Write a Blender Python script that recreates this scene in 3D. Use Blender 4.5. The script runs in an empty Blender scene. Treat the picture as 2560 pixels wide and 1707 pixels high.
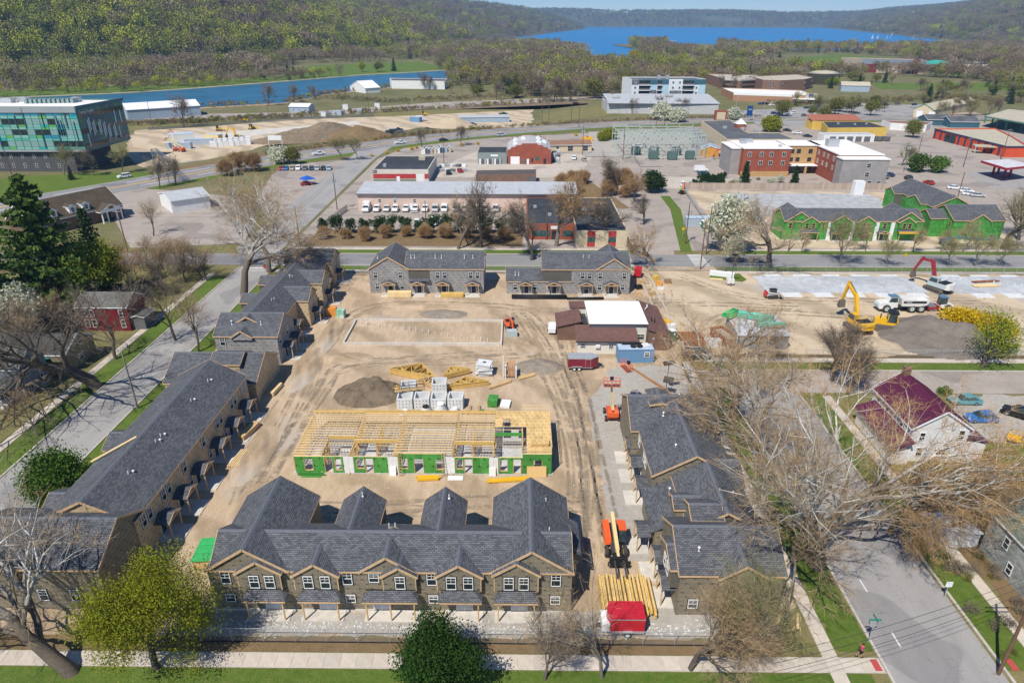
import bpy,math,random
import numpy as np
from mathutils import Vector,Matrix
R=math.radians
scene=bpy.context.scene
COL=scene.collection
CAM_H,FOCAL,PITCH,YAW=55.0,1680.0,25.5606,0.6153
cam_data=bpy.data.cameras.new('camera')
cam_data.sensor_width=36.0
cam_data.lens=FOCAL/2560.0*36.0
cam_data.clip_start,cam_data.clip_end=1.0,40000.0
camera=bpy.data.objects.new('camera',cam_data)
camera.location=(0,0,CAM_H)
camera.rotation_euler=(R(90-PITCH),0,R(YAW))
COL.objects.link(camera)
scene.camera=camera
SUN_EL=54.0
SUN_DIR=Vector((-0.52,-0.85,0)).normalized()
world=bpy.data.worlds.new('World')
scene.world=world
world.use_nodes=True
wn=world.node_tree.nodes
wl=world.node_tree.links
bg=wn['Background']
sky_tex=wn.new('ShaderNodeTexSky')
sky_tex.sky_type='NISHITA'
sky_tex.sun_disc=False
sky_tex.sun_elevation=R(SUN_EL)
sky_tex.sun_rotation=math.atan2(SUN_DIR.x,SUN_DIR.y)
sky_tex.altitude=200
sky_tex.air_density=0.7
sky_tex.dust_density=0.0
sky_tex.ozone_density=4.0
hsv=wn.new('ShaderNodeHueSaturation')
hsv.inputs['Saturation'].default_value=1.12
wl.new(sky_tex.outputs[0],hsv.inputs['Color'])
wl.new(hsv.outputs[0],bg.inputs[0])
bg.inputs[1].default_value=0.12
sun_data=bpy.data.lights.new('sun','SUN')
sun_data.energy=4.9
sun_data.angle=R(0.5)
sun_data.color=(1.0,0.94,0.84)
sun=bpy.data.objects.new('sun',sun_data)
ce,se=math.cos(R(SUN_EL)),math.sin(R(SUN_EL))
sv=Vector((SUN_DIR.x*ce,SUN_DIR.y*ce,se))
sun.rotation_euler=sv.to_track_quat('Z','Y').to_euler()
sun.location=(-60,-120,160)
COL.objects.link(sun)
vs=scene.view_settings
vs.view_transform='Standard'
vs.look='None'
vs.exposure=0.12
vs.gamma=1.0
scene.cycles.use_denoising=True
scene.cycles.max_bounces=6
scene.cycles.diffuse_bounces=3
scene.cycles.glossy_bounces=3
scene.cycles.transparent_max_bounces=8
scene.cycles.volume_bounces=0
scene.cycles.caustics_reflective=False
scene.cycles.caustics_refractive=False
_cp,_sp=math.cos(R(PITCH)),math.sin(R(PITCH))
_cy,_sy=math.cos(R(YAW)),math.sin(R(YAW))
def G(px,py,z=0.0):
 """Map position (x, y) of a surveyed spot at height z, read off a 2560 px wide photograph."""
 x=(px-1280.0)/FOCAL
 y=-(py-853.5)/FOCAL
 d=(x,_cp+y*_sp,-_sp+y*_cp)
 d=(_cy*d[0]-_sy*d[1],_sy*d[0]+_cy*d[1],d[2])
 t=(z-CAM_H)/d[2]
 return(d[0]*t,d[1]*t)
def lin(c):
 return tuple((v/12.92 if v<=0.04045 else((v+0.055)/1.055)**2.4)for v in c)
def H(hx):
 return lin(tuple(int(hx[i:i+2],16)/255.0 for i in(0,2,4)))
class MB:
 """collects faces and links them as one mesh object"""
 def __init__(s):
  s.v,s.f,s.mi=[],[],[]
 def face(s,pts,m=0):
  i=len(s.v)
  s.v.extend(pts)
  s.f.append(tuple(range(i,i+len(pts))))
  s.mi.append(m)
  return s
 def hexa(s,p,m=0):
  i=len(s.v)
  s.v.extend(p)
  for q in((0,3,2,1),(4,5,6,7),(0,1,5,4),(1,2,6,5),(2,3,7,6),(3,0,4,7)):
   s.f.append(tuple(i+k for k in q))
   s.mi.append(m)
  return s
 def box(s,x0,x1,y0,y1,z0,z1,m=0):
  return s.hexa([(x0,y0,z0),(x1,y0,z0),(x1,y1,z0),(x0,y1,z0),(x0,y0,z1),(x1,y0,z1),(x1,y1,z1),(x0,y1,z1)],m)
 def rbox(s,c,size,rz=0.0,m=0,ry=0.0,rx=0.0):
  mt=Matrix.Translation(c)@Matrix.Rotation(rz,4,'Z')@Matrix.Rotation(ry,4,'Y')@Matrix.Rotation(rx,4,'X')
  a,b,d=size[0]/2,size[1]/2,size[2]/2
  return s.hexa([tuple(mt@Vector(p))for p in((-a,-b,-d),(a,-b,-d),(a,b,-d),(-a,b,-d),(-a,-b,d),(a,-b,d),(a,b,d),(-a,b,d))],m)
 def bar(s,p0,p1,w,h,m=0,up=(0,0,1)):
  a,b=Vector(p0),Vector(p1)
  t=(b-a)
  L=t.length
  if L<1e-6:return s
  t=t/L
  u=Vector(up)
  if abs(t.dot(u))>0.98:u=Vector((1,0,0))
  sx=t.cross(u).normalized()*(w/2)
  uz=sx.cross(t).normalized()*(h/2)
  return s.hexa([tuple(q)for q in(a-sx-uz,a+sx-uz,b+sx-uz,b-sx-uz,a-sx+uz,a+sx+uz,b+sx+uz,b-sx+uz)],m)
 def prism(s,poly,z0,z1,m=0):
  n=len(poly)
  i=len(s.v)
  s.v.extend([(x,y,z0)for x,y in poly]+[(x,y,z1)for x,y in poly])
  s.f.append(tuple(i+k for k in reversed(range(n))));s.mi.append(m)
  s.f.append(tuple(i+n+k for k in range(n)));s.mi.append(m)
  for k in range(n):
   j=(k+1)%n
   s.f.append((i+k,i+j,i+n+j,i+n+k));s.mi.append(m)
  return s
 def extr(s,pts,vec,m=0):
  n=len(pts)
  i=len(s.v)
  s.v.extend(list(pts)+[(p[0]+vec[0],p[1]+vec[1],p[2]+vec[2])for p in pts])
  s.f.append(tuple(i+k for k in reversed(range(n))));s.mi.append(m)
  s.f.append(tuple(i+n+k for k in range(n)));s.mi.append(m)
  for k in range(n):
   j=(k+1)%n
   s.f.append((i+k,i+j,i+n+j,i+n+k));s.mi.append(m)
  return s
 def tube(s,p0,p1,r0,r1=None,n=8,m=0,caps=True):
  r1=r0 if r1 is None else r1
  a,b=Vector(p0),Vector(p1)
  t=(b-a)
  if t.length<1e-6:return s
  t.normalize()
  u=t.orthogonal().normalized()
  w=t.cross(u)
  i=len(s.v)
  for c,r in((a,r0),(b,r1)):
   for k in range(n):
    q=c+(u*math.cos(2*math.pi*k/n)+w*math.sin(2*math.pi*k/n))*r
    s.v.append(tuple(q))
  for k in range(n):
   j=(k+1)%n
   s.f.append((i+k,i+j,i+n+j,i+n+k));s.mi.append(m)
  if caps:
   s.f.append(tuple(i+k for k in reversed(range(n))));s.mi.append(m)
   s.f.append(tuple(i+n+k for k in range(n)));s.mi.append(m)
  return s
 def lathe(s,prof,n=12,c=(0,0,0),m=0,axis='Z'):
  i=len(s.v)
  for r,z in prof:
   for k in range(n):
    a=2*math.pi*k/n
    p=(r*math.cos(a),r*math.sin(a),z)
    if axis=='Y':p=(p[0],p[2],p[1])
    if axis=='X':p=(p[2],p[0],p[1])
    s.v.append((p[0]+c[0],p[1]+c[1],p[2]+c[2]))
  for a in range(len(prof)-1):
   for k in range(n):
    j=(k+1)%n
    q=(i+a*n+k,i+a*n+j,i+(a+1)*n+j,i+(a+1)*n+k)
    s.f.append(q if axis!='Y' else q[::-1]);s.mi.append(m)
  s.f.append(tuple(i+k for k in reversed(range(n))));s.mi.append(m)
  s.f.append(tuple(i+(len(prof)-1)*n+k for k in range(n)));s.mi.append(m)
  return s
 def mesh(s,name,mats,smooth=False,uv=True):
  me=bpy.data.meshes.new(name)
  me.from_pydata(s.v,[],s.f)
  if not isinstance(mats,(list,tuple)):mats=[mats]
  for mm in mats:me.materials.append(mm)
  if len(mats)>1:me.polygons.foreach_set('material_index',s.mi)
  if uv and len(me.loops):auto_uv(me)
  if smooth:me.polygons.foreach_set('use_smooth',[True]*len(me.polygons))
  me.update()
  return me
 def build(s,name,mats,parent=None,smooth=False,loc=(0,0,0),rz=0.0):
  return link(name,s.mesh(name,mats,smooth),parent,loc,rz)
def auto_uv(me):
 nl,npoly=len(me.loops),len(me.polygons)
 vi=np.empty(nl,np.int32);me.loops.foreach_get('vertex_index',vi)
 co=np.empty(len(me.vertices)*3,np.float32);me.vertices.foreach_get('co',co);co=co.reshape(-1,3)
 nr=np.empty(npoly*3,np.float32);me.polygons.foreach_get('normal',nr);nr=nr.reshape(-1,3)
 lt=np.empty(npoly,np.int32);me.polygons.foreach_get('loop_total',lt)
 u=np.stack([-nr[:,1],nr[:,0],np.zeros(npoly)],1)
 ln=np.linalg.norm(u,axis=1)
 u[ln<1e-3]=(1,0,0)
 u/=np.linalg.norm(u,axis=1)[:,None]
 w=np.cross(nr,u)
 p=co[vi]
 uu=np.repeat(u,lt,0);ww=np.repeat(w,lt,0)
 out=np.empty((nl,2),np.float32)
 out[:,0]=(p*uu).sum(1);out[:,1]=(p*ww).sum(1)
 me.uv_layers.new(name='map').data.foreach_set('uv',out.ravel())
def link(name,data,parent=None,loc=(0,0,0),rz=0.0):
 o=bpy.data.objects.new(name,data)
 COL.objects.link(o)
 o.location=loc
 if rz:o.rotation_euler=(0,0,rz)
 if parent is not None:o.parent=parent
 return o
def tag(o,label,cat,group=None):
 o['label']=label
 o['category']=cat
 if group:o['group']=group
 return o
def thing(name,label,cat,loc=(0,0,0),rz=0.0,group=None):
 o=bpy.data.objects.new(name,None)
 o.empty_display_size=0.5
 COL.objects.link(o)
 o.location=loc if len(loc)==3 else(loc[0],loc[1],0)
 o.rotation_euler=(0,0,rz)
 return tag(o,label,cat,group)
def struct(o,kind='structure'):
 o['kind']=kind
 return o
def copy_tree(o,parent=None):
 c=o.copy();COL.objects.link(c);c.parent=parent
 for ch in list(o.children):copy_tree(ch,c)
 return c
MATS={}
def _mat(name):
 m=bpy.data.materials.new(name)
 m.use_nodes=True
 MATS[name]=m
 nt=m.node_tree
 return m,nt,nt.nodes['Principled BSDF']
def _n(nt,t,**kw):
 n=nt.nodes.new(t)
 for k,v in kw.items():setattr(n,k,v)
 return n
def _coord(nt,coord,scale=1.0,rot=0.0):
 tc=_n(nt,'ShaderNodeTexCoord')
 mp=_n(nt,'ShaderNodeMapping')
 mp.inputs['Scale'].default_value=(scale,scale,scale)if not isinstance(scale,tuple)else scale
 mp.inputs['Rotation'].default_value=(0,0,rot)
 nt.links.new(tc.outputs[coord],mp.inputs['Vector'])
 return mp.outputs[0]
def _noise(nt,vec,scale,detail=4,rough=0.6):
 n=_n(nt,'ShaderNodeTexNoise')
 n.inputs['Scale'].default_value=scale
 n.inputs['Detail'].default_value=detail
 n.inputs['Roughness'].default_value=rough
 nt.links.new(vec,n.inputs['Vector'])
 return n.outputs['Fac']
def _ramp(nt,fac,stops):
 r=_n(nt,'ShaderNodeValToRGB')
 e=r.color_ramp.elements
 while len(e)<len(stops):e.new(0.5)
 for el,(p,c)in zip(e,stops):
  el.position=p
  el.color=(c[0],c[1],c[2],1)
 nt.links.new(fac,r.inputs[0])
 return r.outputs[0]
def _mix(nt,fac,a,b,mode='MIX'):
 m=_n(nt,'ShaderNodeMix',data_type='RGBA',blend_type=mode)
 for sock,v in((m.inputs[0],fac),(m.inputs[6],a),(m.inputs[7],b)):
  if isinstance(v,(int,float)):sock.default_value=v
  elif isinstance(v,tuple):sock.default_value=(v[0],v[1],v[2],1)
  else:nt.links.new(v,sock)
 return m.outputs[2]
def _bump(nt,bsdf,h,strength,dist=0.05):
 b=_n(nt,'ShaderNodeBump')
 b.inputs['Strength'].default_value=strength
 b.inputs['Distance'].default_value=dist
 nt.links.new(h,b.inputs['Height'])
 nt.links.new(b.outputs[0],bsdf.inputs['Normal'])
def M(name,c,var=0.25,scale=3.0,rough=0.8,metal=0.0,bump=0.0,coord='Object',spec=0.3,c2=None,rnd=0.0,big=0.0,bscale=None):
 """plain material: base colour broken up by two noises"""
 if name in MATS:return MATS[name]
 m,nt,b=_mat(name)
 v=_coord(nt,coord)
 f=_noise(nt,v,scale,5,0.65)
 lo=c2 if c2 else tuple(x*(1-var)for x in c)
 hi=c if c2 else tuple(min(1,x*(1+var*0.6))for x in c)
 col=_ramp(nt,f,((0.3,lo),(0.7,hi)))
 if big:
  g=_noise(nt,v,scale*0.12,3,0.5)
  sh=_ramp(nt,g,((0.3,(1-big,)*3),(0.7,(1+big*0.5,)*3)))
  col=_mix(nt,1.0,col,sh,'MULTIPLY')
 if rnd:
  oi=_n(nt,'ShaderNodeObjectInfo')
  rr=_ramp(nt,oi.outputs['Random'],((0.0,(1-rnd,)*3),(1.0,(1+rnd*0.6,)*3)))
  col=_mix(nt,1.0,col,rr,'MULTIPLY')
 nt.links.new(col,b.inputs['Base Color'])
 b.inputs['Roughness'].default_value=rough
 b.inputs['Metallic'].default_value=metal
 b.inputs['Specular IOR Level'].default_value=spec
 if bump:
  _bump(nt,b,_noise(nt,v,bscale or scale*4,4,0.6),bump)
 return m
def paint(name,c,rough=0.35,dirt=0.25,spec=0.5):
 """machine or vehicle paint with dust"""
 if name in MATS:return MATS[name]
 m,nt,b=_mat(name)
 v=_coord(nt,'Object')
 f=_noise(nt,v,2.2,6,0.7)
 col=_mix(nt,_ramp(nt,f,((0.45,(0,0,0)),(0.75,(dirt,dirt,dirt)))),c,(0.36,0.28,0.2))
 nt.links.new(col,b.inputs['Base Color'])
 b.inputs['Roughness'].default_value=rough
 b.inputs['Specular IOR Level'].default_value=spec
 return m
def rows(name,c,dark,row_h,brick_w,mortar=0.02,noise=0.3,rough=0.85,bump=0.3,coord='UV',c2=None,offset=0.5,mort_c=None):
 """courses of small pieces too fine to build (shingles, siding, bricks)"""
 if name in MATS:return MATS[name]
 m,nt,b=_mat(name)
 v=_coord(nt,coord)
 br=_n(nt,'ShaderNodeTexBrick')
 br.offset=offset
 br.inputs['Scale'].default_value=1.0
 br.inputs['Brick Width'].default_value=brick_w
 br.inputs['Row Height'].default_value=row_h
 br.inputs['Mortar Size'].default_value=mortar
 br.inputs['Mortar Smooth'].default_value=0.3
 br.inputs['Color1'].default_value=(*c,1)
 br.inputs['Color2'].default_value=(*(c2 or tuple(x*0.6 for x in c)),1)
 br.inputs['Mortar'].default_value=(*(mort_c or dark),1)
 nt.links.new(v,br.inputs['Vector'])
 f=_noise(nt,v,0.35,5,0.6)
 sh=_ramp(nt,f,((0.25,(1-noise,)*3),(0.75,(1+noise*0.5,)*3)))
 col=_mix(nt,1.0,br.outputs['Color'],sh,'MULTIPLY')
 nt.links.new(col,b.inputs['Base Color'])
 b.inputs['Roughness'].default_value=rough
 b.inputs['Specular IOR Level'].default_value=0.25
 if bump:_bump(nt,b,br.outputs['Fac'],-bump,0.02)
 return m
def glass(name,c=(0.02,0.03,0.035),rough=0.06,spec=0.7):
 if name in MATS:return MATS[name]
 m,nt,b=_mat(name)
 v=_coord(nt,'Object')
 f=_noise(nt,v,1.3,3)
 nt.links.new(_ramp(nt,f,((0.35,tuple(x*0.5 for x in c)),(0.7,tuple(x*1.8 for x in c)))),b.inputs['Base Color'])
 b.inputs['Roughness'].default_value=rough
 b.inputs['Specular IOR Level'].default_value=spec
 return m
def leafmat(name,c,c2,rnd=0.3,trans=0.25):
 if name in MATS:return MATS[name]
 m,nt,b=_mat(name)
 v=_coord(nt,'Object')
 f=_noise(nt,v,1.1,4,0.6)
 col=_ramp(nt,f,((0.3,c2),(0.7,c)))
 oi=_n(nt,'ShaderNodeObjectInfo')
 rr=_ramp(nt,oi.outputs['Random'],((0.0,(1-rnd,)*3),(1.0,(1+rnd*0.6,)*3)))
 col=_mix(nt,1.0,col,rr,'MULTIPLY')
 col=_mix(nt,1.0,col,_ramp(nt,_noise(nt,v,9.0,2,0.7),((0.3,(0.62,0.66,0.6)),(0.7,(1.3,1.25,1.2)))),'MULTIPLY')
 nt.links.new(col,b.inputs['Base Color'])
 b.inputs['Roughness'].default_value=0.7
 b.inputs['Specular IOR Level'].default_value=0.2
 if trans:
  tr=_n(nt,'ShaderNodeBsdfTranslucent')
  nt.links.new(col,tr.inputs[0])
  ms=_n(nt,'ShaderNodeMixShader')
  ms.inputs[0].default_value=trans
  nt.links.new(b.outputs[0],ms.inputs[1]);nt.links.new(tr.outputs[0],ms.inputs[2])
  nt.links.new(ms.outputs[0],nt.nodes['Material Output'].inputs[0])
 return m
SHINGLE=rows('shingle',(0.165,0.172,0.190),(0.03,0.032,0.038),0.19,0.42,0.022,0.25,0.9,0.6,c2=(0.085,0.09,0.102))
RIDGE=M('ridge_cap',(0.13,0.14,0.165),0.3,6,0.9)
SHINGLE_BR=rows('shingle_brown',(0.13,0.10,0.07),(0.04,0.03,0.02),0.14,0.3,0.012,0.25)
SHINGLE_MAR=rows('shingle_maroon',(0.22,0.12,0.10),(0.10,0.05,0.045),0.14,0.3,0.012,0.2)
SHINGLE_OLD=rows('shingle_old',(0.20,0.20,0.185),(0.07,0.07,0.065),0.16,0.35,0.015,0.35)
SHINGLE_GRN=rows('shingle_green',(0.20,0.235,0.195),(0.08,0.1,0.08),0.16,0.35,0.015,0.35)
WOOD=M('lumber',(0.66,0.47,0.24),0.25,2.0,0.75,c2=(0.50,0.33,0.14))
WOOD_L=M('lumber_pale',(0.84,0.66,0.38),0.2,2.0,0.75,c2=(0.72,0.50,0.24))
WOOD_Y=M('lumber_yellow',(0.72,0.50,0.17),0.25,2.0,0.75,c2=(0.56,0.36,0.10))
OSB=M('osb',(0.68,0.48,0.22),0.25,9.0,0.8,c2=(0.52,0.34,0.13))
TRIM_WOOD=M('trim_wood',(0.62,0.42,0.24),0.2,2.0,0.75)
BARK=M('bark',(0.13,0.10,0.075),0.35,4.0,0.95,bump=0.6,c2=(0.07,0.055,0.04))
CONC=M('concrete',(0.60,0.56,0.50),0.15,1.5,0.85,bump=0.1,big=0.12)
CONC_G=M('concrete_grey',(0.52,0.53,0.53),0.2,1.2,0.85,bump=0.1,big=0.15)
CONC_W=M('concrete_white',(0.66,0.67,0.67),0.15,1.2,0.8,bump=0.1)
WHITE=M('white_vinyl',(0.82,0.83,0.83),0.06,3,0.45)
WHITE_M=M('white_metal',(0.78,0.79,0.80),0.1,2,0.5)
BLACK=M('black_plastic',(0.02,0.02,0.022),0.3,4,0.55)
RUBBER=M('rubber',(0.035,0.033,0.03),0.4,5,0.85,c2=(0.06,0.052,0.045))
STEEL=M('steel',(0.42,0.43,0.45),0.2,3,0.45,metal=0.7)
GALV=M('galvanised',(0.5,0.52,0.53),0.2,3,0.5,metal=0.4)
DKSTEEL=M('dark_steel',(0.06,0.06,0.065),0.3,4,0.5)
TRACK=M('track_steel',(0.14,0.12,0.10),0.35,6,0.8)
RUST=M('rust',(0.32,0.12,0.04),0.4,3,0.9,c2=(0.16,0.06,0.025))
GLASS=glass('window_glass')
GLASS_T=glass('window_glass_teal',(0.03,0.09,0.09))
CABGLASS=glass('cab_glass',(0.03,0.05,0.055))
HEADL=M('lamp_lens',(0.75,0.76,0.75),0.05,3,0.15)
TAILL=M('tail_lens',(0.45,0.02,0.015),0.05,3,0.2)
PVC=M('pvc',(0.80,0.81,0.82),0.04,3,0.4)
DS=1.08844
def GD(x,y,z=0.0):return G(x*DS,y*DS,z)
def Q(ox,oy,x,y,z=0.0):return G(ox+x*860/2352.,oy+y*860/2352.,z)
def Q2(ox,oy,x,y,z=0.0):return G(ox+x*430/2352.,oy+y*430/2352.,z)
def Q3(ox,oy,x,y,z=0.0):return G(ox+x*430/1344.,oy+y*430/1344.,z)
def ground_mat(name,cols,s1=0.08,s2=0.9,s3=9.0,bump=0.25,rough=0.95,stretch=(1,1,1),bdist=0.08,rot=0.0,mud=None,streak=0,cracks=0):
 m,nt,b=_mat(name)
 v=_coord(nt,'Object')
 vs2=_coord(nt,'Object',stretch,rot)
 a=_noise(nt,v,s1,4,0.55)
 c=_noise(nt,vs2,s2,6,0.65)
 d=_noise(nt,v,s3,3,0.7)
 col1=_ramp(nt,a,((0.3,cols[0]),(0.7,cols[1])))
 col2=_ramp(nt,c,((0.3,cols[2]),(0.72,cols[3]if len(cols)>3 else cols[1])))
 col=_mix(nt,0.5,col1,col2)
 col=_mix(nt,1.0,col,_ramp(nt,d,((0.25,(0.78,)*3),(0.75,(1.14,)*3))),'MULTIPLY')
 if cracks:
  vo=_n(nt,'ShaderNodeTexVoronoi',feature='DISTANCE_TO_EDGE');vo.inputs['Scale'].default_value=cracks
  wp=_n(nt,'ShaderNodeMix',data_type='VECTOR');wp.inputs[0].default_value=0.12;nt.links.new(v,wp.inputs[4])
  nz=_n(nt,'ShaderNodeTexNoise');nz.inputs['Scale'].default_value=0.6;nt.links.new(v,nz.inputs['Vector']);sc_=_n(nt,'ShaderNodeVectorMath',operation='SCALE');sc_.inputs[3].default_value=40.0;nt.links.new(nz.outputs['Color'],sc_.inputs[0]);nt.links.new(sc_.outputs[0],wp.inputs[5]);nt.links.new(wp.outputs[1],vo.inputs['Vector'])
  col=_mix(nt,1.0,col,_ramp(nt,vo.outputs['Distance'],((0.001,(0.72,)*3),(0.006,(1.0,)*3))),'MULTIPLY')
  pt=_ramp(nt,_noise(nt,v,0.09,1,0.3),((0.60,(1.0,)*3),(0.615,(0.80,0.80,0.82))))
  col=_mix(nt,1.0,col,pt,'MULTIPLY')
 if streak:
  wv=_n(nt,'ShaderNodeTexWave',wave_type='BANDS',bands_direction='DIAGONAL')
  for k_,v_ in(('Scale',streak),('Distortion',9.0),('Detail',4.0),('Detail Scale',0.6),('Detail Roughness',0.6)):wv.inputs[k_].default_value=v_
  nt.links.new(v,wv.inputs['Vector'])
  col=_mix(nt,1.0,col,_ramp(nt,wv.outputs['Fac'],((0.1,(0.80,0.79,0.77)),(0.6,(1.06,)*3))),'MULTIPLY')
 if mud:
  mk=_ramp(nt,_noise(nt,v,mud[1],3,0.5),((mud[2],(0,0,0)),(mud[2]+0.08,(1,1,1))))
  col=_mix(nt,mk,col,mud[0])
 nt.links.new(col,b.inputs['Base Color'])
 b.inputs['Roughness'].default_value=rough
 b.inputs['Specular IOR Level'].default_value=0.15
 add=_n(nt,'ShaderNodeMath',operation='ADD')
 nt.links.new(c,add.inputs[0]);nt.links.new(d,add.inputs[1])
 _bump(nt,b,add.outputs[0],bump,bdist)
 return m
GRASS=ground_mat('grass',((0.075,0.15,0.018),(0.13,0.20,0.03),(0.06,0.13,0.012),(0.20,0.21,0.06)),0.15,1.2,8,0.9,bdist=0.15)
GRASS_D=ground_mat('grass_dry',((0.16,0.17,0.05),(0.27,0.22,0.10),(0.09,0.12,0.025),(0.33,0.26,0.15)),0.12,0.7,6,0.9,bdist=0.15)
BROWN=ground_mat('leaf_litter',((0.20,0.14,0.08),(0.30,0.21,0.12),(0.12,0.10,0.04),(0.27,0.17,0.09)),0.15,0.8,7,0.9,bdist=0.15)
VALLEY=ground_mat('valley_ground',((0.12,0.13,0.045),(0.22,0.19,0.10),(0.09,0.11,0.03),(0.26,0.22,0.13)),0.012,0.06,0.8,0.5,bdist=0.3)
DIRT=ground_mat('site_dirt',((0.44,0.325,0.215),(0.55,0.42,0.29),(0.33,0.245,0.16),(0.62,0.49,0.35)),0.07,0.9,5,0.55,stretch=(1.0,0.35,1),bdist=0.12,rot=0.3,streak=0.05,mud=((0.45,0.385,0.315),0.045,0.58))
DIRT_N=ground_mat('yard_dirt',((0.50,0.39,0.27),(0.60,0.49,0.36),(0.45,0.34,0.23),(0.62,0.53,0.40)),0.05,0.35,4,0.4,bdist=0.1,streak=0.035,mud=((0.42,0.38,0.33),0.05,0.6))
GRAVEL=ground_mat('gravel',((0.36,0.33,0.29),(0.48,0.44,0.39),(0.30,0.28,0.25),(0.54,0.50,0.45)),0.15,1.4,14,0.9,bdist=0.06)
ASPH=ground_mat('asphalt',((0.30,0.29,0.285),(0.39,0.375,0.36),(0.27,0.26,0.255),(0.40,0.385,0.37)),0.06,0.5,14,0.15,stretch=(1,0.12,1),cracks=0.13)
ASPH_X=ground_mat('asphalt_worn',((0.22,0.22,0.23),(0.29,0.285,0.29),(0.20,0.20,0.205),(0.34,0.33,0.32)),0.05,0.5,14,0.15,stretch=(0.12,1,1),cracks=0.1)
LOT=ground_mat('parking_asphalt',((0.33,0.285,0.25),(0.44,0.385,0.34),(0.29,0.25,0.22),(0.46,0.40,0.35)),0.03,0.25,9,0.2,cracks=0.07)
SAND=ground_mat('dry_reeds',((0.40,0.28,0.15),(0.50,0.37,0.22),(0.30,0.21,0.11),(0.46,0.33,0.19)),0.05,0.3,3,0.5)
WALK=M('sidewalk_concrete',(0.60,0.53,0.45),0.15,1.2,0.9,bump=0.12,big=0.15,rnd=0.12)
MARK_W=M('road_paint_white',(0.72,0.72,0.70),0.3,6,0.8)
MARK_Y=M('road_paint_yellow',(0.62,0.38,0.10),0.3,6,0.8)
KERB=M('kerb_stone',(0.50,0.46,0.41),0.2,2,0.9)
def sheet(name,pts,z,mat,kind='structure',skirt=0.0):
 mb=MB()
 mb.face([(x,y,z)for x,y in pts])
 if skirt:
  n=len(pts)
  for i in range(n):
   a,b=pts[i],pts[(i+1)%n]
   mb.face([(a[0],a[1],z-skirt),(b[0],b[1],z-skirt),(b[0],b[1],z),(a[0],a[1],z)])
 return struct(mb.build(name,mat),kind)
def jag(pts,amp=0.5,step=1.6,seed=1):
 rr=random.Random(seed);out=[]
 for i in range(len(pts)):
  a,b=pts[i],pts[(i+1)%len(pts)]
  L=math.hypot(b[0]-a[0],b[1]-a[1]);n=max(1,int(L/step))
  for k in range(n):
   t=k/n;w=amp if 0<k else amp*0.3
   out.append((a[0]+(b[0]-a[0])*t+rr.uniform(-w,w),a[1]+(b[1]-a[1])*t+rr.uniform(-w,w)))
 return out
def rect(x0,x1,y0,y1):return[(x0,y0),(x1,y0),(x1,y1),(x0,y1)]
def strip(pts,w0,w1):
 """left and right offset lines of a polyline; w0 to the right, w1 to the left (metres)"""
 L,Rr=[],[]
 for i,p in enumerate(pts):
  a=Vector(pts[max(0,i-1)]);b=Vector(pts[min(len(pts)-1,i+1)])
  t=(b-a).normalized();n=Vector((-t.y,t.x))
  L.append(tuple(Vector(p)+n*w1));Rr.append(tuple(Vector(p)+n*w0))
 return Rr,L
def smooth_line(pts,n=6):
 out=[]
 P=[Vector(p)for p in pts]
 for i in range(len(P)-1):
  p0=P[max(0,i-1)];p1=P[i];p2=P[i+1];p3=P[min(len(P)-1,i+2)]
  for k in range(n):
   t=k/n
   out.append(tuple(0.5*((2*p1)+(p2-p0)*t+(2*p0-5*p1+4*p2-p3)*t*t+(3*p1-p0-3*p2+p3)*t**3)))
 out.append(tuple(P[-1]))
 return out
def road_strip(name,pts,w0,w1,z,mat,parent=None):
 a,b=strip(pts,w0,w1)
 mb=MB()
 for i in range(len(pts)-1):
  mb.face([(*a[i],z),(*a[i+1],z),(*b[i+1],z),(*b[i],z)])
 o=mb.build(name,mat,parent)
 if parent is None:struct(o)
 return o
SOILB=ground_mat('basin_soil',((0.17,0.12,0.085),(0.26,0.19,0.13),(0.14,0.11,0.07),(0.28,0.21,0.14)),0.05,0.3,3,0.5)
SHORE=[(-4000,2600),(-160,2600),(40,2450),(120,2080),(70,1750),(95,1500),(125,1230),(185,1180),(232,1300),(250,1520),(225,1820),(330,1900),(470,1880),(500,1700),(420,1560),(520,1480),(700,1500),(900,1560),(1150,1620),(1240,1700),(1270,2000),(1300,2250),(1400,2700),(4000,2700)]
g=MB()
g.face([(-4000,-300,0),(4000,-300,0)]+[(x,y,0)for x,y in reversed(SHORE)])
ground=struct(g.build('ground',VALLEY))
def water_mat(name,c1,c2,sc=0.02):
 m,nt,b=_mat(name)
 v=_coord(nt,'Object',(1,2.6,1))
 f=_noise(nt,v,sc,6,0.6)
 nt.links.new(_ramp(nt,f,((0.3,c1),(0.7,c2))),b.inputs['Base Color'])
 b.inputs['Roughness'].default_value=0.35
 b.inputs['Specular IOR Level'].default_value=0.12
 _bump(nt,b,_noise(nt,v,sc*20,3),0.25,0.3)
 return m
LAKE=water_mat('lake_water',(0.003,0.12,0.34),(0.02,0.22,0.50),0.006)
INLETM=water_mat('inlet_water',(0.015,0.09,0.17),(0.04,0.16,0.27),0.03)
sheet('lake',[(-3000,1050),(6000,1050),(12000,15000),(-6000,15000)],-0.8,LAKE)
inlet_s=[(-420,440),(-330,455),(-237,482),(-173,518),(-156,589),(-120,640),(-82,697),(-48,763),(-15,850),(-25,930)]
inlet_n=[(-420,530),(-322,587),(-246,680),(-177,780),(-120,830),(-72,887),(-40,950)]
sheet('inlet_water',inlet_s+inlet_n[::-1],0.05,INLETM)
sheet('reed_bank',[(p[0]+1,p[1]-9)for p in inlet_s]+[(p[0],p[1]+5)for p in inlet_s[::-1]],0.03,SAND)
sheet('far_bank_grass',[(p[0],p[1]-4)for p in inlet_n]+[(p[0]-30,p[1]+75)for p in inlet_n[::-1]],0.02,GRASS)
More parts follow.
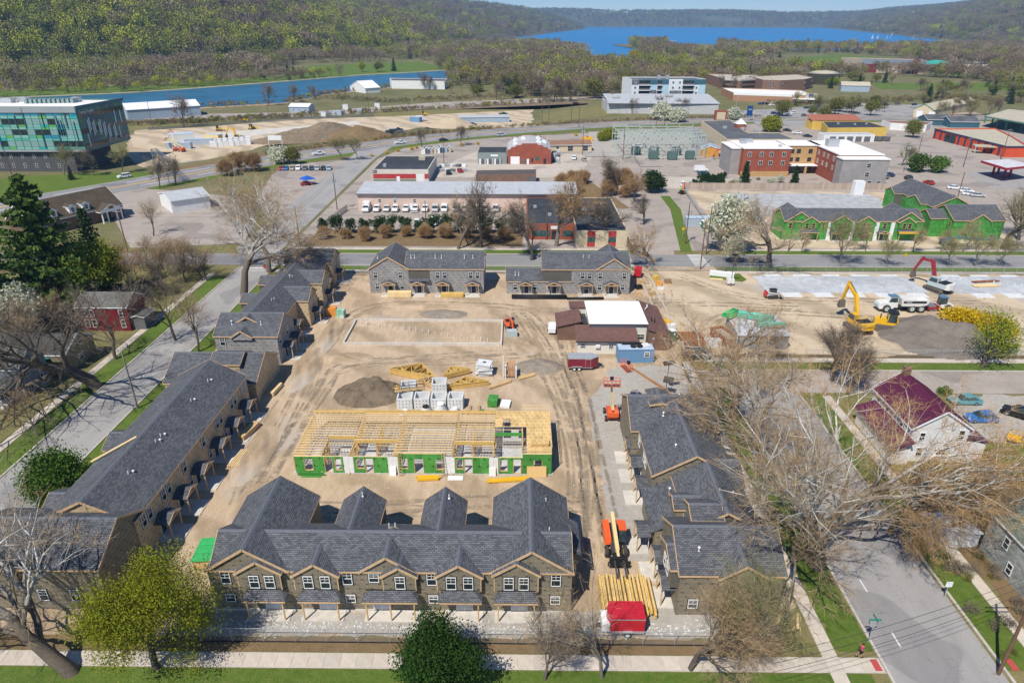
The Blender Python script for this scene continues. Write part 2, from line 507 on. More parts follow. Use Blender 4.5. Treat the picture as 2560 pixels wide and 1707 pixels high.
road_strip('park_drive',smooth_line([(p[0],p[1]+14)for p in inlet_n]),-4,4,0.06,LOT)
sheet('playing_field',[GD(620,172),GD(700,152),GD(960,142),GD(1000,150),GD(985,163),GD(820,170)],0.05,GRASS)
sheet('golf_grass',[GD(1780,165),GD(1740,140),GD(1930,125),GD(2060,135),GD(2080,165)],0.05,GRASS)
sheet('golf_fairway',[GD(2200,175),GD(2100,150),GD(2352,140),GD(2420,170)],0.05,GRASS)
sheet('treatment_lawn',[GD(2020,205),GD(2000,192),GD(2260,190),GD(2352,200),GD(2352,210)],0.06,GRASS)
def interp(x,pts):
 for(a,va),(b,vb)in zip(pts[:-1],pts[1:]):
  if x<=b:return va+(vb-va)*max(0.0,(x-a))/(b-a)
 return pts[-1][1]
LFOOT=[(500,-1400),(800,-640),(950,-420),(1300,-250),(1900,-150),(2700,0),(3500,140),(4300,300),(5000,420),(6000,520),(8000,600)]
RFOOT=[(1500,1500),(1800,1330),(2200,1300),(3000,1540),(4200,1900),(5280,2240),(7000,2700)]
def hill_left(x,y):
 d=interp(y,LFOOT)-x
 if d<=0:return-3.0
 return 180*(1-math.exp(-d/500.0))+6*math.sin(x*0.006+y*0.004)*min(1,d/200)+4*math.sin(x*0.017-y*0.011)*min(1,d/200)
def hill_right(x,y):
 d=x-interp(y,RFOOT)
 if d<=0:return-3.0
 return 190*(1-math.exp(-d/600.0))+7*math.sin(x*0.005-y*0.003)*min(1,d/200)
def hill_far(x,y):
 d=y-(6100+150*math.sin(x*0.002))
 if d<=0:return-3.0
 return(118+14*math.sin(x*0.0013+1)+6*math.sin(x*0.004))*(1-math.exp(-d/450.0))
HILLM=ground_mat('hillside',((0.10,0.085,0.055),(0.15,0.13,0.075),(0.08,0.075,0.04),(0.17,0.15,0.10)),0.004,0.02,0.2,0.6,bdist=1.5)
FIELDM=ground_mat('far_hillside',((0.09,0.085,0.055),(0.15,0.15,0.085),(0.08,0.085,0.05),(0.19,0.18,0.11)),0.002,0.006,0.05,0.6,bdist=1.5)
def heightfield(name,fn,xs,ys,mat):
 vs_,fs=[],[]
 nx,ny=len(xs),len(ys)
 for y in ys:
  for x in xs:vs_.append((x,y,fn(x,y)))
 for j in range(ny-1):
  for i in range(nx-1):
   q=(j*nx+i,j*nx+i+1,(j+1)*nx+i+1,(j+1)*nx+i)
   if max(vs_[k][2]for k in q)>-2.9:fs.append(q)
 me=bpy.data.meshes.new(name);me.from_pydata(vs_,[],fs);me.materials.append(mat)
 me.polygons.foreach_set('use_smooth',[True]*len(fs))
 return struct(link(name,me))
heightfield('hill_west',hill_left,[-4200+60*i for i in range(82)],[480+70*i for i in range(108)],HILLM)
heightfield('hill_east',hill_right,[1260+80*i for i in range(75)],[1400+80*i for i in range(72)],HILLM)
heightfield('hill_beyond_lake',hill_far,[-2500+100*i for i in range(86)],[5900+100*i for i in range(40)],FIELDM)
sheet('block_ground',rect(-140,260,20,175),0.01,GRASS_D)
sheet('site_dirt',jag([(-56.5,47.2),(24,47.2),(29,51.5),(29.1,108.8),(125,108.8),(125,153.2),(48,153.2),(48,158.4),(29.5,158.4),(29.5,153.2),(-56.5,153.2)],0.35),0.03,DIRT)
sheet('yard_gravel',jag([(30.5,109),(125,109),(125,138),(92,153),(50,153),(48,156),(30,156)],0.5,2),0.045,DIRT_N)
sheet('gravel_apron',jag([(-31,47.4),(23,47.4),(28,52),(28,56),(6,50.3),(-31,50.3)],0.3),0.04,GRAVEL)
sheet('gravel_lane',jag([(11.5,58),(17,58),(17,88),(28.5,92),(28.5,106),(16,104),(11,92)],0.5,1.6),0.04,GRAVEL)
sheet('south_sidewalk_bed',rect(-90,34.5,43.6,45.3),0.03,KERB)
sheet('verge_south',rect(-90,33,38,43.5),0.035,GRASS)
sheet('bed_south',[(-90,45.4),(29,45.4),(26,47.1),(-90,47.1)],0.035,BROWN)
sheet('east_street',[(34.8,20),(45.2,20),(45.6,99),(34.8,99)],0.05,ASPH)
sheet('verge_east_street',jag([(30.9,46),(34.4,46),(34.4,97.5),(30.9,97.5)],0.2,0.8),0.06,GRASS)
sheet('verge_east_corner',[(25.5,45.5),(29.1,45.5),(29.1,51),(27.6,49.5)],0.055,GRASS_D)
sheet('yard_east',[(45.9,44),(49.2,44),(49.2,95.6),(45.9,95.6)],0.06,GRASS)
sheet('yard_brush',jag([(50.8,40),(78,40),(75,75),(50.8,75)],0.6,1.8),0.05,BROWN)
sheet('lawn_purple_house',jag([(68,60),(100,60),(100,82),(65,82)],0.5,1.6),0.06,GRASS)
sheet('driveway_gravel',jag([(64.5,82.2),(100,82.2),(100,95.5),(70,95.5)],0.6,1.2),0.06,GRAVEL)
sheet('middle_street',rect(29.5,260,96,103.7),0.055,LOT)
sheet('verge_middle',rect(31.5,260,103.9,106.8),0.06,GRASS)
sheet('bed_middle',rect(31.5,125,108.7,110),0.06,BROWN)
sheet('west_street',[(-68.8,20),(-60.4,20),(-60.4,158),(-63,172),(-63.5,300),(-60,345),(-75,330),(-75.5,172),(-68.8,158)],0.05,ASPH)
sheet('verge_west_street',rect(-60.2,-56,55,150),0.06,GRASS)
sheet('verge_west_far',rect(-72.8,-69.1,60,150),0.06,GRASS)
sheet('yards_west',rect(-140,-74.6,40,152),0.04,GRASS_D)
sheet('back_street',rect(-230,300,158.2,167.4),0.054,ASPH_X)
sheet('verge_back_south',rect(-59,28,155.2,158),0.06,GRASS)
sheet('verge_back_east',rect(50.5,300,155.2,158),0.06,GRASS)
sheet('verge_back_north',rect(-62,29,167.6,170.8),0.06,GRASS)
sheet('verge_back_north_east',rect(54,300,167.6,170.8),0.06,GRASS)
sheet('entrance_lawn',[(45,150),(52,147.5),(53.5,149),(53,153),(46,153)],0.07,GRASS)
sheet('city_ground',[(-62,171),(300,171),(300,470),(-50,345),(-62,300)],0.02,LOT)
sheet('north_lane',[(29.8,167),(40.3,167),(47.4,214),(48,240),(38,262),(25,262),(36.2,214)],0.05,LOT)
sheet('verge_north_lane',[(42.5,170),(45.5,170),(52,214),(52,232),(48.8,232),(48.6,214)],0.06,GRASS)
sheet('second_site_dirt',jag([(57,173.5),(138,173.5),(136,238),(60,240)],0.6),0.05,DIRT_N)
sheet('second_site_gravel',jag([(78,203),(122,203),(122,236),(72,236)],0.9,3),0.06,M('wet_gravel',(0.42,0.43,0.44),0.3,0.4,0.8,bump=0.3))
HWY=smooth_line([(-300,75),(-215,160),(-158,228),(-117,285),(-78,328),(-38,363),(15,392),(70,414),(130,428),(200,436),(300,442),(500,455),(900,500)])
road_strip('highway_shoulder',HWY,-17,17,0.025,BROWN)
road_strip('highway_verge',HWY,-16,-10.5,0.035,GRASS)
hw=road_strip('highway',HWY,-9.5,9.5,0.06,ASPH_X)
for off,wd,mt,dash in((0.35,0.3,MARK_Y,0),(-0.35,0.3,MARK_Y,0),(4.6,0.22,MARK_W,1),(-4.6,0.22,MARK_W,1)):
 mb=MB()
 a,b_=strip(HWY,off-wd,off+wd)
 for i in range(6,len(HWY)-12):
  if dash and i%2:continue
  mb.face([(*a[i],0.075),(*a[i+1],0.075),(*b_[i+1],0.075),(*b_[i],0.075)])
 mb.build('lane_marking',mt,hw)
for off in(-10.3,9.8):
 road_strip('highway_kerb',HWY,off,off+0.5,0.07,KERB)
sheet('contractor_yard',jag([GD(290,330),GD(310,300),GD(480,290),GD(650,272),GD(900,262),GD(1220,250),GD(1230,295),GD(1000,290),GD(760,322),GD(640,330),GD(470,368),GD(330,385),GD(280,350)],2.0,6),0.04,DIRT_N)
sheet('contractor_road',[GD(400,318),GD(520,303),GD(700,290),GD(820,278),GD(830,285),GD(640,305),GD(420,335)],0.06,CONC)
sheet('waterfront_road',[GD(300,262),GD(480,262),GD(700,258),GD(1000,236),GD(1400,220),GD(1400,227),GD(1050,245),GD(700,268),GD(480,274),GD(300,275)],0.06,LOT)
sheet('waterfront_strip',[GD(290,285),GD(480,275),GD(900,258),GD(1350,238),GD(1350,246),GD(900,268),GD(650,275),GD(480,292),GD(300,300)],0.05,GRASS_D)
sheet('retention_basin',[GD(1000,252),GD(1010,243),GD(1340,232),GD(1360,240),GD(1250,252)],0.05,SOILB)
sheet('yard_grass',[GD(1240,262),GD(1370,245),GD(1420,262),GD(1250,285)],0.055,GRASS_D)
sheet('office_lawn',[GD(-60,420),GD(60,405),GD(300,395),GD(420,400),GD(270,432),GD(-80,470)],0.05,GRASS)
sheet('bank_lot',[GD(270,430),GD(420,440),GD(560,455),GD(590,500),GD(560,560),GD(300,570),GD(260,500),GD(180,510)],0.055,LOT)
sheet('tent_lot',[GD(625,402),GD(655,380),GD(800,366),GD(770,415),GD(690,492),GD(610,500),GD(590,455)],0.045,LOT)
sheet('hedge_bed',rect(-58,1,174,189.5),0.035,BROWN)
CYARD=ground_mat('concrete_yard',((0.46,0.41,0.35),(0.56,0.50,0.43),(0.40,0.35,0.30),(0.60,0.54,0.47)),0.05,0.3,6,0.3,cracks=0.08)
sheet('hall_yard',jag([(-32,262),(22,262),(34,312),(-20,318),(-30,290)],0.6,3),0.045,CYARD)
sheet('substation_gravel',jag([G(1462,392),G(1720,398),G(1730,330),G(1470,330)],1.0,4),0.046,GRAVEL)
sheet('lane_yard',jag([(48.5,243.5),(82,243.5),(82,262),(50,264)],0.5,2),0.047,CYARD)
sheet('clinic_lot',[GD(1500,300),GD(1690,290),GD(1700,330),GD(1560,345)],0.044,ASPH_X)
sheet('lane_bank',jag([(25,215),(36,215),(38,258),(20,262),(18,232)],0.8,2),0.048,BROWN)
sheet('warehouse_yard',[(-56,192),(2,192),(2,212),(-52,212)],0.05,LOT)
sheet('market_lot',[GD(1760,300),GD(1690,255),GD(1880,245),GD(2140,240),GD(2150,262),GD(1960,275)],0.05,ASPH)
sheet('storage_lot',[GD(2000,330),GD(2130,305),GD(2352,350),GD(2352,430),GD(2180,440),GD(2060,400)],0.055,LOT)
sheet('fuel_forecourt',[GD(2210,400),GD(2300,385),GD(2480,400),GD(2480,440),GD(2280,430)],0.06,ASPH)
def print_mat(name,c,dark,light,rnd=0.12,row=0.6,col=1.25):
 """foil-faced insulation board with printed dashes and fastener caps"""
 m,nt,b=_mat(name)
 v=_coord(nt,'UV')
 sp=_n(nt,'ShaderNodeSeparateXYZ');nt.links.new(v,sp.inputs[0])
 def mth(op,a,k,c_=None):
  n=_n(nt,'ShaderNodeMath',operation=op)
  for i,q in enumerate((a,k,c_)):
   if q is None:continue
   if isinstance(q,(int,float)):n.inputs[i].default_value=q
   else:nt.links.new(q,n.inputs[i])
  return n.outputs[0]
 vr=mth('DIVIDE',sp.outputs[1],row)
 fl=mth('FLOOR',vr,0)
 fv=mth('FRACT',vr,0)
 uo=mth('ADD',mth('DIVIDE',sp.outputs[0],col),mth('MULTIPLY',fl,0.37))
 fu=mth('FRACT',uo,0)
 dash=mth('MULTIPLY',mth('LESS_THAN',fu,0.40),mth('LESS_THAN',fv,0.10))
 blob=mth('MULTIPLY',mth('COMPARE',fu,0.09,0.09),mth('COMPARE',fv,0.14,0.15))
 dk=mth('MAXIMUM',mth('MULTIPLY',dash,0.5),mth('MULTIPLY',blob,0.7))
 dots=mth('MULTIPLY',mth('LESS_THAN',mth('FRACT',mth('MULTIPLY',sp.outputs[0],2.3),0),0.16),mth('COMPARE',fv,0.62,0.05))
 f=_noise(nt,v,0.6,5,0.65)
 base=_ramp(nt,f,((0.3,tuple(x*0.78 for x in c)),(0.7,tuple(x*1.18 for x in c))))
 oi=_n(nt,'ShaderNodeObjectInfo')
 rr=_ramp(nt,oi.outputs['Random'],((0.0,(1-rnd,)*3),(1.0,(1+rnd,)*3)))
 base=_mix(nt,1.0,base,rr,'MULTIPLY')
 col=_mix(nt,dk,base,dark)
 col=_mix(nt,mth('MULTIPLY',dots,0.7),col,light)
 nt.links.new(col,b.inputs['Base Color'])
 b.inputs['Roughness'].default_value=0.6
 b.inputs['Specular IOR Level'].default_value=0.3
 return m
FOIL_BROWN=print_mat('foil_board_brown',(0.23,0.195,0.14),(0.02,0.02,0.02),(0.5,0.5,0.48),0.05)
FOIL_SILVER=print_mat('foil_board_silver',(0.30,0.29,0.28),(0.03,0.03,0.035),(0.6,0.6,0.6),0.05)
FOIL_TAN=print_mat('foil_board_tan',(0.52,0.40,0.25),(0.03,0.03,0.03),(0.6,0.58,0.5),0.05)
GREEN_ZIP=print_mat('green_sheathing',(0.07,0.29,0.055),(0.008,0.05,0.012),(0.09,0.33,0.08),0.18,1.15,1.22)
OSBP=print_mat('osb_printed',(0.66,0.46,0.20),(0.12,0.07,0.03),(0.7,0.5,0.24),0.08,0.8,0.75)
GAP=M('joint_shadow_board',(0.12,0.11,0.095),0.2,3,0.9)
FLASH=M('flashing_tape',(0.015,0.016,0.016),0.2,4,0.6)
DOORM=M('door_leaf',(0.035,0.035,0.04),0.2,2,0.6)
MUNTIN=WHITE
_wc={}
def window_meshes(w,h,style):
 k=(round(w,2),round(h,2),style)
 if k in _wc:return _wc[k]
 t=0.075
 f=MB()
 f.box(-w/2,-w/2+t,-0.07,0.0,0,h);f.box(w/2-t,w/2,-0.07,0.0,0,h)
 f.box(-w/2+t,w/2-t,-0.07,0.0,0,t);f.box(-w/2+t,w/2-t,-0.07,0.0,h-t,h)
 if style in('sash','plain'):
  f.box(-w/2+t,w/2-t,-0.06,-0.005,h/2-0.035,h/2+0.035)
 if style=='sash':
  f.box(-0.02,0.02,-0.05,-0.012,h/2+0.035,h-t)
  f.box(-w/2+t,-0.02,-0.048,-0.012,h*0.74,h*0.74+0.035)
  f.box(0.02,w/2-t,-0.048,-0.012,h*0.74,h*0.74+0.035)
 if style=='slider':
  f.box(-0.04,0.04,-0.06,-0.005,t,h-t)
 p=MB();p.box(-w/2+t,w/2-t,-0.03,-0.01,t,h-t)
 b=MB();e=0.09
 b.box(-w/2-e,w/2+e,-0.012,0.0,-e*1.4,-0.001);b.box(-w/2-e,w/2+e,-0.012,0,h+0.001,h+e)
 b.box(-w/2-e,-w/2-0.001,-0.012,0,-0.001,h+0.001);b.box(w/2+0.001,w/2+e,-0.012,0,-0.001,h+0.001)
 _wc[k]=(f,p,b,{})
 return _wc[k]
def add_window(parent,x,y,z,ang,w,h,style='sash',fmat=None,pmat=None,tape=True,name='window'):
 """ang: direction of the wall line seen from outside (0 = wall facing -Y)"""
 f,p,b,cache=window_meshes(w,h,style)
 fmat=fmat or WHITE;pmat=pmat or GLASS
 key=(fmat.name,pmat.name)
 if key not in cache:
  cache[key]=(f.mesh('window_frame',fmat),p.mesh('pane',pmat),b.mesh('flashing',FLASH))
 a=cache[key]
 o=link(name,a[0],parent,(x,y,z),ang)
 link('pane',a[1],o)
 if tape:link('flashing',a[2],o)
 return o
def clip_poly(poly,edges):
 out=poly
 for(ax,ay),(bx,by)in edges:
  if not out:return[]
  res=[]
  for i in range(len(out)):
   p,q=out[i],out[(i+1)%len(out)]
   sp=(bx-ax)*(p[1]-ay)-(by-ay)*(p[0]-ax)
   sq=(bx-ax)*(q[1]-ay)-(by-ay)*(q[0]-ax)
   if sp>=0:res.append(p)
   if(sp>=0)!=(sq>=0):
    t=sp/(sp-sq)
    res.append((p[0]+(q[0]-p[0])*t,p[1]+(q[1]-p[1])*t))
  out=res
 return out
def area2(p):
 return abs(sum(p[i][0]*p[(i+1)%len(p)][1]-p[(i+1)%len(p)][0]*p[i][1]for i in range(len(p))))/2
class House:
 def __init__(s,name,label,cat,cx,cy,group=None,rz=0.0):
  s.root=thing(name,label,cat,(cx,cy,0),rz,group)
  s.o=(-cx,-cy,0)if rz==0 else(0,0,0)
  s.c=(cx,cy)
 def part(s,mb,name,mat,parent=None,smooth=False):
  return mb.build(name,mat,s.root if parent is None else parent,smooth,s.o if parent is None else(0,0,0))
 def panels(s,A,B,z0,poly,mat,pw=2.44,ph=1.22,gap=0.014,proud=0.02,name='sheathing_panel',jitter=True,holes=()):
  """cut a wall polygon (u, z) on the line A-B into separate boards"""
  ax,ay=A;dx,dy=B[0]-ax,B[1]-ay
  L=math.hypot(dx,dy);dx/=L;dy/=L
  nx,ny=dy,-dx
  edges=[(poly[i],poly[(i+1)%len(poly)])for i in range(len(poly))]
  zs=[p[1]for p in poly]
  r=0
  z=min(zs)
  while z<max(zs)-0.02:
   u=-(pw/2 if(r%2 and jitter)else 0)
   while u<L:
    cell=[(u+gap/2,z+gap/2),(u+pw-gap/2,z+gap/2),(u+pw-gap/2,z+ph-gap/2),(u+gap/2,z+ph-gap/2)]
    c=clip_poly(cell,edges)
    if c and len(c)>2 and area2(c)>0.03:
     mid=(sum(p[0]for p in c)/len(c),sum(p[1]for p in c)/len(c))
     if not any(h0<mid[0]<h1 and q0<mid[1]<q1 for h0,h1,q0,q1 in holes):
      mb=MB()
      mb.extr([(ax+dx*p[0]+nx*0.002,ay+dy*p[0]+ny*0.002,z0+p[1])for p in c],(nx*proud,ny*proud,0))
      s.part(mb,name,mat)
    u+=pw
   z+=ph;r+=1
 def volume(s,x0,x1,y0,y1,ze,axis,pitch,faces='',mat=None,z0=0.0,oh=0.16,ohr=0.22,roof=None,t=0.16,fascia=True,core=None,trim=None,cap=True):
  """gabled block: wall core, boards on the faces asked for, roof slabs, trim and ridge cap"""
  roof=roof or SHINGLE;core=core or GAP;trim=trim or TRIM_WOOD
  cx,cy=(x0+x1)/2,(y0+y1)/2
  if axis=='x':L,W,rot=x1-x0,y1-y0,0.0
  else:L,W,rot=y1-y0,x1-x0,math.pi/2
  zr=ze+pitch*W/2
  ca,sa=math.cos(rot),math.sin(rot)
  def X(u,v,z):return(cx+u*ca-v*sa,cy+u*sa+v*ca,z)
  c=MB()
  c.extr([X(-L/2,-W/2,z0),X(-L/2,W/2,z0),X(-L/2,W/2,ze-0.03),X(-L/2,0,zr-0.03),X(-L/2,-W/2,ze-0.03)],tuple(np.subtract(X(L,0,0),X(0,0,0))))
  s.part(c,'wall',core)
  e,lr=W/2+oh,L/2+ohr
  zl=ze-oh*pitch
  rm=MB()
  for sg in(-1,1):
   q=[X(-lr,sg*e,zl),X(lr,sg*e,zl),X(lr,0,zr),X(-lr,0,zr)]
   if sg>0:q=[q[1],q[0],q[3],q[2]]
   rm.extr(q,(0,0,t))
  s.part(rm,'roof',roof)
  if cap:
   k=MB()
   for sg in(-1,1):
    q=[X(-lr-0.01,sg*0.26,zr-0.26*pitch+t+0.012),X(lr+0.01,sg*0.26,zr-0.26*pitch+t+0.012),X(lr+0.01,0,zr+t+0.012),X(-lr-0.01,0,zr+t+0.012)]
    if sg>0:q=[q[1],q[0],q[3],q[2]]
    k.extr(q,(0,0,0.02))
   s.part(k,'ridge_cap',RIDGE)
  if fascia:
   fm=MB()
   for ue in(-1,1):
    for sg in(-1,1):
     fm.bar(X(ue*(lr+0.02),sg*(e+0.02),zl+t*0.35),X(ue*(lr+0.02),0,zr+t*0.35),0.045,0.26)
   for sg in(-1,1):
    fm.bar(X(-lr,sg*(e+0.02),zl+t*0.2),X(lr,sg*(e+0.02),zl+t*0.2),0.04,0.2)
   s.part(fm,'fascia',trim)
  sides={'S':((x0,y0),(x1,y0)),'E':((x1,y0),(x1,y1)),'N':((x1,y1),(x0,y1)),'W':((x0,y1),(x0,y0))}
  for fc in faces:
   A,B=sides[fc]
   w=math.hypot(B[0]-A[0],B[1]-A[1])
   gab=(fc in 'EW')if axis=='x' else(fc in 'SN')
   h=ze-z0
   poly=[(0,0),(w,0),(w,h)]+([(w/2,h+pitch*w/2-0.04)]if gab else[])+[(0,h)]
   s.panels(A,B,z0,poly,mat)
  return zr+t
 def win(s,x,y,z,ang,w=1.0,h=1.62,style='sash',**kw):
  return add_window(s.root,x+s.o[0],y+s.o[1],z,ang,w,h,style,**kw)
 def vent(s,x,y,z,h=0.55,r=0.06,cap=False):
  mb=MB();mb.lathe([(0.16,0),(0.12,0.06),(r,0.1),(r,h)],8,(x,y,z-0.1))
  if cap:mb.lathe([(0.13,h-0.12),(0.16,h),(0.05,h+0.1)],8,(x,y,z-0.1))
  s.part(mb,'vent_pipe',PVC,smooth=False)
 def porch_gable(s,cx,y,w=3.1,ang=0.0,depth=1.7,ze=2.45,pitch=0.42,slab=2.6,door=True):
  """small gabled porch on a wall; (cx, y) on the wall line, ang = wall direction"""
  ca,sa=math.cos(ang),math.sin(ang)
  def X(u,v,z):return(cx+u*ca-v*sa,y+u*sa+v*ca,z)
  zr=ze+pitch*w/2
  rm=MB()
  for sg in(-1,1):
   q=[X(sg*w/2,-depth,ze),X(sg*w/2,0.05,ze),X(0,0.05,zr),X(0,-depth,zr)]
   if sg<0:q=q[::-1]
   rm.extr(q,(0,0,0.1))
  pr=s.part(rm,'porch_roof',SHINGLE)
  fm=MB()
  for sg in(-1,1):
   fm.bar(X(sg*w/2,-depth-0.03,ze+0.03),X(0,-depth-0.03,zr+0.03),0.05,0.2)
  fm.bar(X(-w/2+0.2,-depth+0.12,ze-0.02),X(w/2-0.2,-depth+0.12,ze-0.02),0.1,0.16)
  s.part(fm,'porch_trim',TRIM_WOOD)
  for sg in(-1,1):
   p=MB();a=X(sg*(w/2-0.3),-depth+0.12,0)
   p.box(a[0]-0.06,a[0]+0.06,a[1]-0.06,a[1]+0.06,0.14,ze-0.1)
   s.part(p,'porch_post',WOOD)
  if slab:
   sm=MB();sm.prism([X(-w/2,-slab,0)[:2],X(w/2,-slab,0)[:2],X(w/2,-0.02,0)[:2],X(-w/2,-0.02,0)[:2]],0.0,0.14)
   s.part(sm,'porch_slab',CONC)
  if door:
   a=X(0.2,-0.03,0.15)
   dm=MB();dm.prism([X(-0.3,-0.05,0)[:2],X(0.7,-0.05,0)[:2],X(0.7,-0.005,0)[:2],X(-0.3,-0.005,0)[:2]],0.15,2.2)
   dr=s.part(dm,'door',DOORM)
   tr=MB()
   for u in(-0.34,0.74):tr.prism([X(u-0.05,-0.07,0)[:2],X(u+0.05,-0.07,0)[:2],X(u+0.05,-0.004,0)[:2],X(u-0.05,-0.004,0)[:2]],0.15,2.26)
   s.part(tr,'door_frame',WHITE)
 def hip_porch(s,x0,x1,y0,y1,z_front,z_back,posts,slab_y,door=True):
  """low hipped canopy on posts over a slab, on a wall facing -Y"""
  rm=MB();t=0.12;e=0.75
  a=[(x0,y0,z_front),(x1,y0,z_front),(x1-e,y1,z_back),(x0+e,y1,z_back)]
  rm.extr(a,(0,0,t))
  rm.extr([(x0,y0,z_front),(x0+e,y1,z_back),(x0,y1,z_front)],(0,0,t));rm.extr([(x1,y0,z_front),(x1,y1,z_front),(x1-e,y1,z_back)],(0,0,t))
  pr=s.part(rm,'porch_roof',SHINGLE)
  fm=MB();fm.box(x0+0.02,x1-0.02,y0-0.04,y0+0.06,z_front-0.17,z_front-0.01)
  s.part(fm,'porch_beam',TRIM_WOOD)
  bm_=MB();bm_.box(x0+0.3,x1-0.3,y1-0.04,y1+0.02,z_back+t,z_back+t+0.12)
  s.part(bm_,'step_flashing',FLASH)
  for px in posts:
   p=MB();p.box(px-0.065,px+0.065,y0+0.12,y0+0.25,0.14,z_front-0.17)
   s.part(p,'porch_post',WOOD)
  sm=MB();sm.box(x0,x1,slab_y,y1+0.53,0.0,0.14)
  s.part(sm,'porch_slab',CONC)
ROWG='slate-roofed row houses around the building site'
A=House('row_house','wide slate-roofed row house with five canopied porches facing the south sidewalk','row house',-12.7,54,ROWG)
A.volume(-30.6,5.3,50.45,57.15,5.45,'x',0.62,'S',FOIL_BROWN)
for cx in(-27.0,1.4):
 A.volume(cx-4.05,cx+4.05,50.43,61.8,5.45,'y',0.67,'SEW' if cx>0 else 'SEW',FOIL_BROWN)
for cx in(-17.4,-8.15):
 A.volume(cx-2.3,cx+2.3,53.8,61.0,5.6,'y',0.78,'',FOIL_BROWN,z0=3.0)
A.volume(-15.7,-10.3,50.42,54.5,5.44,'y',0.68,'S',FOIL_BROWN,z0=5.0)
for cx,w,ze,yb in((-25.72,4.2,5.65,49.9),(-20.07,4.3,5.36,49.9),(-11.76,3.2,5.36,49.9),(-5.81,4.3,5.36,49.9),(-0.12,4.3,5.65,49.9)):
 A.volume(cx-w/2,cx+w/2,yb,53.2,ze,'y',0.66,'SEW',FOIL_BROWN,z0=3.3,oh=0.25,ohr=0.2)
 ct=MB()
 for sx in(-1,1):ct.box(cx+sx*(w/2+0.03)-0.05,cx+sx*(w/2+0.03)+0.05,yb-0.05,yb+0.03,3.45,ze-0.2)
 A.part(ct,'corner_trim',TRIM_WOOD)
for x0,x1,posts in((-27.5,-23.1,(-27.1,-23.5)),(-21.9,-17.6,(-21.5,-18.0)),(-15.5,-9.9,(-15.1,-12.7,-10.3)),(-7.9,-3.5,(-7.5,-3.9)),(-2.3,2.1,(-1.9,1.7))):
 A.hip_porch(x0,x1,48.9,49.9,2.82,3.32,posts,49.0)
 xm=(x0+x1)/2+(0.3 if x1-x0<5 else-1.2)
 A.win(xm,50.40,0.2,0,1.7,2.05,'slider',tape=False,pmat=M('sliding_door_sheet',(0.62,0.63,0.66),0.1,2,0.4),name='sliding_door')
for x in(-29.35,3.85,-17.08,-8.6):A.win(x,50.41,3.66,0)
A.win(-14.4,50.40,4.0,0,1.05,1.2)
for x,y in((-26.25,49.87),(-24.7,49.87),(-20.85,49.87),(-19.15,49.87),(-11.68,49.87),(-6.6,49.87),(-4.9,49.87),(-0.87,49.87),(0.62,49.87)):A.win(x,y,3.66,0)
for x in(-29.3,-17.0,-8.55,3.85):A.win(x,50.41,1.22,0,1.0,1.08)
fb=MB();fb.box(-31.1,5.48,50.33,50.44,0,0.28);A.part(fb,'foundation',CONC)
for x0,x1 in((-22.6,-20.0),(-15.1,-10.5),(-5.8,-3.0)):
 pm=MB();pm.extr([(x0,57.2,3.5),(x1,57.2,3.5),(x1,60.0,2.7),(x0,60.0,2.7)],(0,0,0.12));A.part(pm,'porch_roof',SHINGLE)
 for px in(x0+0.2,x1-0.2):
  p=MB();p.box(px-0.06,px+0.06,59.6,59.72,0.05,2.7);A.part(p,'porch_post',WOOD)
for x,y,z in((-13.6,55.6,6.6),(-13.0,55.8,6.5),(3.3,54.6,7.1),(3.1,59.3,7.15),(-29.3,54.0,6.8),(-17.2,59.6,7.5),(-7.6,59.6,7.3)):A.vent(x,y,z)
sd=MB();sd.extr([(5.3,53.2,5.75),(6.6,53.2,5.0),(6.6,58.2,5.0),(5.3,58.2,5.75)],(0,0,0.14));A.part(sd,'side_roof',SHINGLE)
sw=MB();sw.box(5.46,6.2,53.5,57.9,0,5.05);A.part(sw,'side_bay',FOIL_BROWN)
B=House('row_house','long slate-roofed row house with a line of little gabled porches beside the tree-lined west street','row house',-47.2,75,ROWG)
B.volume(-52.3,-42.0,57.4,90.5,5.5,'y',0.52,'ES',FOIL_TAN)
B.volume(-56.5,-42.1,50.4,59.5,5.4,'x',0.57,'SE',FOIL_BROWN)
B.volume(-54.2,-50.2,49.9,54.5,5.3,'y',0.66,'S',FOIL_BROWN,z0=3.0)
B.volume(-55.7,-41.4,92.0,102.6,3.4,'x',0.52,'ES',FOIL_TAN)
B.volume(-49.0,-44.4,94.2,99.0,5.6,'x',0.40,'EWS',FOIL_TAN,z0=3.4,fascia=True)
B.volume(-55.6,-51.5,74.5,79.3,2.9,'x',0.5,'W',FOIL_TAN)
B.volume(-55.6,-51.5,61.5,66.3,2.9,'x',0.5,'W',FOIL_TAN)
for yy in(61.8,66.4,71.3,77.2,82.4,87.4):
 B.porch_gable(-42.0,yy,3.0,math.pi/2,depth=1.8,slab=2.9)
for yy in(59.6,64.2,69.0,74.6,79.7,84.9,89.2):
 for d in((-0.65,0.65)if yy not in(69.0,74.6)else(0,)):B.win(-41.97,yy+d,3.55,math.pi/2,0.95,1.62)
for yy in(63.6,69.3,75.3,80.4):B.win(-41.97,yy+0.4,1.0,math.pi/2,0.9,1.4)
for x in(-48.5,-45.2):B.win(x,50.36,1.2,0,0.95,1.5)
for yy in(63.4,69.9,71.2,79.9,85.5):
 B.vent(-45.3,yy,7.3,0.6);B.vent(-45.0,yy+0.5,7.15,0.45,cap=True)
pk=MB();pk.bar((-52.8,68.0,5.75),(-47.3,69.6,8.42),0.3,0.12);B.part(pk,'roof_plank',WOOD_L)
Cc=House('row_house','stepped slate-roofed row house with several cross gables near the back street corner','row house',-47.5,128,ROWG)
Cc.volume(-52.3,-43.6,108,148,5.4,'y',0.56,'E',FOIL_TAN)
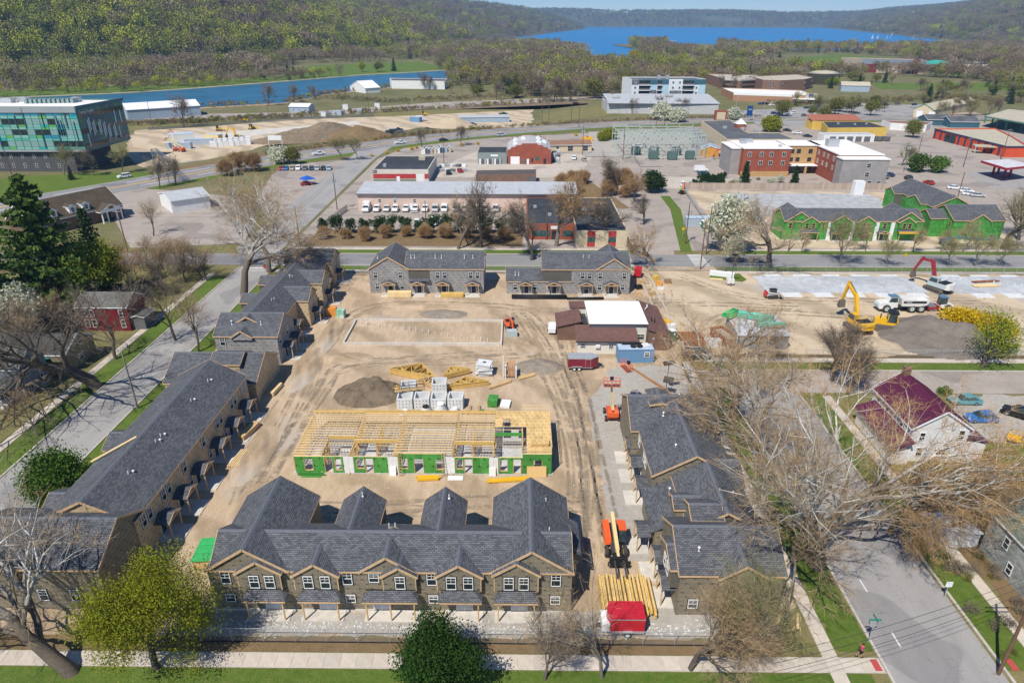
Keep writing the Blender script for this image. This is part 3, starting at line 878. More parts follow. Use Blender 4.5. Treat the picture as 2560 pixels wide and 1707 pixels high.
Cc.volume(-52.9,-42.0,105.2,114.2,5.4,'x',0.55,'SE',FOIL_SILVER)
Cc.volume(-49.8,-46.3,104.9,109.0,5.35,'y',0.66,'S',FOIL_SILVER,z0=4.8)
Cc.volume(-48.5,-41.3,121.6,127.4,5.4,'x',0.62,'SE',FOIL_TAN)
Cc.volume(-48.5,-41.2,131.2,137.0,5.4,'x',0.62,'SE',FOIL_TAN)
Cc.volume(-53.0,-42.3,144.2,151.0,5.5,'x',0.62,'SE',FOIL_TAN)
for yy in(117.5,128.0,138.5):Cc.volume(-56.4,-51.8,yy-2.3,yy+2.3,3.2,'x',0.5,'W',FOIL_TAN)
for yy,xx in((108.3,-42.0),(112.3,-42.0),(117.9,-43.5),(124.4,-41.3),(129.2,-43.5),(134.1,-41.2),(140.7,-43.5),(147.4,-42.3)):
 Cc.porch_gable(xx,yy,2.9,math.pi/2,depth=1.7,slab=2.8)
for yy,xx in((106.3,-41.97),(110.3,-41.97),(123.4,-41.27),(125.6,-41.27),(133.1,-41.17),(135.3,-41.17),(146.4,-42.27),(148.7,-42.27)):Cc.win(xx,yy,3.55,math.pi/2)
Cc.win(-51.6,105.16,3.6,0);Cc.win(-46.9,105.16,1.1,0,1.0,1.3);Cc.win(-43.4,105.16,1.1,0,1.0,1.3)
for x,y,z in((-50.4,107.4,6.8),(-45.3,107.4,6.8),(-46.6,117.2,7.1),(-46.4,118.0,7.0),(-46.9,129.4,7.3),(-46.6,130.0,7.1),(-47.2,139.5,7.4)):Cc.vent(x,y,z,0.7,cap=(x<-46.8))
Dd=House('row_house','slate-roofed row house with a broad gable and pallets of lumber on its porch slabs','row house',-20.3,144,ROWG)
Dd.volume(-25.0,-7.8,139.75,149.5,5.65,'x',0.50,'',FOIL_SILVER)
Dd.volume(-33.0,-24.3,139.7,150.2,5.65,'y',0.62,'SEW',FOIL_SILVER)
Dd.panels((-19.6,139.75),(-7.8,139.75),0,[(0,0),(11.8,0),(11.8,5.6),(0,5.6)],FOIL_SILVER)
Dd.panels((-7.8,139.75),(-7.8,149.5),0,[(0,0),(9.75,0),(9.75,5.6),(4.87,8.0),(0,5.6)],FOIL_SILVER)
rc=MB();rc.extr([(-24.3,139.0,3.0),(-19.6,139.0,3.0),(-19.6,142.6,4.5),(-24.3,142.6,4.5)],(0,0,0.14));Dd.part(rc,'recess_roof',SHINGLE)
Dd.panels((-24.3,139.74),(-19.6,139.74),0,[(0,0),(4.7,0),(4.7,2.9),(0,2.9)],FOIL_SILVER)
for x in(-28.7,-22.3,-16.8,-10.2):Dd.porch_gable(x,139.7,3.3,0.0,depth=1.6,slab=2.6)
for x in(-31.6,-26.1):Dd.win(x,139.66,3.5,0,1.0,1.6);Dd.win(x+0.2,139.66,0.9,0,1.0,1.5)
for x in(-17.9,-16.3,-10.6,-9.1):Dd.win(x,139.71,3.5,0,1.0,1.6)
for x in(-23.3,-17.8,-8.9):Dd.win(x,139.70,1.1,0,0.8,1.2)
for x in(-24.0,-23.2,-18.6,-17.2,-12.1,-10.2):Dd.vent(x,142.6,7.3,0.9)
Dd.vent(-31.6,143.2,7.0,0.7)
Ee=House('row_house','slate-roofed row house with a one-storey wing and black pipes laid in front','row house',11,144,ROWG)
Ee.volume(5.2,24.4,139.75,149.5,5.65,'x',0.50,'',FOIL_SILVER)
Ee.volume(17.0,24.5,139.7,150.2,5.65,'y',0.66,'SEW',FOIL_SILVER)
Ee.volume(-2.7,11.6,139.7,146.4,2.85,'x',0.58,'SEW',FOIL_SILVER,ohr=0.2)
Ee.volume(5.4,11.4,141.9,149.3,5.5,'x',0.45,'SW',FOIL_SILVER,z0=3.0,ohr=0.2)
Ee.panels((11.6,139.75),(17.0,139.75),0,[(0,0),(5.4,0),(5.4,5.6),(0,5.6)],FOIL_SILVER)
for x in(1.5,7.7,14.8,20.3):Ee.porch_gable(x,139.7,3.3,0.0,depth=1.6,slab=2.6)
for x in(14.0,15.6,17.9,23.2):Ee.win(x,139.66,3.5,0,1.0,1.6)
for x in(-0.8,3.6,17.9,23.0):Ee.win(x,139.66,0.9,0,1.0,1.5)
for x in(6.6,15.2):Ee.win(x,139.70,1.1,0,0.8,1.2)
for x,y,z in((-0.8,141.0,3.9),(0.0,141.0,3.9),(9.0,140.6,3.6),(6.0,143.8,7.0),(6.9,143.8,7.0),(14.3,142.8,7.3),(15.6,142.8,7.3),(22.0,144.3,7.2)):Ee.vent(x,y,z,0.85)
Ff=House('row_house','slate-roofed row house with box dormers between the gravel lane and the fenced east sidewalk','row house',21,66,ROWG)
Ff.volume(16.3,26.3,66.4,79,5.4,'y',0.57,'WES',FOIL_BROWN)
Ff.volume(18.6,26.3,57,66.38,5.4,'y',0.57,'EW',FOIL_BROWN)
lr=MB();lr.extr([(15.0,58.9,3.1),(18.62,58.9,4.9),(18.62,66.35,4.9),(15.0,66.35,3.1)],(0,0,0.15));Ff.part(lr,'wing_roof',SHINGLE)
lw=MB();lw.box(15.4,18.5,58.9,66.3,0,3.2);Ff.part(lw,'wing_wall',FOIL_BROWN)
Ff.volume(15.3,26.7,76.2,85.8,5.4,'x',0.55,'WES',FOIL_BROWN)
Ff.volume(16.2,26.5,50.3,58.8,5.4,'x',0.58,'SWE',FOIL_BROWN)
Ff.volume(22.0,26.55,64.2,70.6,5.4,'x',0.5,'E',FOIL_BROWN)
Ff.volume(20.0,24.9,49.9,55,5.35,'y',0.66,'S',FOIL_BROWN,z0=0.0)
Ff.volume(15.4,20.6,50.8,55.6,5.6,'x',0.45,'WN',FOIL_BROWN,z0=3.2)
Ff.volume(17.6,20.6,59.6,62.4,5.9,'x',0.5,'WS',FOIL_BROWN,z0=4.0,ohr=0.25)
Ff.volume(18.1,21.0,79.2,83.2,7.6,'y',0.18,'WS',FOIL_BROWN,z0=5.0)
Ff.volume(18.7,21.8,56.6,60.0,6.9,'x',0.45,'WSN',FOIL_BROWN,z0=4.8)
for yy in(52.5,56.2,60.3,68.9,73.4,77.6):
 xw=15.0 if 60<yy<66 else 16.25
 Ff.porch_gable(xw,yy,2.9,-math.pi/2,depth=1.5,slab=2.7)
for yy in(70.6,71.8,75.3,76.4):Ff.win(16.25,yy,3.5,-math.pi/2,0.95,1.62)
for yy in(52.2,53.5):Ff.win(15.37,yy,3.7,-math.pi/2,0.9,1.5)
Ff.win(17.8,50.25,1.0,0,1.0,1.2)
for x,y,z in((19.3,76.6,7.6),(19.5,69.6,7.3),(22.5,60.7,7.5),(24.4,61.6,6.5),(24.0,53.4,7.0),(18.3,52.3,6.7),(18.0,64.5,4.6),(22.8,82.8,7.4),(23.5,82.8,7.4)):Ff.vent(x,y,z,0.55,cap=x<20)
GRNG='green-sheathed houses on the second building site'
Gn=House('row_house','green-sheathed row house with five gables and small porches facing the back street','row house',91,184,GRNG)
Gn.volume(72.6,110.2,180.4,189.4,5.45,'x',0.52,'SWE',GREEN_ZIP)
for cx,w,ze in((76.6,7.6,5.45),(106.2,7.6,5.45)):Gn.volume(cx-w/2,cx+w/2,180.35,190.6,ze,'y',0.66,'S',GREEN_ZIP)
for cx,w in((79.4,4.6),(88.0,5.6),(94.6,5.0),(105.6,4.2)):Gn.volume(cx-w/2,cx+w/2,179.8,184,5.3,'y',0.66,'S',GREEN_ZIP,z0=(3.0 if cx!=94.6 else 0.0),ohr=0.2)
for x0,x1 in((84.5,85.6),(90.8,91.7),(97.2,98.4),(101.6,102.6)):
 b_=MB();b_.box(x0,x1,180.2,180.33,0.1,5.2);Gn.part(b_,'white_board',WHITE_M)
Gn.hip_porch(76.9,81.8,178.7,179.8,2.8,3.3,(77.2,81.5),178.8)
for x in(86.6,94.5,99.5):Gn.porch_gable(x,180.35,3.2,0,depth=1.7,slab=2.2)
Gn.hip_porch(103.4,108.4,178.7,179.8,2.8,3.2,(103.7,108.1),178.8)
aw=MB();aw.box(103.3,108.5,178.4,178.66,2.55,3.1);Gn.part(aw,'yellow_beam',paint('yellow_beam',(0.75,0.42,0.05)))
for x in(78.5,80.3,88.7,94.0,95.2,104.9,106.4):Gn.win(x,179.72,3.6,0,0.95,1.5,'plain',fmat=WOOD,tape=False)
for x in(83.2,74.2,99.9,92.5):Gn.win(x,180.28,3.5,0,0.95,1.5,'plain',fmat=WOOD,tape=False)
fb=MB();fb.box(72.4,110.4,180.1,180.3,0,0.3);Gn.part(fb,'foundation',CONC)
Gm=House('row_house','green-sheathed house with an L-shaped slate roof beside the parked white cars','row house',127,203,GRNG)
Gm.volume(121.4,133.2,196,221,5.5,'y',0.5,'WS',GREEN_ZIP)
Gm.volume(118.8,126,213,219,5.4,'x',0.5,'W',GREEN_ZIP)
Gm.volume(119.5,131,199,207,5.6,'x',0.45,'SW',GREEN_ZIP)
for yy in(200,204,209,215):Gm.win(121.36,yy,3.4,-math.pi/2,0.95,1.5,'plain',fmat=WOOD,tape=False)
Gk=House('row_house','green-sheathed house with a single gable behind the blue boom lift','row house',127,186,GRNG)
Gk.volume(119.2,133,181.5,193,5.45,'x',0.5,'SWE',GREEN_ZIP)
Gk.volume(123.2,129.0,181.0,187,5.3,'y',0.66,'S',GREEN_ZIP)
Gk.volume(114.6,121,184.5,191.0,5.2,'x',0.55,'SW',GREEN_ZIP)
for yy in(183,188):Gk.win(119.15,yy,3.3,-math.pi/2,0.95,1.5,'plain',fmat=WOOD,tape=False)
def _xf(s,m):
 s.v=[tuple(m@Vector(p))for p in s.v]
 return s
MB.xf=_xf
def profile(mb,pts,y0,y1,inset=0.0,zin=None):
 """side outline (x, z) given a width; upper points pulled in by inset"""
 zs=[p[1]for p in pts];zm=zin if zin is not None else min(zs)+(max(zs)-min(zs))*0.45
 n=len(pts)
 i=len(mb.v)
 for x,z in pts:mb.v.append((x,y0+(inset if z>zm else 0),z))
 for x,z in pts:mb.v.append((x,y1-(inset if z>zm else 0),z))
 mb.f.append(tuple(i+k for k in range(n)));mb.mi.append(0)
 mb.f.append(tuple(i+n+k for k in reversed(range(n))));mb.mi.append(0)
 for k in range(n):
  j=(k+1)%n
  mb.f.append((i+k,i+n+k,i+n+j,i+j));mb.mi.append(0)
 return mb
_wheel={}
def add_wheel(parent,x,y,r,w,rim=None,name='wheel'):
 key=(round(r,2),round(w,2),(rim or STEEL).name)
 if key not in _wheel:
  t=MB();t.lathe([(r*0.55,-w/2),(r*0.93,-w/2),(r,-w*0.3),(r,w*0.3),(r*0.93,w/2),(r*0.55,w/2)],16,axis='Y')
  h=MB();h.lathe([(r*0.56,-w/2-0.008),(r*0.5,-w/2-0.012),(r*0.2,-w*0.38),(r*0.2,w*0.38),(r*0.5,w/2+0.012),(r*0.56,w/2+0.008)],12,axis='Y')
  _wheel[key]=(t.mesh('tyre',RUBBER,True),h.mesh('rim',rim or STEEL))
 a=_wheel[key]
 o=link(name,a[0],parent,(x,y,r))
 link('rim',a[1],o)
 return o
CARS={'hatch':dict(L=4.4,W=1.78,H=1.52,hood=0.92,body=[(-2.2,.30),(2.15,.30),(2.2,.62),(1.95,.82),(1.05,.97),(-2.05,1.0),(-2.2,.75)],glass=[(1.0,.96),(0.15,1.44),(-1.45,1.46),(-2.05,.99)],roof=[(0.12,1.44),(0.05,1.52),(-1.45,1.53),(-1.5,1.46)],wb=(1.35,-1.35),r=.32),'sedan':dict(L=4.7,W=1.8,H=1.46,body=[(-2.35,.30),(2.3,.30),(2.35,.6),(2.1,.78),(1.15,.93),(-1.7,.96),(-2.3,.93),(-2.35,.7)],glass=[(1.1,.92),(0.3,1.38),(-1.0,1.4),(-1.85,.95)],roof=[(0.28,1.38),(0.2,1.46),(-0.95,1.47),(-1.05,1.40)],wb=(1.4,-1.4),r=.32),'suv':dict(L=4.7,W=1.88,H=1.75,body=[(-2.35,.35),(2.3,.35),(2.35,.75),(2.15,1.0),(1.15,1.12),(-2.25,1.15),(-2.35,.85)],glass=[(1.1,1.11),(0.5,1.64),(-2.0,1.66),(-2.25,1.14)],roof=[(0.48,1.64),(0.4,1.74),(-2.0,1.75),(-2.05,1.66)],wb=(1.4,-1.4),r=.37),'pickup':dict(L=5.7,W=1.95,H=1.85,body=[(-2.85,.5),(2.8,.45),(2.85,.9),(2.6,1.1),(1.4,1.2),(-0.55,1.22),(-0.56,0.75),(-2.7,0.75),(-2.7,1.2),(-2.85,1.2)],glass=[(1.35,1.19),(0.7,1.74),(-0.4,1.76),(-0.52,1.2)],roof=[(0.68,1.74),(0.6,1.84),(-0.38,1.85),(-0.45,1.76)],wb=(1.75,-1.7),r=.4,bed=True),'van':dict(L=5.6,W=2.0,H=2.3,body=[(-2.8,.35),(2.75,.35),(2.8,.8),(2.5,1.05),(2.0,1.2),(1.45,2.0),(1.2,2.18),(-2.7,2.3),(-2.8,2.0)],glass=[(2.02,1.22),(1.5,1.95),(0.65,1.95),(0.65,1.25)],roof=None,wb=(1.75,-1.8),r=.36),'boxtruck':dict(L=6.6,W=2.1,H=3.0,body=[(1.0,.5),(3.25,.5),(3.3,1.0),(3.1,1.35),(2.3,1.45),(1.75,2.15),(1.0,2.2)],glass=[(2.32,1.46),(1.8,2.1),(1.1,2.12),(1.1,1.46)],roof=None,wb=(2.2,-1.9),r=.42,box=(-3.3,0.9,.75,3.0)),}
_car={}
def car_meshes(kind):
 if kind in _car:return _car[kind]
 c=CARS[kind];w=c['W']/2
 d={}
 b=MB();profile(b,c['body'],-w,w,0.1,0.7)
 d['body']=b.mesh('body',paint('car_paint',(0.6,0.6,0.6),0.25,0.05))
 if c.get('bed'):
  e=MB();e.box(-2.7,-0.56,-w+0.02,-w+0.12,.75,1.2);e.box(-2.7,-0.56,w-0.12,w-0.02,.75,1.2)
  d['bed_side']=e.mesh('bed_side',MATS['car_paint'])
 g=MB();profile(g,c['glass'],-w+0.08,w-0.08,0.13,c['glass'][0][1]+0.15)
 d['windows']=g.mesh('windows',CABGLASS)
 if c['roof']:
  r_=MB();profile(r_,c['roof'],-w+0.2,w-0.2,0.04)
  (bx,bz),(fx,fz)=c['glass'][0],c['glass'][1]
  (rx,rz_),(qx,qz)=c['glass'][3],c['glass'][2]
  for sg in(-1,1):
   r_.bar((bx,sg*(w-0.1),bz),(fx,sg*(w-0.2),fz+0.03),0.06,0.06);r_.bar((rx,sg*(w-0.1),rz_),(qx,sg*(w-0.2),qz+0.03),0.1,0.06)
   xm=(fx+qx)/2+0.1
   r_.bar((xm,sg*(w-0.075),bz),(xm,sg*(w-0.19),fz+0.03),0.05,0.08)
  d['roof']=r_.mesh('roof',MATS['car_paint'])
 if c.get('box'):
  x0,x1,z0,z1=c['box']
  k=MB();k.box(x0,x1,-w-0.05,w+0.05,z0,z1);d['cargo_box']=k.mesh('cargo_box',WHITE_M)
  f=MB();f.box(x0,1.2,-0.45,0.45,0.5,0.75);d['chassis']=f.mesh('chassis',DKSTEEL)
 x=max(p[0]for p in c['body']);xr=min(p[0]for p in c['body']);zz=c['body'][2][1]
 h=MB();h.rbox((0,0,0),(0.1,0.38,0.14));d['_head']=(h.mesh('headlight',HEADL),(x-0.06,w-0.32,zz+0.06))
 t=MB();t.rbox((0,0,0),(0.08,0.22,0.26));d['_tail']=(t.mesh('tail_light',TAILL),(xr+0.02,w-0.25,c['body'][-1][1]+0.1))
 _car[kind]=d
 return d
PAINTS={}
def car_paint(name,c):
 if name not in PAINTS:PAINTS[name]=paint('car_'+name,c,0.28,0.08,0.5)
 return PAINTS[name]
COLORS=dict(white=(0.78,0.79,0.80),silver=(0.45,0.47,0.49),black=(0.012,0.012,0.014),grey=(0.13,0.135,0.14),blue=(0.02,0.15,0.42),navy=(0.02,0.04,0.10),teal=(0.10,0.30,0.33),red=(0.40,0.02,0.02),tan=(0.42,0.36,0.27),green=(0.03,0.10,0.06),dkblue=(0.02,0.07,0.16),lightblue=(0.30,0.45,0.58))
def car(kind,color,x,y,rz,label,cat='car',group=None,name='parked_car',simple=False):
 d=car_meshes(kind);c=CARS[kind]
 o=thing(name,label,cat,(x,y,0.06),rz,group)
 pm=car_paint(color,COLORS[color])
 for k,me in d.items():
  if k.startswith('_'):continue
  p=link(k,me,o)
  if k in('body','roof','bed_side'):
   p.material_slots[0].link='OBJECT';p.material_slots[0].material=pm
 if not simple:
  for k in('_head','_tail'):
   me,(hx,hy,hzz)=d[k]
   for sg in(-1,1):link('headlight' if k=='_head' else 'tail_light',me,o,(hx,sg*hy,hzz))
 for wx in c['wb']:
  for sg in(-1,1):add_wheel(o,wx,sg*(c['W']/2-0.1),c['r'],0.22)
 return o
def text_mesh(txt,size,mat,name='lettering'):
 cu=bpy.data.curves.new(name,'FONT')
 cu.body=txt;cu.size=size;cu.extrude=0.006;cu.align_x='CENTER';cu.align_y='CENTER';cu.resolution_u=1
 tmp=bpy.data.objects.new('tmp',cu);COL.objects.link(tmp)
 dg=bpy.context.evaluated_depsgraph_get();dg.update()
 me=bpy.data.meshes.new_from_object(tmp.evaluated_get(dg))
 bpy.data.objects.remove(tmp);bpy.data.curves.remove(cu)
 me.name=name;me.materials.clear();me.materials.append(mat)
 return me
def lettering(parent,txt,size,mat,loc,rot):
 o=link('lettering',text_mesh(txt,size,mat),parent,loc)
 o.rotation_euler=rot
 return o
def track_unit(mb,L,h,y0,y1):
 n=6;pts=[]
 r=h/2
 for k in range(n+1):a=-math.pi/2+math.pi*k/n;pts.append((L/2-r+r*math.cos(a),r+r*math.sin(a)))
 for k in range(n+1):a=math.pi/2+math.pi*k/n;pts.append((-L/2+r+r*math.cos(a),r+r*math.sin(a)))
 profile(mb,pts,y0,y1)
 return mb
def plate_arm(mb,pts,wid,y=0.0):
 """box-section arm: list of (x, z, depth)"""
 up,dn=[],[]
 for i,(x,z,d)in enumerate(pts):
  a=pts[max(0,i-1)];b=pts[min(len(pts)-1,i+1)]
  t=Vector((b[0]-a[0],b[1]-a[1])).normalized();n=Vector((-t.y,t.x))
  up.append((x+n.x*d/2,z+n.y*d/2));dn.append((x-n.x*d/2,z-n.y*d/2))
 for i in range(len(pts)-1):
  profile(mb,[dn[i],dn[i+1],up[i+1],up[i]],y-wid/2,y+wid/2)
 return mb
def excavator(label,x,y,heading,slew,col,boomcol,cw,s=1.0,boom=None,text=None,name='excavator',canopy=False):
 o=thing(name,label,'excavator',(x,y,0.05),heading)
 S=Matrix.Scale(s,4);Rz=Matrix.Rotation(slew,4,'Z')@S
 for sg in(-1,1):
  t=MB();track_unit(t,4.2,0.9,sg*1.25-0.3,sg*1.25+0.3);tr=t.xf(S).build('track',TRACK,o)
  f=MB();f.box(-1.6,1.6,sg*1.25-0.32,sg*1.25+0.32,0.3,0.6);f.xf(S).build('track_frame',DKSTEEL,tr)
 u=MB();u.box(-0.8,0.8,-1.0,1.0,0.45,0.95);u.lathe([(0.8,0.9),(0.8,1.1)],16);u.xf(S).build('undercarriage',DKSTEEL,o)
 b=MB();profile(b,[(-2.3,1.1),(1.3,1.1),(1.4,1.5),(0.4,1.9),(-2.0,2.05),(-2.3,1.9)],-1.35,1.35,0.08)
 body=b.xf(Rz).build('body',col,o)
 c=MB();pts=[(-2.9,-1.0),(-3.05,0),(-2.9,1.0),(-2.3,1.37),(-2.3,-1.37)];c.prism([(px,py)for px,py in pts][::-1],1.1,2.25);c.xf(Rz).build('counterweight',cw,o)
 e=MB();e.box(-2.2,-0.5,-1.1,1.1,2.06,2.22);e.tube((-1.2,-0.5,2.2),(-1.2,-0.5,2.7),0.07);e.xf(Rz).build('engine_hood',BLACK,o)
 k=MB()
 if canopy:
  for px,py in((0.9,0.4),(0.9,1.2),(-0.5,0.4),(-0.5,1.2)):k.box(px-.04,px+.04,py-.04,py+.04,1.5,3.3)
  k.box(-0.7,1.2,0.3,1.3,3.3,3.42);k.box(-0.4,0.2,0.5,1.0,1.9,2.1)
  cb=k.xf(Rz).build('canopy',BLACK,o)
 else:
  profile(k,[(-0.5,1.2),(1.55,1.2),(1.5,2.0),(1.1,2.95),(-0.5,3.0)],0.35,1.33,0.05)
  cb=k.xf(Rz).build('cab',col,o)
  g=MB();profile(g,[(-0.35,2.05),(1.35,2.05),(1.05,2.85),(-0.35,2.88)],0.32,1.36,0.045)
  g.xf(Rz).build('cab_window',CABGLASS,cb)
  g2=MB();g2.extr([(1.58,0.45,1.7),(1.58,1.23,1.7),(1.2,1.18,2.85),(1.2,0.5,2.85)],(0.01,0,0));g2.xf(Rz).build('windscreen',CABGLASS,cb)
 bp=boom or[(0.9,1.8),(2.4,5.2),(5.0,5.6),(6.4,2.6),(6.0,1.2)]
 (ax,az),(kx,kz),(tx,tz),(sx,sz),(ux,uz)=bp
 bm_=MB();plate_arm(bm_,[(ax,az,0.5),(kx,kz,0.75),(tx,tz,0.4)],0.5,-0.2);bm_.xf(Rz).build('boom',boomcol,o)
 st=MB();d=Vector((sx-tx,sz-tz)).normalized();plate_arm(st,[(tx-d.x*0.7,tz-d.y*0.7,0.3),(tx,tz,0.55),(sx,sz,0.3)],0.4,-0.2);st.xf(Rz).build('stick',boomcol,o)
 q=MB()
 w=Vector((ux-sx,uz-sz));n=Vector((-w.y,w.x))
 profile(q,[(sx,sz),(sx+w.x*0.6+n.x*0.55,sz+w.y*0.6+n.y*0.55),(ux+n.x*0.35,uz+n.y*0.35),(ux,uz),(sx-n.x*0.2,sz-n.y*0.2)],-0.75,0.35)
 q.xf(Rz).build('bucket',TRACK,o)
 h=MB()
 h.tube((ax+0.5,-0.5,az+0.1),((ax+kx)/2+0.4,-0.5,(az+kz)/2),0.09,n=6);h.tube((ax+0.5,0.1,az+0.1),((ax+kx)/2+0.4,0.1,(az+kz)/2),0.09,n=6)
 h.xf(Rz).build('boom_cylinder',STEEL,o)
 h=MB();h.tube((kx,-0.2,kz+0.5),(tx-d.x*0.7,-0.2,tz-d.y*0.7),0.09,n=6);h.xf(Rz).build('stick_cylinder',STEEL,o)
 if text:
  l=lettering(body,text,0.42*s,BLACK,tuple(Rz@Vector((-3.07,0,1.7))),(math.pi/2,0,slew-math.pi/2))
 return o
def boom_lift(label,x,y,heading,col,boomcol,pts,basket_z_rot=0.0,basketcol=None):
 o=thing('boom_lift',label,'lift',(x,y,0.05),heading)
 ch=MB();ch.box(-1.2,1.2,-0.7,0.7,0.45,0.95);ch.box(-1.3,-1.0,-1.0,1.0,0.4,0.7);ch.box(1.0,1.3,-1.0,1.0,0.4,0.7);ch.build('chassis',col,o)
 for wx in(-1.15,1.15):
  for sg in(-1,1):add_wheel(o,wx,sg*1.0,0.45,0.32,WHITE_M)
 t=MB();profile(t,[(-1.7,1.0),(0.7,1.0),(0.8,1.5),(0.2,1.9),(-1.4,2.0),(-1.75,1.7)],-0.85,-0.15,0.05);profile(t,[(-1.7,1.0),(0.7,1.0),(0.8,1.5),(0.2,1.8),(-1.4,1.9),(-1.75,1.7)],0.15,0.85,0.05);t.box(-1.8,-1.2,-0.85,0.85,1.0,1.6)
 t.build('turret',col,o)
 b=MB()
 for i in range(len(pts)-1):
  w=0.34-0.06*i
  b.bar(pts[i],pts[i+1],w,w+0.06)
 bo=b.build('boom',boomcol,o)
 e=Vector(pts[-1]);ca,sa=math.cos(basket_z_rot),math.sin(basket_z_rot)
 k=MB()
 def X(u,v,z):return(e.x+u*ca-v*sa,e.y+u*sa+v*ca,e.z+z)
 for z in(0.0,0.5,1.05):
  for a,c in(((0,-1.2),(0.9,-1.2)),((0.9,-1.2),(0.9,1.2)),((0.9,1.2),(0,1.2)),((0,1.2),(0,-1.2))):
   k.bar(X(*a,z),X(*c,z),0.06,0.06)
 for u in(0,0.9):
  for v in(-1.2,-0.6,0,0.6,1.2):k.bar(X(u,v,0),X(u,v,1.05),0.05,0.05)
 bk=k.build('basket',basketcol or col,o)
 f=MB();f.extr([X(0,-1.2,-0.06),X(0.9,-1.2,-0.06),X(0.9,1.2,-0.06),X(0,1.2,-0.06)],(0,0,0.04));f.build('basket_floor',TRACK,bk)
 c=MB();p=X(0.1,0,0.9);c.box(p[0]-.2,p[0]+.2,p[1]-.25,p[1]+.25,p[2]-.1,p[2]+.3);c.build('control_box',BLACK,bk)
 return o
def trailer(label,x,y,rz,L,W,Hh,col,axles=(0.0,),nose=0.9,roofcol=None,name='cargo_trailer',door=True):
 o=thing(name,label,'trailer',(x,y,0.05),rz)
 b=MB();b.prism([(-L/2,-W/2),(L/2,-W/2),(L/2+nose,-W*0.12),(L/2+nose,W*0.12),(L/2,W/2),(-L/2,W/2)],0.5,Hh)
 b.build('body',col,o)
 r=MB();r.prism([(-L/2-.03,-W/2-.03),(L/2,-W/2-.03),(L/2+nose+.03,-W*0.12),(L/2+nose+.03,W*0.12),(L/2,W/2+.03),(-L/2-.03,W/2+.03)],Hh,Hh+0.07)
 r.build('roof',roofcol or GALV,o)
 tr=MB()
 for sg in(-1,1):tr.box(-L/2,L/2,sg*(W/2+0.015)-0.015,sg*(W/2+0.015)+0.015,0.5,0.62);tr.box(-L/2,L/2,sg*(W/2+0.015)-0.015,sg*(W/2+0.015)+0.015,Hh-0.12,Hh)
 tr.build('trim_rail',GALV,o)
 for ax in axles:
  for sg in(-1,1):
   add_wheel(o,ax,sg*(W/2+0.08),0.36,0.2,WHITE_M)
 fd=MB()
 for sg in(-1,1):fd.rbox(((min(axles)+max(axles))/2,sg*(W/2+0.1),0.80),(max(axles)-min(axles)+0.95,0.26,0.06))
 fd.build('fender',GALV,o)
 h=MB();h.bar((L/2+nose*0.6,-0.5,0.45),(L/2+nose+1.1,0,0.45),0.08,0.1);h.bar((L/2+nose*0.6,0.5,0.45),(L/2+nose+1.1,0,0.45),0.08,0.1);h.tube((L/2+nose+0.9,0,0.05),(L/2+nose+0.9,0,0.7),0.04)
 h.build('hitch',DKSTEEL,o)
 if door:
  d=MB();d.box(L*0.22,L*0.22+0.85,-W/2-0.045,-W/2-0.02,0.66,Hh-0.18);dd=d.build('side_door',col,o)
  fr=MB()
  for xx in(L*0.22-0.04,L*0.22+0.85):fr.box(xx,xx+0.04,-W/2-0.05,-W/2-0.02,0.62,Hh-0.14)
  fr.box(L*0.22,L*0.22+0.85,-W/2-0.05,-W/2-0.02,Hh-0.18,Hh-0.14);fr.build('door_frame',GALV,dd)
 return o
def container(label,x,y,rz,L,W,Hh,col,name='shipping_container',window=None,flat=False):
 o=thing(name,label,'container',(x,y,0.05),rz)
 b=MB()
 n=int(L/0.28)
 ys=[]
 for i in range(n):
  a,c=-L/2+L*i/n,-L/2+L*(i+1)/n
  d=0.0 if(i%2 or flat)else 0.045
  b.face([(a,-W/2+d,0.12),(c,-W/2+d,0.12),(c,-W/2+d,Hh-0.1),(a,-W/2+d,Hh-0.1)])
  b.face([(c,W/2-d,0.12),(a,W/2-d,0.12),(a,W/2-d,Hh-0.1),(c,W/2-d,Hh-0.1)])
  if i and not flat:
   d0=0.045-d
   b.face([(a,-W/2+d0,0.12),(a,-W/2+d,0.12),(a,-W/2+d,Hh-0.1),(a,-W/2+d0,Hh-0.1)])
 for sx in(-1,1):b.face([(sx*L/2,-W/2*sx,0.12),(sx*L/2,W/2*sx,0.12),(sx*L/2,W/2*sx,Hh-0.1),(sx*L/2,-W/2*sx,Hh-0.1)])
 b.build('side_wall',col,o)
 f=MB()
 for sy in(-1,1):f.box(-L/2,L/2,sy*W/2-0.05,sy*W/2+0.03,0,0.14);f.box(-L/2,L/2,sy*W/2-0.05,sy*W/2+0.03,Hh-0.12,Hh)
 for sx in(-1,1):
  for sy in(-1,1):f.box(sx*L/2-0.06,sx*L/2+0.06,sy*W/2-0.06,sy*W/2+0.04,0,Hh)
 f.build('frame',col,o)
 r=MB();r.box(-L/2+0.05,L/2-0.05,-W/2+0.05,W/2-0.05,Hh-0.06,Hh-0.01);r.build('roof',M('container_roof_'+col.name,tuple(min(1,v*1.25+0.08)for v in(0.30,0.38,0.48)),0.2,2,0.6),o)
 if window:add_window(o,window[0],-W/2-0.0,window[1],0,0.95,1.0,'sash',tape=False)
 return o
rng=random.Random(7)
MAR=paint('maroon_paint',(0.20,0.012,0.035),0.35,0.1)
REDP=paint('red_paint',(0.50,0.015,0.03),0.35,0.1)
ORANGE=paint('orange_paint',(0.72,0.11,0.02),0.4,0.2)
CREAMP=paint('cream_paint',(0.72,0.58,0.28),0.4,0.15)
YELLOW=paint('yellow_paint',(0.78,0.44,0.01),0.35,0.2)
WHITEP=paint('white_paint',(0.72,0.72,0.70),0.4,0.25)
BLUEC=paint('container_blue',(0.13,0.27,0.45),0.5,0.1)
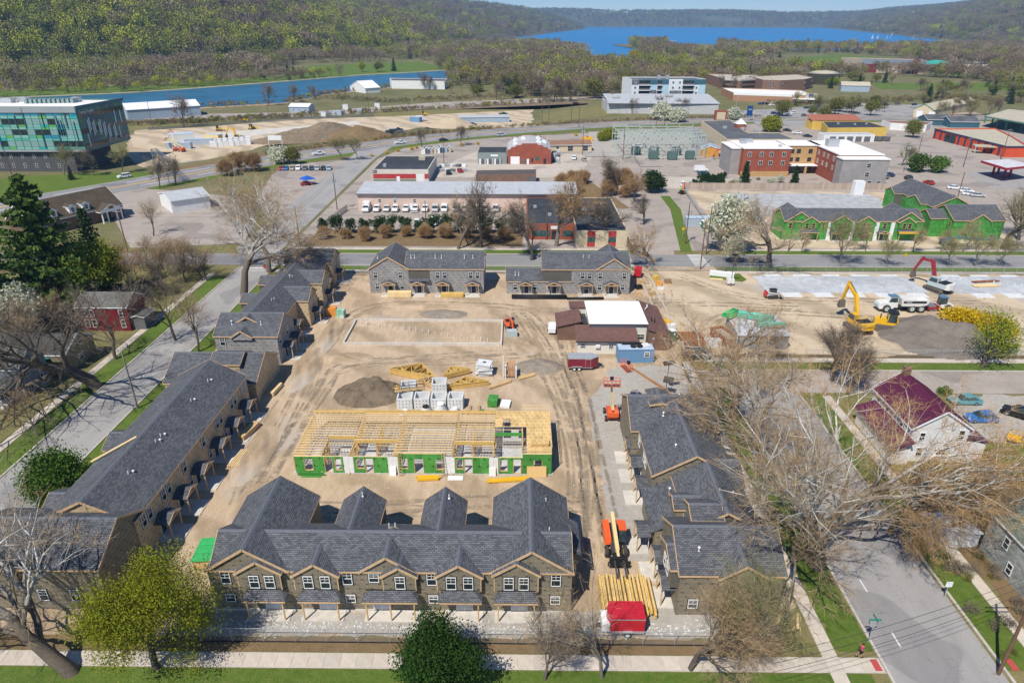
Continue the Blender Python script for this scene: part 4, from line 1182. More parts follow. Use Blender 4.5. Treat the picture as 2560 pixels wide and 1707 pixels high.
TEALP=paint('teal_white',(0.42,0.50,0.52),0.4,0.2)
DKRED=paint('dark_red_paint',(0.28,0.01,0.02),0.4,0.2)
FH=House('framed_house','row house skeleton of bare wooden trusses with green sheathed front walls','framed house',-12.7,79)
sl=MB();sl.box(-30.1,4.7,73.55,84.8,0,0.16);FH.part(sl,'floor_slab',CONC_G)
def front_section(x0,x1,z1,openings):
 us=sorted([x0]+[v for o_ in openings for v in o_[:2]]+[x1])
 segs=[(us[i],us[i+1])for i in range(len(us)-1)]
 for a,c in segs:
  op=[o_ for o_ in openings if abs(o_[0]-a)<1e-6]
  n=max(1,round((c-a)/1.22))
  rngs=[(0.16,z1)]if not op else([(0.16,op[0][2])]if op[0][2]>0.2 else[])+([(op[0][3],z1)]if op[0][3]<z1-0.03 else[])
  if op:n=1
  for k in range(n):
   u0,u1=a+(c-a)*k/n,a+(c-a)*(k+1)/n
   for q0,q1 in rngs:
    m=MB();m.box(u0+0.012,u1-0.012,73.60,73.62,q0+0.01,q1);FH.part(m,'sheathing_panel',GREEN_ZIP)
  if op:
   o_=op[0];m=MB()
   m.box(o_[0]-0.04,o_[0]+0.03,73.58,73.76,o_[2],o_[3]);m.box(o_[1]-0.03,o_[1]+0.04,73.58,73.76,o_[2],o_[3]);m.box(o_[0]+0.03,o_[1]-0.03,73.58,73.76,max(0.16,o_[2]-0.06),o_[2]+0.02)
   FH.part(m,'opening_frame',WOOD)
 st=MB();u=x0
 while u<=x1:
  if not any(o_[0]<u<o_[1]for o_ in openings):st.box(u,u+0.04,73.625,73.75,0.16,z1-0.05)
  u+=0.41
 st.box(x0,x1,73.625,73.76,z1-0.05,z1+0.06)
 FH.part(st,'stud_wall',WOOD_L)
front_section(-29.8,-23.25,2.72,[(-28.5,-27.4,0.55,2.35),(-25.8,-24.75,0.2,2.5),(-24.4,-23.55,0.6,2.35)])
front_section(-21.9,-17.35,2.72,[(-21.5,-20.5,0.9,2.4),(-20.3,-19.3,0.2,2.45)])
front_section(-15.95,-9.75,3.25,[(-15.5,-14.7,0.9,2.5),(-13.8,-12.6,0.2,2.4),(-10.9,-9.9,0.8,2.3)])
front_section(-8.4,-3.85,2.72,[(-8.2,-7.3,0.9,2.4),(-7.1,-6.05,0.2,2.45)])
front_section(-2.6,0.6,2.72,[(-2.4,-1.4,0.6,2.4),(-0.6,0.4,0.2,2.45)])
front_section(0.62,4.47,3.3,[(2.1,3.2,0.3,2.3)])
for x0,x1 in((-23.22,-21.92),(-17.33,-15.97),(-9.73,-8.42),(-3.83,-2.62)):
 for k in range(2):
  m=MB();w=(x1-x0)/2;m.box(x0+w*k+0.01,x0+w*(k+1)-0.01,73.58,73.63,0.16,2.74);FH.part(m,'white_board',WHITE_M)
_tm={}
def floor_truss(L):
 k=round(L,2)
 if k not in _tm:
  m=MB();m.box(0,L,-0.03,0.03,0,0.035);m.box(0,L,-0.045,0.045,0.37,0.40)
  n=max(2,int(L/0.75));d=L/n
  for i in range(n):
   m.bar((i*d,0,0.03),(i*d+d/2,0,0.37),0.05,0.035);m.bar((i*d+d/2,0,0.37),((i+1)*d,0,0.03),0.05,0.035)
  _tm[k]=m.mesh('floor_truss',WOOD_L)
 return _tm[k]
def truss_bay(x0,x1,y0,y1,z,step=0.62):
 me=floor_truss(x1-x0);n=int((y1-y0)/step)
 for i in range(n+1):
  link('floor_truss',me,FH.root,(x0+FH.o[0]+rng.uniform(-.03,.03),y0+i*step+FH.o[1],z))
truss_bay(-29.9,-26.2,73.8,77.7,2.78)
truss_bay(-30.0,-22.6,78.0,84.4,2.84)
truss_bay(-22.4,-16.7,77.1,84.3,2.78)
truss_bay(-16.5,-8.8,73.9,84.2,2.92)
truss_bay(-8.6,-3.4,76.8,84.3,2.78)
for x0,x1,y in((-26.2,-22.5,77.85),(-22.5,-16.6,76.95),(-8.7,-3.3,76.65)):
 m=MB();m.box(x0,x1,y-0.09,y,2.7,3.2);FH.part(m,'beam',WOOD_Y)
for y,xs in((84.5,((-30.1,-22.6),(-22.5,-16.7),(-16.6,-8.8),(-8.7,-3.3))),):
 for x0,x1 in xs:
  m=MB();m.box(x0,x1,y,y+0.06,2.7,3.3);FH.part(m,'rim_board',WOOD_Y)
def stud_wall_y(x,y0,y1,h=2.7):
 m=MB();y=y0
 while y<=y1:m.box(x-0.06,x+0.06,y,y+0.04,0.16,h);y+=0.41
 m.box(x-0.065,x+0.065,y0,y1,h,h+0.06);m.box(x-0.065,x+0.065,y0,y1,0.16,0.2)
 for k in range(2):m.bar((x+0.1,y0+(y1-y0)*k*0.5,0.2),(x+0.1,y0+(y1-y0)*(k*0.5+0.35),h),0.09,0.04)
 FH.part(m,'stud_wall',WOOD)
def stud_wall_x(y,x0,x1,h=2.7):
 m=MB();x=x0
 while x<=x1:m.box(x,x+0.04,y-0.06,y+0.06,0.16,h);x+=0.41
 m.box(x0,x1,y-0.065,y+0.065,h,h+0.06)
 FH.part(m,'stud_wall',WOOD)
for x,y0,y1 in((-30.0,74,84.4),(-26.2,73.9,77.8),(-22.5,73.9,84.4),(-16.62,73.9,84.4),(-8.72,73.9,84.4),(-3.3,73.9,84.4),(0.6,73.9,84.4),(-6.2,76.7,82),(-19.5,77,82)):stud_wall_y(x,y0,y1)
for y,x0,x1 in((84.4,-30,4.4),(80.6,-30,-22.6),(80.2,-22,-17),(79.5,-16,-9),(81,-8,-3.5),(79.5,-3.2,0.5),(76.8,-26,-22.6),(76.3,-19.4,-16.7),(76.2,-6.4,-3.4)):stud_wall_x(y,x0,x1)
for i in range(7):
 for j in range(5):
  x0,y0=-3.3+1.115*i,73.85+2.14*j
  if x0<0.55 and y0<79:continue
  if i==1 and j==3:continue
  m=MB();m.box(x0+0.01,x0+1.105,y0+0.01,y0+2.13,3.25+0.003*((i+j)%2),3.28+0.003*((i+j)%2));FH.part(m,'floor_sheet',OSBP)
gp=MB();gp.box(-3.2,0.55,78.72,78.78,2.75,3.3);FH.part(gp,'green_rim_panel',GREEN_ZIP)
for k in range(5):
 m=MB();m.box(1.7+0.02*k,4.1+0.02*k,75.4-0.03*k,76.6-0.03*k,3.30+0.1*k,3.39+0.1*k);FH.part(m,'sheet_stack',OSBP)
for k in range(8):
 m=MB();m.box(4.46,4.48,73.66+1.36*k+0.012,73.66+1.36*(k+1)-0.012,0.17,3.24);FH.part(m,'sheathing_panel',GREEN_ZIP)
for(ax,ay),(bx,by)in(((0.6,84.5),(4.5,84.5)),((4.5,73.8),(4.5,84.5)),((0.62,73.8),(4.5,73.8)),((-3.2,78.8),(0.5,78.8)),((0.62,73.8),(0.62,78.8))):
 m=MB()
 for z in(3.75,4.25):m.bar((ax,ay,z),(bx,by,z),0.04,0.09)
 L=math.hypot(bx-ax,by-ay);n=max(1,int(L/2.2))
 for k in range(n+1):
  t=k/n;m.bar((ax+(bx-ax)*t,ay+(by-ay)*t,3.2),(ax+(bx-ax)*t,ay+(by-ay)*t,4.35),0.09,0.04)
 FH.part(m,'guard_rail',WOOD_L)
for x in(-22.6,-26.3,-8.8,-3.4):
 m=MB();m.bar((x,73.2,0.1),(x+0.4,77.0,2.7),0.1,0.05);FH.part(m,'brace',WOOD)
for x in(-15.7,-10.0):
 m=MB();m.bar((x-0.1,73.0,0),(x-0.05,73.5,3.6),0.09,0.05);m.bar((x+0.3,73.0,0),(x+0.25,73.5,3.6),0.09,0.05)
 for k in range(7):m.bar((x-0.1,73.05+0.06*k,0.4+0.45*k),(x+0.3,73.05+0.06*k,0.4+0.45*k),0.04,0.04)
 FH.part(m,'ladder',WOOD)
m=MB();m.box(-28.9,-26.2,72.7,73.3,0.02,0.1);m.rbox((-27.6,73.0,0.35),(3.6,0.05,0.7),0,rx=0.25);FH.part(m,'leaning_panel',GREEN_ZIP)
def loose(name,label,cat,size,loc,rz,mat,rx=0.0,ry=0.0,group=None):
 m=MB();m.rbox((0,0,size[2]/2),size)
 m.rbox((0.02,0.01,size[2]+0.012),(size[0]*0.98,size[1]*0.97,0.02),0.015)
 o=m.build(name,mat,None,False,loc,rz);o.rotation_euler=(rx,ry,rz)
 return tag(o,label,cat,group)
loose('sheathing_sheet','pair of bare wood sheets leaning on the green corner of the framed house','sheet',(2.6,0.08,1.5),(2.5,73.0,0.05),0.02,OSB,rx=-0.35)
loose('white_board','white board leaning at the foot of the framed house between two ladders','board',(0.85,0.05,1.4),(-16.7,73.1,0.05),0.0,WHITE_M,rx=-0.25)
loose('white_board','white board lying flat below the white panels of the framed house','board',(2.0,0.9,0.06),(-8.3,72.7,0.05),0.02,WHITE_M)
loose('white_board','small white board standing beside the yellow-wrapped boards','board',(0.9,0.05,1.3),(-3.4,73.2,0.05),0.0,WHITE_M,rx=-0.2)
def board_stack(label,x,y,rz,L,W,layers,per,mat,z=0.05,name='lumber_stack',th=0.1,gap=0.02,jit=0.06,cat='lumber',group=None):
 o=thing(name,label,cat,(x,y,z),rz,group)
 w=W/per;me=MB();me.box(-L/2,L/2,-w/2+gap/2,w/2-gap/2,0,th-0.012);me=me.mesh('board',mat)
 for s_ in(-0.35,0.35):
  k=MB();k.box(s_*L-0.05,s_*L+0.05,-W/2,W/2,0,0.08);k.build('bearer',WOOD,o)
 for a in range(layers):
  for b_ in range(per):
   link('board',me,o,(rng.uniform(-jit,jit),-W/2+w*(b_+0.5),0.08+th*a))
 return o
board_stack('golden lumber stack on the porch slab below the broad gable',-26.2,137.6,0,5.2,1.4,5,4,WOOD_L,th=0.22)
board_stack('orange-tinted lumber stack on the slab at the far end of the row house with lumber',-14.6,137.6,0.02,5.0,1.2,4,4,WOOD_Y,th=0.2)
board_stack('long yellow beams piled against the end of the stepped row house',-43.6,101.4,1.5,3.6,2.0,7,4,WOOD_L,th=0.28)
board_stack('short timber bundle on end of dirt bank by the long row house',-39.6,95.6,1.45,3.4,0.5,4,2,WOOD_L,th=0.16)
board_stack('bundle of studs lying beside the porches of the long row house',-39.6,83.2,1.35,4.2,1.0,6,4,WOOD,th=0.12)
board_stack('flat wooden lattice of boards on bare dirt by the long row house',-38.6,76.6,1.45,4.0,1.6,3,6,WOOD_L,th=0.08,gap=0.12)
board_stack('pile of orange boards behind the green-topped stack at the row house corner',-33.0,62.6,1.2,4.0,2.2,5,7,WOOD,th=0.13,gap=0.06)
gs=board_stack('stack of window frames wrapped under a bright green sheet beside the south row house',-34.5,57.7,0.08,3.0,3.6,6,4,WOOD,th=0.2,gap=0.2,name='wrapped_stack')
for k in range(3):
 m=MB();m.box(-1.6,1.6,-1.9+1.27*k+0.03,-1.9+1.27*(k+1)-0.03,1.3,1.36);m.build('green_sheet',M('green_sheet',(0.05,0.42,0.13),0.2,2,0.5),gs)
board_stack('yellow and red banded boards in front of the framed house',-1.2,72.2,0.12,5.2,0.7,3,4,YELLOW,th=0.09,jit=0.5)
board_stack('short yellow scaffold planks before the middle of the framed house',-11.9,72.4,0.08,2.8,0.8,3,3,YELLOW,th=0.12,jit=0.3)
def roof_truss_mesh(L,h,mat,name='roof_truss'):
 m=MB()
 m.bar((-L/2,0,0),(L/2,0,0),0.1,0.09);m.bar((-L/2,0,0),(0,h,0),0.1,0.09);m.bar((L/2,0,0),(0,h,0),0.1,0.09)
 n=6
 for k in range(1,n):
  x=-L/2+L*k/n;y=h*(1-abs(x)/(L/2));m.bar((x,0,0),(x,y,0),0.09,0.07)
  x2=x+(L/n if x<0 else-L/n)
  if abs(x)>0.01:m.bar((x,y,0),(x2,0,0),0.09,0.07)
 return m.mesh(name,mat)
def truss_pile(label,x,y,rz,L,h,n,mat=WOOD_Y,tilt=0.0):
 o=thing('truss_pile',label,'trusses',(x,y,0.05),rz)
 me=roof_truss_mesh(L,h,mat)
 for k in range(n):
  p=link('roof_truss',me,o,(rng.uniform(-.08,.08),rng.uniform(-.08,.08),0.1+0.12*k));p.rotation_euler=(tilt,0,rng.uniform(-.02,.02))
 return o
truss_pile('largest pile of stacked triangular roof trusses on the open dirt',-18.0,100.2,-0.35,8.6,3.6,10)
truss_pile('slanted wedge of roof trusses stacked in front of the concrete lid stack',-10.5,100.8,0.5,5.0,2.2,9)
truss_pile('low pile of roof trusses between the concrete boxes and the white lids',-8.3,97.2,0.25,7.0,2.4,7)
truss_pile('messy heap of small trusses tipped against the concrete boxes',-15.0,97.2,-0.6,4.2,1.8,8,WOOD,0.25)
board_stack('scattered yellow boards beside the dark soil heap',-21.5,96.6,-0.5,4.2,2.0,3,5,WOOD_Y,th=0.14,jit=0.5,gap=0.1)
board_stack('loose long planks pointing away from the low truss pile',-2.9,98.0,0.6,4.0,0.6,3,3,WOOD,th=0.1,jit=0.4)
board_stack('splayed planks on the ground beside the leaning timber rack',1.6,101.0,0.5,3.2,0.9,2,3,WOOD,th=0.08,jit=0.5)
lp=board_stack('wide stack of wall frames and lumber below the telehandler forks',11.4,52.2,1.57,4.6,5.6,5,14,WOOD_Y,th=0.2,gap=0.16,jit=0.5,name='wall_frame_stack')
for k in range(10):
 m=MB();m.box(-2.2+rng.uniform(-.2,.2),2.2+rng.uniform(-.2,.2),-2.6+0.55*k,-2.5+0.55*k,1.1,1.22);m.build('stud',WOOD_L,lp)
HOLE=M('hole_dark',(0.06,0.06,0.065),0.1,3,0.9)
def precast_box(label,x,y,rz,a=2.4,b=2.3,h=1.9,group='precast concrete boxes'):
 o=thing('concrete_box',label,'concrete box',(x,y,0.05),rz,group);t=0.2
 for nm,(x0,x1,y0,y1)in(('wall',(-a/2,a/2,-b/2,-b/2+t)),('wall',(-a/2,a/2,b/2-t,b/2)),('wall',(-a/2,-a/2+t,-b/2+t,b/2-t)),('wall',(a/2-t,a/2,-b/2+t,b/2-t))):
  m=MB();m.box(x0,x1,y0,y1,0,h);m.build('side_wall',CONC_W,o)
 m=MB();m.box(-a/2+t,a/2-t,-b/2+t,b/2-t,0.02,0.2);m.build('base',CONC_G,o)
 hm=MB();hm.lathe([(0.09,0),(0.07,0.012)],8);hm=hm.mesh('hole',HOLE)
 for i in range(4):
  for j in range(3):
   q=link('hole',hm,o,(-a/2+0.4+i*(a-0.8)/3,-b/2-0.002,0.4+0.55*j));q.rotation_euler=(math.pi/2,0,0)
 return o
precast_box('pale concrete box with rows of holes, under the black ladder rack',-17.75,91.2,0.03)
precast_box('pale concrete box with a round grate on its front face',-15.1,91.3,0.02)
precast_box('pale concrete box behind the white-capped concrete cone',-12.45,91.2,0.0)
precast_box('pale concrete box at the open end of its row, with scraps inside',-9.8,91.3,-0.03)
precast_box('pale concrete box with a green sheet draped inside',-12.9,96.0,0.05)
precast_box('pale concrete box behind the row, half hidden by the ladder rack',-17.8,95.0,0.1)
cone_m=MB();cone_m.lathe([(0.95,0),(0.95,0.35),(0.5,0.95),(0.5,1.1),(0.36,1.1),(0.36,0.6)],16)
cone_m=cone_m.mesh('manhole_cone',CONC_W,True)
for lab,x,y in(('short concrete manhole ring lying in front of the boxes',-17.6,89.0),('concrete manhole cone with a black lid in front of the boxes',-14.3,89.2),('tall concrete manhole cone wrapped in white plastic',-12.0,89.3),('squat concrete manhole cone at the end of the row',-9.9,89.3)):
 o=thing('manhole_cone',lab,'concrete cone',(x,y,0.05));c=link('cone',cone_m,o)
 if 'black' in lab or 'tall' in lab:
  m=MB();m.lathe([(0.55,1.08),(0.5,1.2),(0.1,1.22)],14);m.build('lid',BLACK if 'black' in lab else WHITE_M,o)
 if 'squat' in lab or 'ring' in lab:o.scale=(1,1,0.75 if 'squat' in lab else 0.5)
 if 'tall' in lab:o.scale=(1.1,1.1,1.4)
o=thing('ladder_rack','black steel rack with a wooden plank lying across the concrete boxes','rack',(-17.3,92.8,1.98),0.25)
m=MB();m.box(-2.3,2.3,-0.5,0.5,0.02,0.12);m.build('plank',WOOD,o)
m=MB()
for sy in(-0.55,0.55):
 for z in(0.1,0.6,1.1):m.bar((-2.4,sy,z),(2.4,sy,z),0.05,0.05)
 for k in range(5):m.bar((-2.4+1.2*k,sy,0),(-2.4+1.2*k,sy,1.1),0.05,0.05)
m.build('rail_frame',BLACK,o)
o=thing('lid_stack','tall uneven stack of square white concrete lids with a round hole on top','concrete lids',(-5.8,102.0,0.05))
for k in range(8):
 m=MB();m.rbox((0,0,0),(2.5,2.3,0.22));p=m.build('lid',CONC_W,o,False,(rng.uniform(-.2,.2),rng.uniform(-.2,.2),0.2+0.27*k));p.rotation_euler=(rng.uniform(-.03,.03),rng.uniform(-.05,.05),rng.uniform(-.3,.3))
m=MB();m.lathe([(0.3,2.22),(0.3,2.24)],14);m.build('hole',HOLE,o)
o=thing('timber_rack','concrete frame with red-brown timbers leaning in it beside a white pole','timber rack',(-1.3,101.3,0.05))
for sx in(-0.9,0.9):m=MB();m.box(sx-0.12,sx+0.12,-0.9,0.9,0,1.7);m.build('side_wall',CONC_W,o)
m=MB();m.box(-0.78,0.78,0.7,0.9,0,1.5);m.build('back_wall',CONC_W,o)
for k in range(6):m=MB();m.bar((-0.6+0.24*k,-0.8,0.3),(-0.5+0.24*k,0.75,2.4+0.1*(k%3)),0.16,0.1);m.build('timber',M('red_timber',(0.42,0.22,0.11),0.3,2),o)
m=MB();m.box(-1.35,-1.2,-0.8,-0.65,0,4.2);m.build('pole',WHITE_M,o)
loose('green_crate_stack','block of bright green sheathing sheets beside the white boards','sheets',(1.5,2.2,1.1),(-4.0,91.9,0.05),-0.08,GREEN_ZIP)
loose('white_board_stack','low stack of white boards beside the green sheets','boards',(1.5,2.0,0.4),(-2.0,91.6,0.05),-0.15,WHITE_M)
loose('green_scrap','green off-cut lying next to the sawhorses','scrap',(0.8,0.5,0.06),(-5.7,89.9,0.05),0.2,GREEN_ZIP)
loose('insulation_pallet','orange wrapped pallet at the stepped row house','pallet',(2.0,1.6,1.6),(-38.6,127.4,0.05),0.1,paint('orange_wrap',(0.72,0.28,0.05),0.4,0.1))
loose('shingle_pallet','white and green wrapped pallet next to the orange pallet','pallet',(1.6,1.5,1.7),(-36.3,126.0,0.05),-0.1,M('white_green_wrap',(0.70,0.72,0.70),0.1,0.7,0.5,c2=(0.03,0.34,0.16)))
for lab,x in(('wooden sawhorse holding a plank behind the framed house',-7.6),('second wooden sawhorse holding the same plank near the green off-cut',-6.2)):
 o=thing('sawhorse',lab,'sawhorse',(x,90.2,0.05))
 for sx in(-1,1):
  for sy in(-1,1):m=MB();m.bar((sx*0.25,sy*0.45,0),(0,sy*0.4,0.75),0.07,0.04);m.build('leg',WOOD,o)
 m=MB();m.box(-0.05,0.05,-0.6,0.6,0.75,0.85);m.build('beam',WOOD,o)
def heap(name,label,x,y,rx,ry,h,mat,seed,cat='soil heap',rz=0.0,n=26,rough=0.18,flat=0.0):
 rg=np.random.RandomState(seed);ph=rg.rand(12)*6.28;vs_,fs=[],[]
 for j in range(n+1):
  for i in range(n+1):
   u,v=i/n*2-1,j/n*2-1
   r=math.hypot(u,v)
   k=max(0.0,1-r)
   k=min(k/(1-flat),1.0)if flat else k
   nz=math.sin(5*u+ph[0])*math.sin(4*v+ph[1])+0.6*math.sin(9*u+ph[2]+3*v)*math.sin(8*v+ph[3])+0.4*math.sin(17*u+ph[4])*math.sin(19*v+ph[5]+5*u)
   z=h*(k**0.85)*(1+rough*nz)+(0.05*nz*h if k>0 else 0)
   vs_.append((u*rx,v*ry,max(0,z)if k>0 else-0.05))
 for j in range(n):
  for i in range(n):fs.append((j*(n+1)+i,j*(n+1)+i+1,(j+1)*(n+1)+i+1,(j+1)*(n+1)+i))
 me=bpy.data.meshes.new(name);me.from_pydata(vs_,[],fs);me.materials.append(mat);me.polygons.foreach_set('use_smooth',[True]*len(fs))
 return tag(link(name,me,None,(x,y,0.05),rz),label,cat)
SOIL=ground_mat('dark_soil',((0.22,0.165,0.11),(0.35,0.275,0.19),(0.16,0.12,0.08),(0.45,0.36,0.26)),0.3,1.0,5,1.0,bdist=0.5)
SOILG=ground_mat('grey_soil',((0.34,0.28,0.215),(0.44,0.37,0.29),(0.29,0.24,0.19),(0.50,0.43,0.35)),0.3,1.0,5,1.0,bdist=0.4)
SOILT=ground_mat('tan_soil',((0.46,0.36,0.25),(0.56,0.45,0.32),(0.40,0.31,0.21),(0.58,0.48,0.36)),0.3,1.5,7,0.7,bdist=0.15)
STONE=ground_mat('crushed_stone',((0.25,0.21,0.175),(0.34,0.295,0.255),(0.22,0.185,0.15),(0.37,0.33,0.30)),0.2,0.7,6,1.0,bdist=0.4)
heap('soil_heap','dark soil heap beside the concrete boxes',-24.3,95.0,5.6,4.6,2.4,SOIL,3,rough=0.32)
heap('soil_heap','low grey-brown soil heap behind the timber rack',3.6,104.6,4.2,3.0,1.3,SOILG,5)
heap('gravel_heap','small low grey-brown heap just beyond the foundation wall',-15.5,127.8,5.0,2.4,0.8,SOILG,6,'gravel heap')
heap('gravel_heap','huge flat-sided heap of dark crushed stone behind the yellow dozer',80.8,117.6,11.5,9.6,3.4,STONE,9,'gravel heap',0.1,44,0.22,0.15)
heap('sand_heap','tan sand heap in front of the yellow excavator',64.5,113.0,7.0,4.0,2.4,SOILT,12,'sand heap',0.0,24,0.08)
for k,(x,y,rx,ry,h,s_)in enumerate(((-36.8,78,2.2,7.5,0.5,31),(-37.2,104,2.6,9,0.7,32),(-36.4,118,2.0,9,0.7,33),(-31,107.5,5,2.4,0.5,34),(-18,131.5,12,1.8,0.45,35),(1.5,113,3,4,0.5,36),(-33,67,3,5,0.4,37))):
 tag(heap('dirt_ridge','',x,y,rx,ry,h,DIRT,s_,n=22,rough=0.5),('churned low dirt ridge pushed up along the long row house','churned dirt ridge below the stepped row house corner','dirt ridge below the porches of the stepped row house','dirt ridge outside the corner of the foundation wall','low dirt windrow between the foundation and the lumber slabs','dirt mound near the old office wall','scraped dirt mound behind the green-topped stack')[k],'dirt ridge')
o=thing('foundation','rectangular concrete foundation wall with white pipes standing in gravel','foundation',(-18,118.6,0))
for nm,b_ in(('s',(-15.0,14.9,-5.6,-5.3)),('n',(-15.0,14.9,5.3,5.6)),('w',(-15.0,-14.7,-5.3,5.3)),('e',(14.6,14.9,-5.3,5.3))):
 m=MB();m.box(*b_,0,0.55);m.build('wall',CONC,o)
m=MB();m.box(-14.7,14.6,-5.3,5.3,0.05,0.12);m.build('gravel_fill',DIRT,o)
pm=MB();pm.lathe([(0.055,0),(0.055,0.75)],8);pm=pm.mesh('pipe',PVC)
for k in range(30):link('pipe',pm,o,(-13.6+27*((k*0.381)%1.0),-4.4+8.6*((k*0.618)%1.0),0.1)).scale=(1,1,rng.uniform(0.7,1.3))
m=MB();m.box(-13.4,12,5.62,5.9,0,0.35);m.build('form_board',WOOD_L,o)
for lab,x0,x1,y0,y1,nm in(('wide pale grey concrete slab with door pads behind the white dump truck',55.4,91.6,140.6,151.2,1),('pale grey concrete slab with boards lying on it beyond the red-armed excavator',97.5,128,140.6,151.2,2)):
 o=thing('floor_slab',lab,'slab',((x0+x1)/2,(y0+y1)/2,0));cx,cy=(x0+x1)/2,(y0+y1)/2
 m=MB();m.box(x0-cx,x1-cx,y0-cy,y1-cy,0,0.22);m.build('slab',M('slab_grey',(0.50,0.52,0.545),0.2,0.5,0.7,big=0.25),o)
 x=x0+3.0
 while x<x1-4:
  m=MB();m.box(x-cx,x+4.1-cx,y0-2.5-cy,y0-0.02-cy,0,0.16);m.build('door_pad',CONC_W,o)
  m=MB();m.box(x-cx,x+4.1-cx,y1+0.02-cy,y1+1.4-cy,0,0.16);m.build('door_pad',CONC_W,o)
  x+=6.9
 for k in range(26):link('pipe',pm,o,(x0+1.5+(x1-x0-3)*((k*0.381)%1)-cx,y0+1+(y1-y0-2)*((k*0.618)%1)-cy,0.2)).scale=(1,1,rng.uniform(0.4,0.9))
board_stack('rust-brown planks lying on the further concrete slab',108.2,147.6,0.15,6.0,0.9,2,4,RUST,z=0.23,th=0.1,jit=0.6)
board_stack('pale planks lying on the further concrete slab',106.4,144.8,0.1,5.2,1.4,3,5,WOOD_L,z=0.23,th=0.1,jit=0.6)
OB=House('site_office','low old building with maroon shingle roofs around a white flat roof','building',17,117)
BRICK=rows('brown_brick',(0.20,0.095,0.06),(0.28,0.22,0.18),0.09,0.24,0.012,0.3,0.9,0.2)
SIDING=rows('white_siding',(0.76,0.74,0.66),(0.40,0.39,0.35),0.22,60.0,0.02,0.08,0.6,0.2,c2=(0.74,0.72,0.64))
m=MB();m.box(13.3,23.7,113.4,124.2,0,4.35);OB.part(m,'wall',SIDING)
m=MB();m.box(13.05,23.9,113.15,124.4,4.36,4.55);OB.part(m,'flat_roof',M('white_membrane',(0.84,0.83,0.80),0.06,0.6,0.7,big=0.06))
m=MB();m.box(13.0,23.95,113.05,113.14,4.25,4.5);OB.part(m,'gutter',DKSTEEL)
m=MB();m.box(10.7,21.6,109.9,113.4,0,2.55);OB.part(m,'wall',SIDING)
m=MB();m.extr([(10.4,109.5,2.6),(21.7,109.5,2.6),(21.7,114.2,3.75),(10.4,114.2,3.75)],(0,0,0.14));OB.part(m,'shingle_roof',SHINGLE_MAR)
m=MB();m.box(10.3,21.8,109.4,109.5,2.5,2.72);OB.part(m,'gutter',DKSTEEL)
m=MB();m.extr([(7.4,115.6,0),(7.4,121.6,0),(7.4,121.6,2.9),(7.4,115.6,2.9)][::-1],(4.2,0,0));m.extr([(7.4,115.6,2.9),(11.6,115.6,2.9),(11.6,115.6,3.8)],(0,6,0));OB.part(m,'wall',BRICK)
m=MB();m.extr([(7.1,115.3,2.85),(11.8,115.3,3.95),(11.8,121.8,3.95),(7.1,121.8,2.85)],(0,0,0.14));OB.part(m,'shingle_roof',SHINGLE_MAR)
m=MB();m.box(10.2,13.3,122.3,125.2,0,3.9);OB.part(m,'wall',SIDING)
m=MB();m.box(10.0,13.28,122.1,125.4,3.91,4.1);OB.part(m,'shingle_roof',SHINGLE_MAR)
for y in(117.0,119.4):
 m=MB();m.box(11.85,13.0,y,y+1.7,0,3.2);OB.part(m,'light_well',DKSTEEL)
m=MB();m.extr([(23.72,111.4,0),(27.7,111.4,0),(27.7,111.4,2.7),(23.72,111.4,4.1)],(0,14,0));OB.part(m,'wall',BRICK)
m=MB();m.extr([(23.6,111.1,4.25),(27.95,111.1,2.72),(27.95,125.7,2.72),(23.6,125.7,4.25)],(0,0,0.14));OB.part(m,'shingle_roof',SHINGLE_MAR)
for x0,x1,z0,z1,st in((11.2,12.2,1.2,2.0,'plain'),(16.4,17.2,1.0,2.1,'slider')):OB.win((x0+x1)/2,109.88,z0,0,x1-x0,z1-z0,st,tape=False)
OB.win(22.7,113.38,1.3,0,1.4,1.2,'sash',tape=False)
for x in(24.5,26.5):m=MB();m.box(x,x+0.4,111.33,111.39,2.2,2.65);OB.part(m,'wall_box',GALV)
m=MB();m.box(14.0,14.8,109.55,109.88,1.3,2.0);m.box(14.1,14.7,109.5,109.55,1.4,1.9);OB.part(m,'air_conditioner',WHITE_M)
for x,y,z in((25.0,116.0,3.9),(25.6,116.0,3.7)):m=MB();m.tube((x,y,z),(x,y,z+0.8),0.09);OB.part(m,'roof_pipe',BLACK)
m=MB();m.bar((24.6,121.0,4.2),(25.2,122.0,4.3),0.16,0.16);m.bar((25.2,122.0,4.25),(25.3,123.2,4.3),0.16,0.16);OB.part(m,'duct',WHITE_M)
cc=container('blue shipping container with a small white window and coiled hoses on its roof',20.8,107.6,0.03,6.3,2.4,2.6,BLUEC,window=(1.9,1.1))
for k,x in enumerate((-0.4,0.7)):
 o=MB()
 for a in range(3):o.lathe([(0.42,0.12*a),(0.55,0.06+0.12*a),(0.42,0.12+0.12*a)],14)
 tag(o.build('hose_coil',BLACK,None,False,(20.8+x,107.5,2.66)),('black hose coil near the middle of the blue container roof','black hose coil beside the white equipment on the blue container roof')[k],'hose')
loose('roof_equipment','white equipment box lying on the blue container roof','equipment',(1.2,1.0,0.3),(22.6,107.9,2.66),0.2,WHITE_M)
loose('black_pipe_bundle','bundle of black pipes lying on top of the blue container','pipes',(3.8,0.35,0.25),(20.4,108.5,2.66),0.05,BLACK)
trailer('maroon cargo trailer with grey roof parked before the old office',10.7,104.3,0.0,4.2,2.1,2.35,MAR,(-1.0,-0.15),1.1)
t=trailer('bright red box trailer beside the south fence',Q(850,1270,1960,870)[0],Q(850,1270,1960,870)[1]+0.9,math.pi,3.3,2.2,2.4,REDP,(0.0,),0.3,REDP,door=False)
m=MB();m.box(1.75,2.5,-0.9,0.9,0.5,1.5);m.build('front_box',WHITE_M,t)
